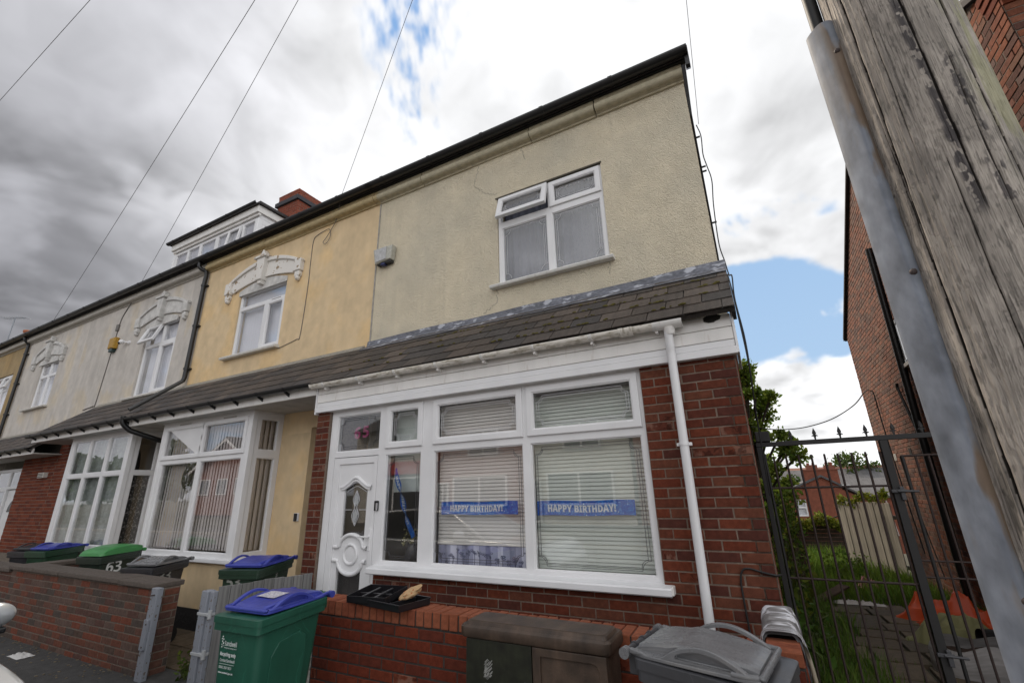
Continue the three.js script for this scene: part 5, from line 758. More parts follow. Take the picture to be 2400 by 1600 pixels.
bin('green bin with blue lid standing before the three light bay', -10.635, 0.25, 0.22, { w: 0.48, d: 0.56, h: 0.975, body: plas([0.018, 0.060, 0.030]), lid: lidBlue });
bin('charcoal bin with dark lid squeezed in by the brick porch', -11.17, 0.30, 0.22, { w: 0.48, d: 0.56, h: 0.96, body: binGreyDark, lid: binGreyDark });
// ------------------------------------------------------------------ street cabinet
{ const c = G('street_cabinet', 'brown and green telecom street cabinet before the red garden wall', 'cabinet', [-1.33, 0, 1.08]);
  const brownT = tex(512, 512, (u, v) => { const a = fbm(u * 10, v * 10, 6, 641, 10, 10), s = fbm(u * 30, v * 4, 4, 645, 30, 4), k = 0.74 + 0.5 * (a - 0.5) + 0.22 * (s - 0.5); return [k, k * 0.98, k * 0.95]; });
  const brown = phy([0.125, 0.085, 0.062], 0.55, { map: rep(brownT, 1.2), bumpMap: rep(bFine, 5), bumpScale: 0.0015 }), green = phy([0.030, 0.035, 0.020], 0.5, { map: rep(brownT, 1.6), bumpMap: rep(bFine, 5), bumpScale: 0.001 });
  M('body', rb(-0.445, 0.455, 0.0, 0.86, -0.12, 0.105, 0.012), brown, c);
  M('lid', [loft([[roundRect(0.955, 0.275, 0.035), 0.845], [roundRect(0.965, 0.285, 0.035), 0.855], [roundRect(0.965, 0.285, 0.035), 0.900], [roundRect(0.945, 0.265, 0.03), 0.912], [roundRect(0.915, 0.235, 0.03), 0.908], [roundRect(0.900, 0.220, 0.03), 0.926], [roundRect(0.88, 0.20, 0.03), 0.930]]), ext(roundRect(0.88, 0.20, 0.03), [], 0, 0.004).rotateX(-Math.PI / 2).translate(0, 0.927, 0), ext(roundRect(0.95, 0.27, 0.03), [], 0, 0.004).rotateX(-Math.PI / 2).translate(0, 0.844, 0)], brown, c);
  const dg = M('door', rb(-0.443, 0.004, 0.06, 0.838, 0.105, 0.125, 0.005), green, c), db = M('door', ext(rect(0.012, 0.453, 0.06, 0.838), [], 0.105, 0.118, 0.004), brown, c);
  M('raised_border', ext(rect(0.012, 0.453, 0.06, 0.838), [[[0.062, 0.12], [0.398, 0.12], [0.405, 0.76], [0.395, 0.785], [0.37, 0.795], [0.062, 0.795]]], 0.117, 0.132, 0.005), brown, db);
  const st = canvasTex(128, 256, (x, w, h) => { const R = rng(12); x.clearRect(0, 0, w, h); for (let i = 0; i < 70; i++) { x.fillStyle = R() < 0.7 ? '#8a8a86' : '#5b5b58'; x.save(); x.translate(30 + R() * 70, 20 + R() * 130); x.rotate(-0.9 + R() * 0.3); x.fillRect(-18, -2, 20 + R() * 22, 3 + R() * 4); x.restore(); } x.fillStyle = '#9c9c98'; x.fillRect(30, 190, 26, 20); });
  M('torn_sticker', new THREE.PlaneGeometry(0.085, 0.17).translate(-0.285, 0.66, 0.1262), mat([1, 1, 1], 0.8, { map: st, transparent: true, alphaTest: 0.3 }), dg);
  M('lock', [rb(-0.045, -0.012, 0.62, 0.655, 0.124, 0.14, 0.004)], galv, dg); M('plinth', rb(-0.47, 0.48, -0.02, 0.03, -0.14, 0.15, 0.01), concrete, c); }
// plastic tray and paper left on the wall
{ const t = G('plastic_tray', 'black plastic tool tray lying on the orange coping', 'tray', [-2.74, 0.879, 0.84], -0.18); const bp = phy([0.012, 0.011, 0.013], 0.3);
  const tray = (x0, x1, z0, z1, y0, y1) => [bx(x0, x1, y0, y0 + 0.004, z0, z1), bx(x0, x1, y0, y1, z1 - 0.005, z1), bx(x0, x1, y0, y1, z0, z0 + 0.005), bx(x0, x0 + 0.005, y0, y1, z0 + 0.005, z1 - 0.005), bx(x1 - 0.005, x1, y0, y1, z0 + 0.005, z1 - 0.005)];
  M('base', [...tray(-0.31, 0.32, -0.14, 0.16, 0.0, 0.045), rb(-0.315, 0.325, 0.040, 0.050, 0.155, 0.168, 0.003), rb(-0.315, 0.325, 0.040, 0.050, -0.148, -0.135, 0.003)], bp, t);
  const ins = M('insert', [...tray(-0.30, 0.06, -0.15, 0.15, 0.0, 0.05), ...[-0.18, -0.06].map((x) => rb(x - 0.012, x + 0.012, 0.0, 0.042, -0.12, 0.12, 0.006)), rb(-0.30, 0.06, 0.0, 0.03, -0.02, 0.0, 0.004)], bp, t, [0.0, 0.03, -0.01]); ins.rotation.set(0.10, 0.30, -0.03);
  M('divider', [rb(0.16, 0.172, 0, 0.04, -0.13, 0.15, 0.003)], bp, t); }
tag(M('crumpled_paper_bag', (() => { const g = new THREE.IcosahedronGeometry(1, 4).toNonIndexed(), p = g.attributes.position; for (let i = 0; i < p.count; i++) { const x = p.getX(i), y = p.getY(i), z = p.getZ(i), n = 0.62 + 0.75 * Math.abs(fbm(x * 1.7 + 5, y * 1.7 + z * 1.3, 3, 9) - 0.25); p.setXYZ(i, x * 0.115 * n, y * 0.042 * n, z * 0.055 * n); } g.computeVertexNormals(); return muv(g.rotateZ(0.42).rotateY(0.5)); })(), mat([1, 1, 1], 0.9, { map: rep(tex(256, 256, (u, v) => { const a = fbm(u * 6, v * 6, 4, 651, 6, 6), p = sstep(0.60, 0.64, a); return [lerp(0.70, 0.62, p), lerp(0.58, 0.28, p), lerp(0.43, 0.08, p)]; }), 7) }), scene, [-2.53, 0.965, 0.82]), 'crumpled brown paper bag lying in the black tray', 'paper bag');
// ------------------------------------------------------------------ alley gate
const AZ = -0.9;
{ const f = G('iron_gateway', 'black iron gate surround with arrowhead finials and a barred side panel', 'gateway', [1.0, 0, AZ]); const X = (x) => x - 1.0;
  M('post', rb(X(0.035), X(0.075), -0.05, 2.01, -0.02, 0.02, 0.004), blackMetal, f); M('post', rb(X(0.945), X(1.0), -0.05, 2.01, -0.028, 0.028, 0.004), blackMetal, f);
  M('top_rail', rb(X(0.035), X(2.49), 2.012, 2.052, -0.02, 0.02, 0.003), blackMetal, f);
  M('junction_box', rb(X(0.04), X(0.16), 2.055, 2.15, -0.06, 0.03, 0.01), blackMetal, f);
  const fin = merge([ext([[0, 0.085], [0.011, 0.055], [0.016, 0.035], [0.007, 0.026], [0.020, 0.020], [0.026, 0.010], [0.012, 0.013], [0.007, 0.0], [0.006, -0.02], [-0.006, -0.02], [-0.007, 0.0], [-0.012, 0.013], [-0.026, 0.010], [-0.020, 0.020], [-0.007, 0.026], [-0.016, 0.035], [-0.011, 0.055]], [], -0.005, 0.005, 0.002), new THREE.ConeGeometry(0.013, 0.055, 8).translate(0, 0.055, 0)]);
  for (let i = 0; i < 13; i++) M('finial', fin, blackMetal, f, [X(0.14 + i * 0.184), 2.068, 0]);
  M('panel_rail', [cyl([X(1.06), 1.878, 0], [X(2.49), 1.878, 0], 0.009), cyl([X(1.0), 1.102, 0.0], [X(2.49), 1.102, 0], 0.007), cyl([X(1.0), 0.989, 0.0], [X(2.49), 0.989, 0], 0.007), cyl([X(1.0), 0.12, 0], [X(2.49), 0.12, 0], 0.009)], rustMetal, f);
  for (let i = 0; i < 15; i++) M('bar', cyl([X(1.07 + i * 0.083), i ? 0.1 : 0.05, 0], [X(1.07 + i * 0.083), 1.874, 0], i ? 0.0085 : 0.013, i ? 0.0085 : 0.013, 8), i ? rustMetal : blackMetal, f);
}
{ const g = G('iron_gate', 'rusty black iron bar gate closing the alley', 'gate', [0.5, 0, AZ + 0.005]); const X = (x) => x - 0.5;
  for (let i = 0; i < 9; i++) M('bar', cyl([X(0.158 + i * 0.0965 - 0.0965 * 0), 0.06, 0], [X(0.158 + i * 0.0965), 1.925, 0], 0.0088, 0.0088, 8), rustMetal, g);
  for (const y of [1.652, 0.936, 0.14]) M('rail', cyl([X(0.078), y, 0.0], [X(0.943), y, 0], 0.009, 0.009, 8), rustMetal, g);
  M('stile', cyl([X(0.090), 0.05, 0], [X(0.090), 1.95, 0], 0.012, 0.012, 8), blackMetal, g);
  for (const y of [1.61, 0.49]) M('latch', [rb(X(0.93), X(1.03), y - 0.012, y + 0.012, 0.028, 0.048, 0.004), rb(X(0.985), X(1.015), y - 0.07, y + 0.035, 0.026, 0.044, 0.006), cyl([X(0.97), y, 0.05], [X(1.10), y - 0.004, 0.05], 0.009)], mat([0.05, 0.05, 0.055], 0.5), g);
}
// ------------------------------------------------------------------ the house across the alley
const RX = 2.5, gFront = [-0.45, 5.70], gRidge = [-4.20, 7.80], gRear = [-9.08, 5.01];
const HR = G('brick_house', 'red brick house with plain gable facing the alley', 'house', [RX, 0, -4.7]);
{ const h = HR;
  const prof = [[gRear[0], -0.6], [gFront[0], -0.6], gFront, gRidge, gRear];
  const gw = M('gable_wall', ext(prof, [rect(-5.62, -5.02, 3.50, 4.26)], -0.22, 0), mat([0.20, 0.15, 0.115], 0.95, { map: rep(tGrit, 3) }), h, [0, 0, 4.7]); gw.rotation.y = -Math.PI / 2;
  const top = (y) => { const r = gRear[0] + Math.max(0, (y - gRear[1]) / (gRidge[1] - gRear[1])) * (gRidge[0] - gRear[0]), f = gFront[0] - Math.max(0, (y - gFront[1]) / (gRidge[1] - gFront[1])) * (gFront[0] - gRidge[0]); return [r, f]; };
  bricks(gw, -0.45, 7.78, (y) => { const [a, b] = top(y + 0.03); return b - a > 0.06 ? minus(a, b, y > 3.42 && y < 4.30 ? [[-5.64, -5.0]] : []) : []; }, brickGable, { seed: 81, limit: 300, score: (e) => { const p = inView(RX, e.y, e.x); if (!p) return 0; const hidden = Math.abs(p[0]) > 0.5 || Math.abs(p[1]) > 0.5; const az = Math.atan2(RX, 3.9 - e.x) * 57.3; return (1 / (p[2] * p[2])) * (hidden || (az > 15.3 && az < 27.9) ? 0.001 : 1); } });
  const fw = M('front_wall', bx(0, 5.5, -0.2, 5.46, -0.2, 0), mortarOld, h, [0, 0, 4.7 - 0.45]); bricks(fw, 0.0, 5.46, () => [[0, 4.0]], brickGable, { seed: 82, limit: 80, score: (e) => e.y - 3 * e.x });
  for (let i = 0; i < 4; i++) M('corbel_course', bx(-0.012 * i, 5.5, 5.465 + i * 0.075, 5.533 + i * 0.075, -0.2, 0.02 + 0.03 * i), brickPorch[i % 2], h, [0, 0, 4.25]);
  const slope = (a, b) => [[a[0], a[1]], [b[0], b[1]], [b[0], b[1] + 0.10], [a[0], a[1] + 0.10]];
  M('roof', [exX(slope([gFront[0] + 0.25, gFront[1] - 0.14], gRidge), -0.03, 5.5), exX(slope(gRidge, [gRear[0] - 0.12, gRear[1] - 0.07]), -0.03, 5.5)], roofSlate, h, [0, 0.01, 4.7]);
  M('verge', [exX([[gRear[0] - 0.10, gRear[1] - 0.05], [gRidge[0], gRidge[1] + 0.0], [gRidge[0], gRidge[1] + 0.05], [gRear[0] - 0.10, gRear[1] + 0.02]], -0.06, -0.028), exX([[gFront[0] + 0.25, gFront[1] - 0.14], [gRidge[0], gRidge[1] - 0.0], [gRidge[0], gRidge[1] + 0.05], [gFront[0] + 0.25, gFront[1] - 0.08]], -0.06, -0.028)], mat([0.03, 0.025, 0.025], 0.8), h, [0, 0, 4.7]);
  M('room_lining', [bx(1.6, 1.65, 3.2, 4.5, -1.3, 0.1), bx(0.22, 1.6, 3.15, 3.2, -1.3, 0.1), bx(0.22, 1.6, 4.5, 4.55, -1.3, 0.1), bx(0.22, 1.6, 3.2, 4.5, -1.35, -1.3), bx(0.22, 1.6, 3.2, 4.5, 0.1, 0.15)], roomMat, h);
  const w = win(h, rect(-5.615, -5.025, 3.505, 4.255), [{ r: [-5.56, -5.08, 3.56, 4.20] }], { pos: [-0.012, 0, 4.7], turn: -Math.PI / 2 });
  M('window_sill', rb(-0.07, 0.0, 3.43, 3.49, 4.7 - 5.68, 4.7 - 4.96, 0.006), upvcDirty, h);
  const Z = (z) => z + 4.7;
  M('soil_pipe', [tube([[-0.075, 5.58, Z(-5.28)], [-0.075, 4, Z(-5.40)], [-0.075, 2.6, Z(-5.52)], [-0.075, 1.0, Z(-5.62)], [-0.075, -0.3, Z(-5.68)]], 0.055, 50, 14)], gutterBlack, h);
  M('waste_pipe', [tube([[-0.05, 3.3, Z(-6.1)], [-0.05, 3.15, Z(-6.1)], [-0.05, 2.4, Z(-5.75)], [-0.05, 2.2, Z(-5.6)]], 0.022, 30, 8)], gutterBlack, h);
  M('downpipe', [tube([[-0.06, 3.0, Z(-4.75)], [-0.06, 1.5, Z(-4.78)], [-0.06, -0.2, Z(-4.8)]], 0.06, 20, 12)], gutterBlack, h);
  M('air_brick', rb(-0.015, 0.0, 2.05, 2.18, Z(-7.84), Z(-7.68), 0.004), mat([0.5, 0.49, 0.46], 0.7), h); M('wall_vent', rb(-0.012, 0.0, 4.70, 4.86, Z(-5.80), Z(-5.68), 0.004), darkVoid, h); M('wall_vent', rb(-0.012, 0.0, 2.08, 2.22, Z(-6.75), Z(-6.60), 0.004), darkVoid, h);
  M('end_wall', bx(5.4, 5.5, -0.5, 5.4, Z(-9), Z(-0.5)), mortarOld, h); M('rear_wall', bx(0, 5.5, -0.6, 5.0, Z(-9.08), Z(-8.9)), mortarOld, h); }
tag(M('wall_cable', [tube([[2.46, 3.48, -7.90], [2.46, 3.30, -7.86], [2.46, 2.7, -7.85], [2.46, 1.5, -7.7], [2.46, 0.4, -7.5]], 0.012, 50, 6), tube([[2.46, 2.1, -7.3], [2.455, 1.4, -7.15], [2.46, 0.6, -6.9], [2.46, 0.1, -6.7]], 0.009, 40, 6)], cableBlack), 'black cables clipped down the brick gable beyond the gate', 'cable');
tag(M('overhead_cable', tube([[2.46, 3.48, -7.90], [2.35, 3.50, -7.95], [2.1, 3.24, -8], [1.69, 3.0, -8], [1.3, 2.88, -8], [0.92, 2.83, -8], [0.5, 2.85, -8], [0.06, 2.95, -8]], 0.011, 60, 6), cableBlack), 'black cable sagging across the alley between the two houses', 'cable');
// ------------------------------------------------------------------ alley: fence, growth, rubbish
const leafQuad = (() => { const g = new THREE.BufferGeometry(); g.setAttribute('position', new THREE.Float32BufferAttribute([0, 0, 0, -0.34, 0.42, 0.06, 0, 0.5, -0.02, 0, 0, 0, 0, 0.5, -0.02, 0.34, 0.42, 0.06, -0.34, 0.42, 0.06, 0, 1, 0.0, 0, 0.5, -0.02, 0, 0.5, -0.02, 0, 1, 0.0, 0.34, 0.42, 0.06], 3)); g.computeVertexNormals(); return muv(g); })();
function foliage(name, material, n, place, size, seed, parent) {      // leaves in one instanced mass, tinted one by one
  const R = rng(seed), im = new THREE.InstancedMesh(leafQuad, material, n), o = new THREE.Object3D(), c = new THREE.Color();
  for (let i = 0; i < n; i++) { const [x, y, z, k = 1] = place(R); o.position.set(x, y, z); o.rotation.set(R() * 6.28, R() * 6.28, R() * 6.28); const s = (size[0] + (size[1] - size[0]) * R()) * k; o.scale.set(s, s, s); o.updateMatrix(); im.setMatrixAt(i, o.matrix); const t = 0.62 + 0.6 * R(); im.setColorAt(i, c.setRGB(t * (0.85 + 0.4 * R()), t, t * (0.7 + 0.3 * R()))); }
  im.name = name; im.castShadow = im.receiveShadow = true; stuff(im); parent.add(im); return im;
}
const leafM = (c, tr = 0.5) => phy(c, 0.75, { side: THREE.DoubleSide, transmission: tr, thickness: 0, specularIntensity: 0.25 });
const bark = mat([0.06, 0.048, 0.036], 0.95, { map: rep(tStreak, 4, 1), bumpMap: rep(tStreak, 4, 1), bumpScale: 0.01 });
function tree(label, x, z, y0, H, clumps, leaves, size, col, seed, group) {
  const t = G('tree', label, 'tree', [x, y0, z], 0, group), R = rng(seed);
  M('trunk', tube([[0, -0.2, 0], [0.05, H * 0.25, 0.03], [-0.03, H * 0.55, 0], [0.06, H * 0.9, 0]], H * 0.016, 24, 8), bark, t);
  for (const [cx, cy, cz, r] of clumps) M('limb', tube([[0, Math.max(0.2, cy * 0.45), 0], [cx * 0.5, cy * 0.8, cz * 0.5], [cx, cy, cz]], H * 0.006, 10, 5), bark, t);
  foliage('crown', leafM(col), leaves, (q) => { const [cx, cy, cz, r] = clumps[Math.floor(q() * clumps.length)]; const a = q() * 6.283, b = Math.acos(2 * q() - 1), d = r * Math.pow(q(), 0.45) * (0.75 + 0.5 * q()); return [cx + d * Math.sin(b) * Math.cos(a), cy + d * Math.cos(b) * 0.85, cz + d * Math.sin(b) * Math.sin(a)]; }, size, seed + 1, t);
  return t;
}
{ const R = rng(90), cl = [], rim = [[5.2, 0.25], [4.7, 0.65], [4.2, 0.95], [3.5, 0.85], [2.9, 1.20], [2.3, 1.10], [1.6, 0.75], [1.0, 0.65], [0.3, 0.55]];
  for (let i = 0; i < 62; i++) { const y = 0.3 + R() * 4.8; let k = 1; while (rim[k][0] > y && k < rim.length - 1) k++; const f = (y - rim[k][0]) / (rim[k - 1][0] - rim[k][0]), xm = lerp(rim[k][1], rim[k - 1][1], clamp(f)) + 0.10; cl.push([lerp(-0.7, xm - 0.18, Math.pow(R(), 0.7)), y, (R() - 0.5) * 1.8, 0.12 + 0.17 * R()]); }
  tree('leafy young tree rising behind the brick pier beyond the gate', -0.10, -9.9, -0.35, 5.2, cl, 15000, [0.075, 0.14], [0.19, 0.28, 0.045], 91); }
const grassBlade = (() => { const g = new THREE.BufferGeometry(); g.setAttribute('position', new THREE.Float32BufferAttribute([-0.5, 0, 0, 0.5, 0, 0, 0.35, 0.55, 0.10, -0.5, 0, 0, 0.35, 0.55, 0.10, -0.35, 0.55, 0.10, -0.35, 0.55, 0.10, 0.35, 0.55, 0.10, 0, 1, 0.32], 3)); g.computeVertexNormals(); return muv(g); })();
function grass(label, n, place, h, w, col, seed) {
  const R = rng(seed), im = new THREE.InstancedMesh(grassBlade, leafM(col, 0.3), n), o = new THREE.Object3D(), c = new THREE.Color();
  for (let i = 0; i < n; i++) { const [x, z, k = 1] = place(R); o.position.set(x, groundY(x, z) - 0.01, z); o.rotation.set((R() - 0.5) * 0.7, R() * 6.28, (R() - 0.5) * 0.7); const hh = lerp(h[0], h[1], R()) * k; o.scale.set(lerp(w[0], w[1], R()), hh, hh); o.updateMatrix(); im.setMatrixAt(i, o.matrix); const t = 0.6 + 0.7 * R(); im.setColorAt(i, c.setRGB(t * (0.8 + 0.5 * R()), t, t * 0.8)); }
  im.name = numbered('grass'); im.castShadow = im.receiveShadow = true; scene.add(im); tag(stuff(im), label, 'grass');
}
grass('rough grass growing along the house side of the alley', 5200, (R) => { const z = lerp(-0.75, -6.5, Math.pow(R(), 1.2)), e = 0.62 + 0.1 * Math.sin(z * 3); return [0.06 + e * Math.pow(R(), 1.3), z, 1.0]; }, [0.10, 0.34], [0.005, 0.012], [0.095, 0.165, 0.030], 101);
grass('overgrown green lawn beyond the slabs of the alley', 11000, (R) => { const z = lerp(-6.0, -13.5, R()); return [lerp(-0.6, 2.5, R()), z, 0.8 + 0.9 * fbm(z * 2, 3, 2, 4)]; }, [0.10, 0.30], [0.008, 0.020], [0.13, 0.22, 0.035], 102);
grass('grass tufts along the foot of the brick gable', 2600, (R) => [lerp(1.75, 2.48, Math.pow(R(), 0.6)), lerp(-4.8, -8.8, R())], [0.08, 0.30], [0.006, 0.014], [0.11, 0.19, 0.032], 103);
grass('tufts between the alley slabs', 900, (R) => { const j = Math.floor(R() * 10), z = -1.4 - j * 0.5 + (R() - 0.5) * 0.05; return [0.3 + R() * 1.5, z, 0.6]; }, [0.05, 0.18], [0.005, 0.010], [0.07, 0.12, 0.02], 104);
function weed(label, x, z, r, h, n, size, col, seed) { const w = G('weed', label, 'plant', [x, groundY(x, z), z]); const R = rng(seed), st = []; for (let i = 0; i < 7; i++) st.push(tube([[0, 0, 0], [(R() - 0.5) * r, h * 0.5, (R() - 0.5) * r], [(R() - 0.5) * 2 * r, h * (0.7 + 0.3 * R()), (R() - 0.5) * 2 * r]], 0.005, 8, 4)); M('stem', st, mat([0.08, 0.10, 0.03], 0.9), w); foliage('leaves', leafM(col), n, (q) => { const a = q() * 6.28, d = r * Math.sqrt(q()), y = q(); return [d * Math.cos(a), 0.05 + h * y, d * Math.sin(a), 0.7 + 0.5 * (1 - y)]; }, size, seed + 3, w); }
weed('broad leaved dock growing against the brick corner', 0.16, -1.25, 0.13, 0.55, 70, [0.06, 0.13], [0.085, 0.16, 0.03], 111);
weed('yellow green leafy weed beside the rotten shed end', 0.18, -3.4, 0.22, 1.05, 200, [0.06, 0.13], [0.16, 0.21, 0.03], 112);
weed('tall leafy bramble climbing the house side of the alley', 0.22, -5.2, 0.30, 1.7, 700, [0.05, 0.11], [0.10, 0.17, 0.028], 117);
weed('dark nettle clump halfway along the alley wall', 0.22, -2.2, 0.20, 0.55, 160, [0.05, 0.10], [0.07, 0.14, 0.024], 113);
weed('bushy green weed beneath the leaning fence', 1.35, -8.6, 0.45, 0.55, 300, [0.06, 0.12], [0.12, 0.20, 0.03], 114);
weed('small weed in the path of the yellow house', -5.35, 0.80, 0.10, 0.22, 60, [0.03, 0.07], [0.10, 0.15, 0.03], 115);
{ // pale vertical board fence
  const f = G('board_fence', 'pale grey close boarded fence leaning beyond the brick gable', 'fence', [2.13, -0.40, -10.25]); f.rotation.y = -1.199; const R = rng(121), m = [[0.36, 0.32, 0.265], [0.32, 0.285, 0.235], [0.40, 0.36, 0.30]].map((c) => mat(c, 0.9, { map: rep(tStreak, 3, 0.6), bumpMap: rep(tStreak, 3, 0.6), bumpScale: 0.003 }));
  for (let i = 0; i < 14; i++) { const b = M('board', rb(-0.072, 0.072, -0.1, 1.60 + (R() - 0.5) * 0.03, -0.011, 0.011, 0.003, 1), m[Math.floor(R() * 3)], f, [-0.99 + i * 0.148, 0, (i % 2) * 0.012]); b.rotation.z = (R() - 0.5) * 0.015; } for (const y of [0.3, 1.3]) M('rail', rb(-1.05, 1.1, y - 0.04, y + 0.04, -0.06, -0.015, 0.004), m[1], f); }
{ const f = G('panel_fence', 'dark brown woven panel fence under yellow green ivy', 'fence', [1.35, -0.55, -14]); const m = mat([0.085, 0.06, 0.048], 0.9, { map: rep(tStreak, 2) }); for (let i = 0; i < 9; i++) M('slat', rb(-0.95, 0.80, 0.05 + i * 0.11, 0.155 + i * 0.11, -0.01 + (i % 2) * 0.008, 0.008 + (i % 2) * 0.008, 0.003, 1), m, f); for (const x of [-0.95, 0.82]) M('post', rb(x - 0.05, x + 0.05, -0.1, 1.25, -0.05, 0.05, 0.006), m, f); }
{ const p = G('ivy', 'yellow green ivy heaped along the tops of the back fences', 'ivy', [1.2, 0.45, -13.8]); M('stem', [tube([[-0.9, -0.6, 0], [-0.5, 0.0, 0.05], [0.4, 0.1, 0.0], [1.0, 0.3, 0]], 0.02, 20, 6)], bark, p); foliage('leaves', leafM([0.17, 0.20, 0.022], 0.4), 1500, (q) => { const t = q(); return [lerp(-0.85, 0.8, t), 0.05 + 0.10 * Math.sin(t * 11) + (q() - 0.5) * 0.30 - (t < 0.25 ? q() * 0.8 : 0), (q() - 0.5) * 0.4]; }, [0.06, 0.13], 131, p); foliage('leaves_over_fence', leafM([0.19, 0.22, 0.024], 0.4), 700, (q) => { const t = q(); return [lerp(0.55, 1.3, t), lerp(0.92, 0.70, 1 - t) + 0.06 * Math.sin(t * 14) + (q() - 0.5) * 0.18, lerp(2.6, 4.4, t) + (q() - 0.5) * 0.1]; }, [0.05, 0.11], 132, p); }
{ const s = G('rotten_shed_end', 'rotting brown timber boards against the house side of the alley', 'timber', [0.32, -0.2, -6.6]); const m = mat([0.11, 0.065, 0.045], 0.95, { map: rep(tStreak, 2) }), R = rng(141); for (let i = 0; i < 6; i++) { const b = M('board', rb(-0.30, 0.22, i * 0.15, i * 0.15 + 0.14, -0.012, 0.012, 0.003, 1), m, s); b.rotation.set(0, (R() - 0.5) * 0.06, (R() - 0.5) * 0.05); } const p = M('fallen_board', rb(-0.5, 0.5, 0, 0.03, -0.08, 0.08, 0.004), m, s, [0.35, 0.12, 0.9]); p.rotation.set(0.1, 0.9, 0.12); }
// crumpled sheet: u across, v along
const crumple = (w, d, h, seed, nu = 46, nv = 46, rough = 0.14) => grid(nu, nv, (u, v) => { const e = (Math.sin(Math.PI * u) * Math.sin(Math.PI * v)) ** 0.55, a = fbm(u * 3.3, v * 3.3, 2, seed), p = fbm(u * 2.5 + 4, v * 2.5, 3, seed + 5), f = Math.pow(1 - Math.abs(Math.sin(7 * (u * 0.8 + v * 0.5) + 7 * p)), 1.6) + 0.5 * Math.pow(1 - Math.abs(Math.sin(13 * (v - 0.6 * u) + 9 * p)), 2), wob = 0.16 * (fbm(u * 3 + v * 5, seed, 3, seed) - 0.5); return [(u - 0.5) * w * (1 + wob), e * h * (0.35 + 1.1 * a) + rough * e * (f - 0.5), (v - 0.5) * d * (1 - wob)]; });
{ const t = tag(M('tarpaulin', crumple(1.15, 1.15, 0.36, 151, 100, 100, 0.20), phy([0.55, 0.075, 0.018], 0.5, { side: THREE.DoubleSide }), scene, [2.0, -0.24, -4.75]), 'crumpled orange tarpaulin dumped by the gable wall', 'tarpaulin'); t.rotation.y = 0.5; }
{ const b = G('rubbish_sack', 'slumped yellow green sack beside the orange tarpaulin', 'sack', [1.68, -0.22, -3.45], 0.4); M('sack', crumple(0.95, 0.80, 0.40, 161, 70, 60, 0.10), mat([0.20, 0.19, 0.085], 0.8, { side: THREE.DoubleSide }), b); }
{ const b = G('rubble_bag', 'open white rubble bag half full of soil near the gate', 'sack', [1.55, -0.12, -2.35], 0.3); M('bag', grid(40, 14, (u, v) => { const a = u * 6.283, r = 0.34 * (1 + 0.18 * Math.sin(v * 3)) * (1 + 0.10 * (fbm(u * 8, v * 4, 3, 171) - 0.5)); return [r * Math.cos(a), v * 0.34 * (0.75 + 0.6 * fbm(u * 5, 1, 2, 9, 5)), r * 0.8 * Math.sin(a)]; }), mat([0.36, 0.34, 0.33], 0.85, { side: THREE.DoubleSide, map: rep(tMott, 3) }), b); M('soil', grid(16, 16, (u, v) => [(u - 0.5) * 0.54, 0.22 + 0.08 * fbm(u * 6, v * 6, 3, 3), (v - 0.5) * 0.45]), mat([0.05, 0.028, 0.018], 1, { map: rep(tGrit, 5) }), b); }
tag(M('black_pipe_offcut', [cyl([1.75, 0.12, -3.0], [2.35, 0.10, -3.15], 0.10, 0.10, 24, true), cyl([1.75, 0.12, -3.0], [2.35, 0.10, -3.15], 0.088, 0.088, 24, true)], phy([0.012, 0.012, 0.013], 0.4, { side: THREE.DoubleSide })), 'short black plastic pipe lying on the yellow sack', 'pipe');
tag(M('metal_rod', cyl([0.98, -0.09, -3.45], [1.75, -0.10, -3.25], 0.010), phy([0.55, 0.55, 0.56], 0.3, { metalness: 0.7 })), 'thin shiny metal rod lying across the alley slabs', 'rod');
tag(M('paper_litter', crumple(0.75, 0.18, 0.03, 181, 30, 10, 0.05), mat([0.62, 0.58, 0.55], 0.9, { side: THREE.DoubleSide, map: rep(tMott, 6) }), scene, [1.05, -0.16, -5.75]), 'long torn white packaging across the end of the slabs', 'litter');
tag(M('paper_litter', crumple(0.34, 0.26, 0.14, 185, 16, 14, 0.10), mat([0.20, 0.07, 0.09], 0.8, { side: THREE.DoubleSide }), scene, [1.55, -0.28, -7.9]), 'crushed maroon carton in the grass by the pale fence', 'litter');
tag(M('paper_litter', crumple(0.30, 0.16, 0.02, 189, 14, 10, 0.03), mat([0.55, 0.54, 0.53], 0.9, { side: THREE.DoubleSide }), scene, [-8.0, 0.004, 1.20]), 'scrap of white paper on the asphalt by the weathered wall', 'litter');
{ const R = rng(195), g = []; for (let i = 0; i < 160; i++) { const x = lerp(-10, -5.9, R()), z = 0.985 + Math.pow(R(), 2.2) * 0.5, s = 0.004 + 0.010 * R(); g.push(new THREE.BoxGeometry(s * 2, s * 0.5, s).rotateY(R() * 6).translate(x, 0.004, z)); } tag(stuff(M('leaf_litter', g, mat([0.16, 0.13, 0.09], 0.95))), 'dry leaf litter and grit along the foot of the weathered wall', 'leaf litter'); }
tag(M('wall_cable', tube([[-0.225, 0.60, 0.012], [-0.232, 0.95, 0.010], [-0.228, 1.06, 0.012], [-0.205, 1.115, 0.014], [-0.16, 1.125, 0.014], [-0.08, 1.105, 0.014], [0.0, 1.09, 0.014], [0.03, 1.085, -0.05]], 0.007, 60, 6), cableBlack), 'thin black cable looped on the brick pier beside the gate', 'cable');
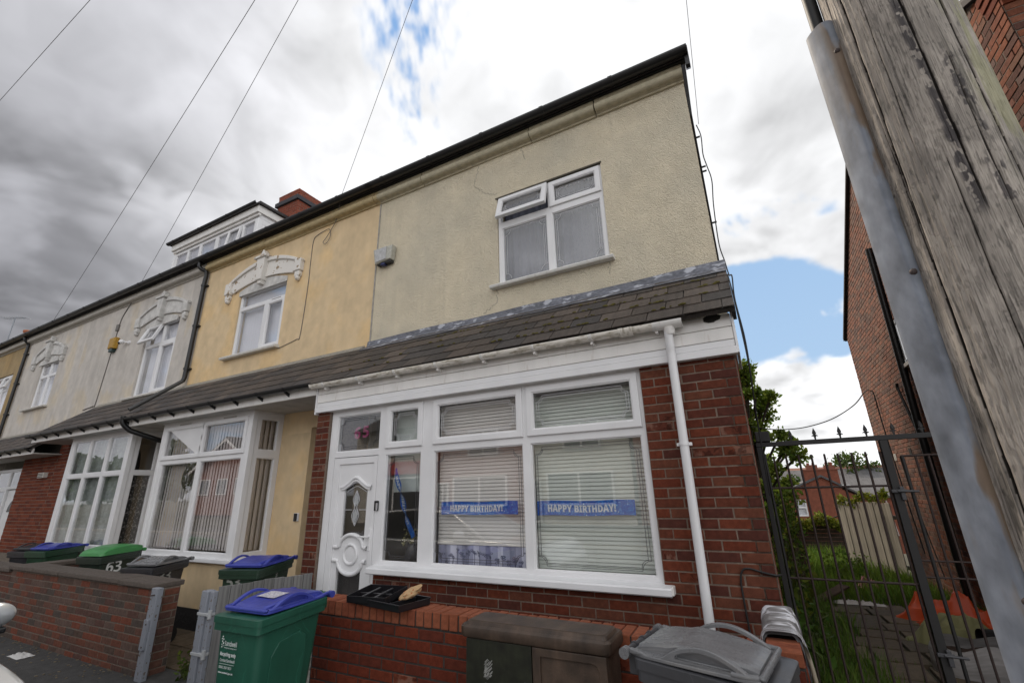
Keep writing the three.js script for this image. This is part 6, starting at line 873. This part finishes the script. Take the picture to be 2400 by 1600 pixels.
// ------------------------------------------------------------------ houses seen beyond the alley
{ const h = G('brick_house', 'distant red brick house with a broad chimney on its gable', 'house', [3.7, -3.4, -36]); const bm = mat([0.24, 0.075, 0.042], 0.9, { map: rep(tMott, 0.9) }), sl = mat([0.115, 0.112, 0.118], 0.8, { map: rep(tStreak, 0.8) }), Y = (y) => y + 3.4, X = (x) => x - 3.7;
  M('wall', ext([[X(0.9), 0], [X(6.1), 0], [X(6.1), Y(0.55)], [X(4.0), Y(1.75)], [X(3.1), Y(1.62)], [X(0.9), Y(0.62)]], [rect(X(2.05), X(2.80), Y(-0.66), Y(0.50)), rect(X(4.45), X(5.25), Y(-0.66), Y(0.46))], -0.3, 0), bm, h);
  const ch = M('chimney', [bx(X(2.97), X(5.10), Y(0.9), Y(2.45), -0.9, -0.02)], bm, h); M('chimney_cap', [bx(X(2.92), X(5.14), Y(2.45), Y(2.55), -0.95, 0.03), bx(X(3.25), X(3.95), Y(2.55), Y(2.85), -0.8, -0.1), bx(X(4.35), X(5.0), Y(2.55), Y(2.75), -0.8, -0.1)], mat([0.19, 0.07, 0.045], 0.9), ch); for (const x of [3.42, 3.75, 4.55, 4.82]) M('chimney_pot', cyl([X(x), Y(2.75), -0.45], [X(x), Y(3.0), -0.45], 0.10, 0.09), bm, ch);
  M('roof', [ext([[X(0.6), Y(0.55)], [X(4.0), Y(2.0)], [X(6.5), Y(0.45)], [X(6.5), Y(0.58)], [X(4.0), Y(2.15)], [X(0.6), Y(0.68)]], [], -6, 0.15)], sl, h); M('flashing', [bx(X(2.7), X(2.97), Y(1.25), Y(1.34), -0.4, 0.16), bx(X(5.1), X(5.6), Y(1.25), Y(1.42), -0.4, 0.16)], mat([0.5, 0.5, 0.5], 0.8), h);
  for (const [a, b] of [[2.07, 2.78], [4.47, 5.23]]) win(h, rect(X(a), X(b), Y(-0.64), Y(0.48)), [{ r: [X(a) + 0.09, X(b) - 0.09, Y(-0.02), Y(0.40)] }, { r: [X(a) + 0.09, X(b) - 0.09, Y(-0.56), Y(-0.10)] }], { pos: [0, 0, -0.05] });
  M('net', [bx(X(2.05), X(2.8), Y(-0.66), Y(0.5), -0.22, -0.2), bx(X(4.45), X(5.25), Y(-0.66), Y(0.46), -0.22, -0.2)], netM, h);
  const w = M('wing_wall', bx(X(6.1), X(11), 0, Y(0.55), -2.2, -2), bm, h); M('wing_roof', [exX([[-1.8, Y(0.5)], [-5, Y(1.75)], [-5, Y(1.85)], [-1.8, Y(0.62)]], X(5.8), X(11))], sl, h); M('wing_window', bx(X(6.3), X(7.1), Y(-0.8), Y(0.0), -1.99, -1.95), mat([0.5, 0.5, 0.5], 0.4), h); M('wing_pipe', cyl([X(7.9), Y(-2), -1.95], [X(7.7), Y(0.5), -1.95], 0.06), mat([0.35, 0.28, 0.26], 0.8), h); }
{ const h = G('brick_house', 'distant slate roofed terrace behind the chimneyed gable', 'house', [5.5, -3.4, -45]); const sl = mat([0.125, 0.122, 0.128], 0.8, { map: rep(tStreak, 0.6) }), bm = mat([0.22, 0.075, 0.045], 0.9); M('wall', bx(-8, 14, 0, 4.0, -8, 0), bm, h); M('roof', exX([[0.4, 4.0], [-4, 6.25], [-8.4, 4.0]], -8.2, 14.2), sl, h); M('ridge', exX([[-3.8, 6.15], [-4, 6.38], [-4.2, 6.15]], -8.2, 14.2), mat([0.30, 0.16, 0.12], 0.8), h); M('chimney', bx(6.2, 7.4, 5.6, 7.2, -4.4, -3.6), bm, h); }
{ const R = rng(201), cl = []; for (let i = 0; i < 16; i++) cl.push([(R() - 0.5) * 3.6, 4.0 + R() * 3.0, (R() - 0.5) * 3, 0.7 + 0.6 * R()]); tree('round green tree standing behind the distant slate roofs', 8.1, -50, -3.4, 7.4, cl, 3200, [0.26, 0.46], [0.070, 0.115, 0.024], 202); }
{ const R = rng(211), cl = []; for (let i = 0; i < 8; i++) cl.push([(R() - 0.5) * 2.6, 3.2 + R() * 2.2, (R() - 0.5) * 2, 0.6 + 0.5 * R()]); tree('low dark tree beside the distant chimneyed gable', 1.5, -41, -3.4, 5.6, cl, 1500, [0.22, 0.4], [0.05, 0.095, 0.02], 212); }
// ------------------------------------------------------------------ telegraph pole
const PC = [0.593, 2.468], PR = 0.1405, toCam = [-0.3825, 0.924], toRight = [0.924, 0.3825];
const pp = (lat, dep, y) => [PC[0] + toRight[0] * lat + toCam[0] * dep, y, PC[1] + toRight[1] * lat + toCam[1] * dep];
{ const pole = G('telegraph_pole', 'weathered wooden telegraph pole with black tar streaks at the kerb', 'pole', [PC[0], 0, PC[1]]);
  const cracks = [[-0.62, 0.5, 5, 0.013, 0.012, 1], [-0.66, 1.2, 2.75, 0.008, 0.009, 2], [0.24, 2.2, 5, 0.011, 0.010, 3], [0.02, 1.4, 2.6, 0.006, 0.007, 4], [0.55, 1.0, 2.9, 0.006, 0.008, 5], [-0.95, 0.9, 3.4, 0.006, 0.008, 6], [0.85, 0.8, 3.3, 0.007, 0.008, 7], [-0.30, 2.35, 3.4, 0.005, 0.006, 8], [1.6, 0, 5, 0.01, 0.012, 9], [2.6, 0, 5, 0.01, 0.012, 10], [-2.2, 0, 5, 0.01, 0.012, 11]];
  const crackAt = (phi, y) => { let d = 0; for (const [a, y0, y1, dep, wid, sd] of cracks) { if (y < y0 || y > y1) continue; const c = a + 0.10 * (fbm(y * 1.1, sd, 3, sd) - 0.5) + 0.03 * (fbm(y * 7, sd, 2, sd + 3) - 0.5), w = wid / PR * 0.28 * (0.5 + fbm(y * 5, sd + 9, 2, sd)); let e = Math.abs(phi - c); const f = sstep(y0, y0 + 0.25, y) * (1 - sstep(y1 - 0.25, y1, y)); d = Math.max(d, f * dep * clamp(1.25 - e / w)); } return d; };
  const NR = 420, ys = [-0.3, 0.3, 0.8]; for (let y = 1.0; y < 3.5; y += 0.011) ys.push(y); ys.push(3.8, 4.5, 6, 8, 10.2);
  const pos = [], uv = [], idx = [];
  ys.forEach((y) => { for (let i = 0; i <= NR; i++) { const phi = -Math.PI + 2 * Math.PI * i / NR; const r = PR * (1 - 0.010 * (y - 2.4)) - crackAt(phi, y) + 0.0035 * (fbm(phi * 9, y * 1.6, 4, 55) - 0.5) + 0.0022 * (fbm(phi * 40, y * 4, 3, 56) - 0.5); const s = Math.sin(phi) * r, c = Math.cos(phi) * r; pos.push(toRight[0] * s + toCam[0] * c, y, toRight[1] * s + toCam[1] * c); uv.push(i / NR, y / 4.096); } });
  for (let j = 0; j < ys.length - 1; j++) for (let i = 0; i < NR; i++) { const a = j * (NR + 1) + i, b = a + NR + 1; idx.push(a, a + 1, b, a + 1, b + 1, b); }
  const g = new THREE.BufferGeometry(); g.setAttribute('position', new THREE.Float32BufferAttribute(pos, 3)); g.setAttribute('uv', new THREE.Float32BufferAttribute(uv, 2)); g.setIndex(idx); g.computeVertexNormals();
  const TW = 1024, TH = 2048, hgt = new Float32Array(TW * TH), seen = (u) => u > 0.18 && u < 0.82;
  const wood = tex(TW, TH, (u, v, i, j) => {
    const phi = -Math.PI + 2 * Math.PI * u, y = v * 4.096, s = phi * PR;
    if (!seen(u) || y < 0.9 || y > 3.5) { const n = fbm(u * 160, v * 20, 3, 800); hgt[j * TW + i] = n; const k = 0.42 + 0.24 * (n - 0.5); return [k, k * 0.93, k * 0.85]; }
    const wx = s + 0.010 * (fbm(s * 11, y * 3.5, 4, 801) - 0.5), wavy = sstep(0.46, 0.60, fbm(s * 7 + 3, y * 2.2, 3, 803));
    const grain = fbm(wx * 420, y * 14, 4, 805), fibre = vnoise(wx * 1300, y * 40, 807), ring = 0.5 + 0.5 * Math.sin(wx * 520 + 34 * fbm(s * 16, y * 5.5, 4, 809));
    const patch = fbm(s * 26, y * 15, 5, 811), bigp = fbm(s * 8, y * 4, 4, 813), scar = sstep(0.54, 0.57, fbm(s * 15 + 4, y * 8 + 2, 4, 814));
    let k = 0.60 + 0.13 * (grain - 0.5) + 0.08 * (fibre - 0.5) + 0.20 * (patch - 0.5) + 0.20 * (bigp - 0.5) + 0.05 * scar - 0.08 * wavy * sstep(0.55, 0.95, ring);
    const hx = Math.abs(fbm(s * 12, y * 11, 4, 815) - 0.5), check = (1 - sstep(0.006, 0.016, hx)) * sstep(0.50, 0.60, fbm(s * 9 + 2, y * 5 + 7, 2, 816)); k -= 0.05 * check;
    const line = sstep(0.73, 0.77, fbm(wx * 95, y * 3.0, 3, 817)); k -= 0.15 * line; const fleck = sstep(0.62, 0.70, fbm(wx * 210, y * 42, 4, 818)); k -= 0.10 * fleck;
    let c = [k * 0.98, k * 0.93, k * 0.875];
    const alg = sstep(0.55, 1.0, phi) * sstep(2.0, 2.6, y) * sstep(0.45, 0.62, fbm(wx * 60, y * 5, 4, 819)); c = [lerp(c[0], 0.52, alg * 0.4), lerp(c[1], 0.53, alg * 0.4), lerp(c[2], 0.33, alg * 0.4)];
    // tar that has run and crazed: its own outline
    const tn = fbm(s * 55, y * 26, 4, 821), holes = fbm(s * 90, y * 45, 3, 823);
    const streak = (a, y0, y1, w, dr) => { const m = Math.abs(phi - (a + dr * (y - y0) + 0.05 * (fbm(y * 8, a * 9, 3, 825) - 0.5))), f = sstep(y0 - 0.02, y0 + 0.04, y) * (1 - sstep(y1 - 0.08, y1, y)); return f * sstep(-0.03, 0.05, w * (0.35 + tn) - m); };
    let tar = Math.max(streak(0.19, 2.28, 3.02, 0.085, -0.02), 0.8 * streak(0.55, 2.20, 2.78, 0.11, 0.03) * sstep(0.50, 0.58, tn), 0.5 * streak(0.75, 1.2, 2.3, 0.14, 0.02) * sstep(0.54, 0.62, tn));
    tar *= 1 - 0.9 * sstep(0.60, 0.66, holes);
    c = c.map((q, n) => lerp(q, [0.20, 0.185, 0.19][n], 0.85 * tar));
    const cr = crackAt(phi, y) > 0.004 ? 1 : 0; if (cr) c = [0.14, 0.115, 0.10];
    hgt[j * TW + i] = clamp(0.45 + 0.9 * (grain - 0.5) + 0.2 * (fibre - 0.5) + 0.5 * (patch - 0.5) - 0.5 * line - 0.15 * check - 0.2 * wavy * sstep(0.62, 0.95, ring) + 0.25 * tar);
    return c;
  });
  const bump = tex(TW, TH, (u, v, i, j) => hgt[j * TW + i], false);
  M('shaft', g, mat([1, 1, 1], 0.85, { map: wood, bumpMap: bump, bumpScale: 0.004 }), pole); }
{ const q = G('cable_guard', 'dull galvanised steel cable guard nailed up the telegraph pole', 'cable guard', [PC[0], 0, PC[1]]);
  const prof = [[-0.116, 0.078], [-0.124, 0.087], [-0.131, 0.088], [-0.142, 0.083], [-0.160, 0.073], [-0.178, 0.062], [-0.190, 0.053], [-0.1955, 0.045], [-0.197, 0.034], [-0.190, -0.020], [-0.176, -0.050], [-0.150, -0.060], [-0.134, -0.052]];
  const cum = [0]; for (let i = 1; i < prof.length; i++) cum.push(cum[i - 1] + Math.hypot(prof[i][0] - prof[i - 1][0], prof[i][1] - prof[i - 1][1])); const Lp = cum[cum.length - 1];
  const at = (t) => { let i = 1; while (i < prof.length - 1 && cum[i] < t * Lp) i++; const f = clamp((t * Lp - cum[i - 1]) / (cum[i] - cum[i - 1])); return [lerp(prof[i - 1][0], prof[i][0], f), lerp(prof[i - 1][1], prof[i][1], f)]; };
  const skin = (off) => grid(48, 120, (u, v) => { const [l, d] = at(u), ytop = 3.115 - 0.055 * Math.pow(sstep(0.35, 0.62, u), 2) - 0.02 * sstep(0.2, 0, u) - 0.03 * sstep(0.62, 0.9, u), y = lerp(-0.2, ytop, v), k = 0.0016 * (fbm(u * 4, y * 2.6, 3, 900) - 0.5) * 2; const p = pp(l + (off + k) * -0.7, d + (off + k) * 0.5, y); return [p[0] - PC[0], p[1], p[2] - PC[1]]; });
  const gt = tex(256, 1024, (u, v) => { const a = fbm(u * 3, v * 26, 4, 911), b = fbm(u * 8, v * 60, 4, 915), r = sstep(0.58, 0.74, fbm(u * 5, v * 14, 5, 919)), e = sstep(0.20, 0.06, u) + 0.8 * sstep(0.52, 0.66, u), scr = sstep(0.70, 0.76, fbm(u * 40, v * 130, 3, 923)), k = 0.54 + 0.18 * (a - 0.5) + 0.20 * (b - 0.5) - 0.015 * scr; const rust = clamp(r * 0.55 * (0.25 + e)); return [lerp(k * 0.95, 0.46, rust), lerp(k * 0.99, 0.36, rust), lerp(k * 1.06, 0.26, rust)]; });
  M('channel', [skin(0), skin(-0.003)], phy([1, 1, 1], 0.62, { metalness: 0.0, specularIntensity: 0.5, map: gt, side: THREE.DoubleSide }), q);
  for (const y of [2.97, 2.205, 1.455]) { const p = pp(-0.1265, 0.084, y); M('nail_head', new THREE.SphereGeometry(0.0085, 12, 8).scale(1, 1.15, 1).translate(p[0] - PC[0], y, p[2] - PC[1]), mat([0.06, 0.045, 0.042], 0.7), q); } }
tag(M('pole_cable', tube([pp(-0.160, 0.012, 2.9), pp(-0.160, 0.012, 3.3), pp(-0.158, 0.01, 5), pp(-0.15, 0.0, 9)], 0.019, 40, 10), cableBlack), 'thick black cable rising from the steel guard up the pole', 'cable');
// ------------------------------------------------------------------ overhead wires
const topW = [PC[0] - 0.06, 10.0, PC[1]], wireM = mat([0.13, 0.128, 0.13], 0.7);
function wire(label, b, sag, r = 0.0036, a = topW) { const n = 10, pts = []; for (let i = 0; i <= n; i++) { const t = i / n; pts.push([lerp(a[0], b[0], t), lerp(a[1], b[1], t) - sag * 4 * t * (1 - t), lerp(a[2], b[2], t)]); } tag(M('overhead_wire', tube(pts, r, 60, 5), wireM), label, 'wire', 'telephone wires fanning from the pole'); }
wire('overhead wire running along the street clear of the roofs', [-39.8, 9.5, 2.2], 0.05, 0.0045); wire('overhead wire running to the grey wall near its far window', [-16.86, 6.56, -0.50], 0.10, 0.0045); wire('overhead wire running to the grey wall above the alarm box', [-12.1, 6.52, -0.50], 0.08, 0.004); wire('overhead wire running to the yellow wall beside the chimney', [-5.53, 6.44, -0.50], 0.06); wire('overhead wire running to the corner of the cream gable', [0.085, 5.60, -0.72], 0.02, 0.0032);
tag(M('wall_cable', [tube([[-5.53, 6.44, -0.52], [-5.75, 6.25, -0.66], [-5.95, 6.0, -0.672], [-6.05, 5.90, -0.675], [-5.96, 5.86, -0.675], [-5.88, 5.97, -0.675], [-5.92, 6.13, -0.675], [-6.06, 6.14, -0.685], [-6.24, 6.11, -0.69], [-6.33, 6.02, -0.692], [-6.335, 5.6, -0.692], [-6.325, 5.1, -0.692], [-6.36, 4.25, -0.692], [-6.45, 4.18, -0.692], [-6.9, 4.10, -0.692]], 0.0055, 160, 5)], wireM), 'looped telephone cable running down the yellow wall', 'cable');
tag(M('wall_cable', [tube([[-12.1, 6.5, -0.52], [-12.6, 6.35, -0.64], [-12.95, 6.15, -0.685], [-13.12, 5.95, -0.69], [-13.16, 5.8, -0.69], [-13.20, 5.4, -0.692], [-13.26, 4.6, -0.692], [-13.33, 3.85, -0.692], [-13.42, 3.80, -0.69], [-13.9, 3.76, -0.69]], 0.011, 120, 5), rb(-13.25, -13.13, 5.62, 5.78, -0.69, -0.66, 0.008)], mat([0.16, 0.15, 0.14], 0.8)), 'cable run down the grey wall beside the yellow alarm box', 'cable');
tag(M('wall_cable', [tube([[0.06, 5.60, -0.72], [0.085, 5.45, -0.74], [0.07, 5.2, -0.74], [0.085, 5.05, -0.75], [0.105, 4.85, -0.76], [0.075, 4.55, -0.78], [0.055, 4.1, -0.78], [0.075, 3.85, -0.72], [0.085, 3.60, -0.5], [0.10, 3.45, -0.2], [0.085, 3.2, -0.12], [0.10, 2.84, -0.10], [0.09, 2.5, -0.14], [0.07, 2.2, -0.4]], 0.006, 140, 5), tube([[0.07, 3.52, -0.3], [0.075, 3.3, -0.1], [0.085, 2.95, -0.05], [0.09, 2.6, -0.08], [0.075, 2.2, -0.2], [0.06, 1.6, -0.3]], 0.006, 80, 5), ...[[5.45, -0.74], [5.05, -0.75], [4.99, -0.75], [4.35, -0.78]].map(([y, z]) => bx(0.03, 0.075, y, y + 0.012, z - 0.02, z))], cableBlack), 'loose black cables straggling down the corner of the cream gable', 'cable');
// ------------------------------------------------------------------ parked car at the kerb
{ const c = G('parked_car', 'silver hatchback parked at the kerb with its mirror and bonnet showing', 'car', [-5.05, -0.125, 3.56], 0);
  const paint = phy([0.50, 0.52, 0.54], 0.28, { metalness: 0.35, clearcoat: 1, clearcoatRoughness: 0.04 }), dk = phy([0.012, 0.012, 0.014], 0.4), gl = phy([0.02, 0.024, 0.026], 0.03);
  const W = 0.86, taper = (g, y0, k) => { const p = g.attributes.position; for (let i = 0; i < p.count; i++) { const y = p.getY(i), x = p.getX(i); let s = 1 - Math.max(0, y - y0) * k; s *= 1 - 0.08 * Math.pow(clamp((Math.abs(x) - 1.45) / 0.75), 2); p.setZ(i, p.getZ(i) * s); } g.computeVertexNormals(); return muv(smooth(g.index ? g.toNonIndexed() : g, 0.8)); };
  const curve = (pts, n = 70) => new THREE.CatmullRomCurve3(pts.map(([x, y]) => V(x, y, 0)), false, 'catmullrom', 0.35).getPoints(n).map((p) => [p.x, p.y]);
  const arch = (cx) => Array.from({ length: 11 }, (_, i) => { const a = Math.PI * (1 - i / 10); return [cx + 0.36 * Math.cos(a), 0.32 + 0.36 * Math.sin(a)]; });
  const bodyTop = curve([[2.10, 0.30], [2.14, 0.55], [2.10, 0.80], [1.88, 0.98], [1.35, 1.04], [0.95, 1.06], [-0.2, 1.04], [-1.5, 1.05], [-1.98, 1.02], [-2.08, 0.7], [-2.06, 0.32]]);
  const side = [...bodyTop, ...[[-1.72, 0.28], ...arch(-1.32)], ...[...arch(1.32)], [1.72, 0.28]];
  const ex = (pts, w, bev) => { const g = new THREE.ExtrudeGeometry(shp(pts), { depth: 2 * w - 2 * bev, bevelEnabled: true, bevelSize: bev, bevelThickness: bev, bevelOffset: -bev, bevelSegments: 4, curveSegments: 8, steps: 8 }); return g.translate(0, 0, -w + bev); };
  M('body', taper(ex(side, W, 0.045), 0.75, 0.05), paint, c);
  const cab = curve([[1.05, 1.03], [0.75, 1.18], [0.30, 1.42], [0.0, 1.50], [-0.7, 1.53], [-1.35, 1.49], [-1.72, 1.30], [-1.92, 1.04]], 60);
  M('cabin_glass', taper(ex([...cab, [-1.5, 0.98], [0.8, 0.98]], W - 0.05, 0.05), 1.0, 0.42), gl, c);
  M('roof_panel', taper(ex([...curve([[0.30, 1.425], [0.0, 1.505], [-0.7, 1.537], [-1.35, 1.497], [-1.55, 1.42]], 40), [-1.3, 1.45], [-0.7, 1.50], [0.0, 1.46]], W - 0.045, 0.03), 1.0, 0.42), paint, c);
  for (const s of [-1, 1]) {
    M('pillar', [tube([[0.95, 1.05, s * 0.80], [0.6, 1.25, s * 0.755], [0.28, 1.42, s * 0.68]], 0.030, 14, 8), tube([[-0.25, 1.03, s * 0.81], [-0.30, 1.46, s * 0.665]], 0.030, 8, 8), tube([[-1.85, 1.06, s * 0.76], [-1.6, 1.36, s * 0.66], [-1.4, 1.47, s * 0.64]], 0.05, 12, 8)], paint, c);
    const mr = M('door_mirror', [new THREE.SphereGeometry(0.13, 20, 14).scale(0.62, 0.62, 1).translate(0.55, 1.14, s * 0.965), cyl([0.60, 1.06, s * 0.80], [0.57, 1.10, s * 0.95], 0.028)], paint, c); M('mirror_base', rb(0.50, 0.62, 1.04, 1.075, s > 0 ? 0.82 : -1.05, s > 0 ? 1.05 : -0.82, 0.012), dk, mr);
    for (const x of [-1.32, 1.32]) { const w = M('wheel', cyl([x, 0.32, s * 0.66], [x, 0.32, s * 0.85], 0.32, 0.32, 36), dk, c); M('rim', [cyl([x, 0.32, s * 0.84], [x, 0.32, s * 0.862], 0.21, 0.20, 28), ...Array.from({ length: 5 }, (_, i) => cyl([x, 0.32, s * 0.865], [x + 0.2 * Math.cos(i * 1.257), 0.32 + 0.2 * Math.sin(i * 1.257), s * 0.865], 0.02, 0.016, 8))], galv, w); }
    M('headlight', new THREE.SphereGeometry(0.14, 18, 12).scale(1.1, 0.5, 0.9).translate(1.93, 0.74, s * 0.60), phy([0.8, 0.8, 0.8], 0.05, { transmission: 0.3, thickness: 0 }), c); M('tail_light', rb(-2.06, -1.94, 0.78, 1.0, s > 0 ? 0.55 : -0.74, s > 0 ? 0.74 : -0.55, 0.03), mat([0.25, 0.01, 0.01], 0.2), c);
    M('door_line', [bx(0.78, 0.786, 0.34, 1.0, s > 0 ? 0.835 : -0.85, s > 0 ? 0.85 : -0.835), bx(-0.36, -0.354, 0.34, 1.0, s > 0 ? 0.835 : -0.85, s > 0 ? 0.85 : -0.835)], dk, c); M('door_handle', rb(-0.22, -0.04, 0.86, 0.89, s > 0 ? 0.83 : -0.87, s > 0 ? 0.87 : -0.83, 0.01), paint, c); }
  M('grille', rb(2.06, 2.15, 0.36, 0.52, -0.5, 0.5, 0.02), dk, c); M('number_plate', rb(2.12, 2.16, 0.40, 0.50, -0.26, 0.26, 0.006), mat([0.6, 0.6, 0.58], 0.5), c); M('bonnet_line', [tube([[1.0, 1.062, -0.74], [1.5, 1.0, -0.72], [1.95, 0.87, -0.66]], 0.006, 20, 4), tube([[1.0, 1.062, 0.74], [1.5, 1.0, 0.72], [1.95, 0.87, 0.66]], 0.006, 20, 4)], dk, c); }
// ------------------------------------------------------------------ across the street: what the windows mirror
const oppBrick = mat([0.24, 0.085, 0.055], 0.9, { map: rep(tMott, 0.7) }), oppCream = mat([0.55, 0.52, 0.46], 0.9, { map: rep(tMott, 0.5) });
function opposite(label, x, z, w, wallM, wins, H = 5.6, gable = false) {
  const h = G('opposite_house', label, 'house', [x, 0, z], Math.PI, 'houses across the street'); M('wall', ext(gable ? [[-w / 2, 0], [w / 2, 0], [w / 2, H], [0, H + w * 0.28], [-w / 2, H]] : rect(-w / 2, w / 2, 0, H), [], -7, 0), wallM, h);
  if (gable) { M('roof', ext([[-w / 2 - 0.5, H - 0.25], [0, H + w * 0.28 + 0.05], [w / 2 + 0.5, H - 0.25], [w / 2 + 0.5, H - 0.05], [0, H + w * 0.28 + 0.3], [-w / 2 - 0.5, H - 0.05]], [], -7, 0.4), roofSlate, h); M('bargeboard', ext([[-w / 2 - 0.5, H - 0.5], [0, H + w * 0.28 - 0.15], [w / 2 + 0.5, H - 0.5], [w / 2 + 0.5, H - 0.2], [0, H + w * 0.28 + 0.12], [-w / 2 - 0.5, H - 0.2]], [], 0.4, 0.46), upvc, h); } else M('roof', exX([[0.5, H - 0.1], [-3.5, H + 1.9], [-7.5, H - 0.1]], -w / 2, w / 2), roofSlate, h);
  for (const [a, b, c, d] of wins) { const f = M('window', ext(rect(a, b, c, d), [rect(a + 0.1, (a + b) / 2 - 0.05, c + 0.1, d - 0.1), rect((a + b) / 2 + 0.05, b - 0.1, c + 0.1, d - 0.1)], 0.0, 0.08), upvc, h); M('pane', bx(a + 0.05, b - 0.05, c + 0.05, d - 0.05, 0.01, 0.02), phy([0.05, 0.055, 0.06], 0.03), f); }
}
opposite('cream house across the street with white framed windows', -8, 18, 5.6, oppCream, [[-1.9, 1.6, 0.9, 2.5], [-1.4, 0.6, 3.6, 5.0], [1.9, 2.7, 0.1, 2.2]]); opposite('brick house across the street with a bay', -13.8, 18, 5.8, oppBrick, [[-1.9, 1.6, 0.9, 2.5], [-1.4, 0.6, 3.6, 5.0], [1.9, 2.7, 0.1, 2.2]]);
opposite('brick house across the street with a red shop board', -20, 18, 6.4, oppCream, [[-2.4, 2.0, 0.6, 2.6], [-1.4, 0.6, 3.9, 5.2]]); opposite('brick house across the street nearest the corner', -2.2, 18, 5.6, oppBrick, [[-1.9, 1.6, 0.9, 2.5], [-1.4, 0.6, 3.6, 5.0]]);
opposite('gabled brick house across the street with white bargeboards', -50, 25, 11, oppBrick, [[-4, -2.2, 2.0, 3.6], [-0.9, 0.9, 2.0, 3.6], [2.2, 4, 2.0, 3.6]], 4.6, true);
tag(M('shop_board', rb(-22.6, -17.6, 2.75, 3.5, 17.85, 17.96, 0.02), mat([0.45, 0.03, 0.03], 0.5)), 'red shop board fixed to the house across the street', 'shop board');
for (let k = 0; k < 4; k++) { const R = rng(300 + k), cl = []; for (let i = 0; i < 18; i++) cl.push([(R() - 0.5) * 6, 2.5 + R() * 4.5, (R() - 0.5) * 5, 0.9 + 0.8 * R()]); tree(['tall','broad','ragged','dark'][k] + ' street tree across the road beyond the gabled house', -62 - k * 9, 24 + (k % 2) * 6, 0, 7.5, cl, 1800, [0.5, 0.9], [0.05, 0.085, 0.02], 310 + k, 'street trees across the road'); }
renderer.render(scene, camera);
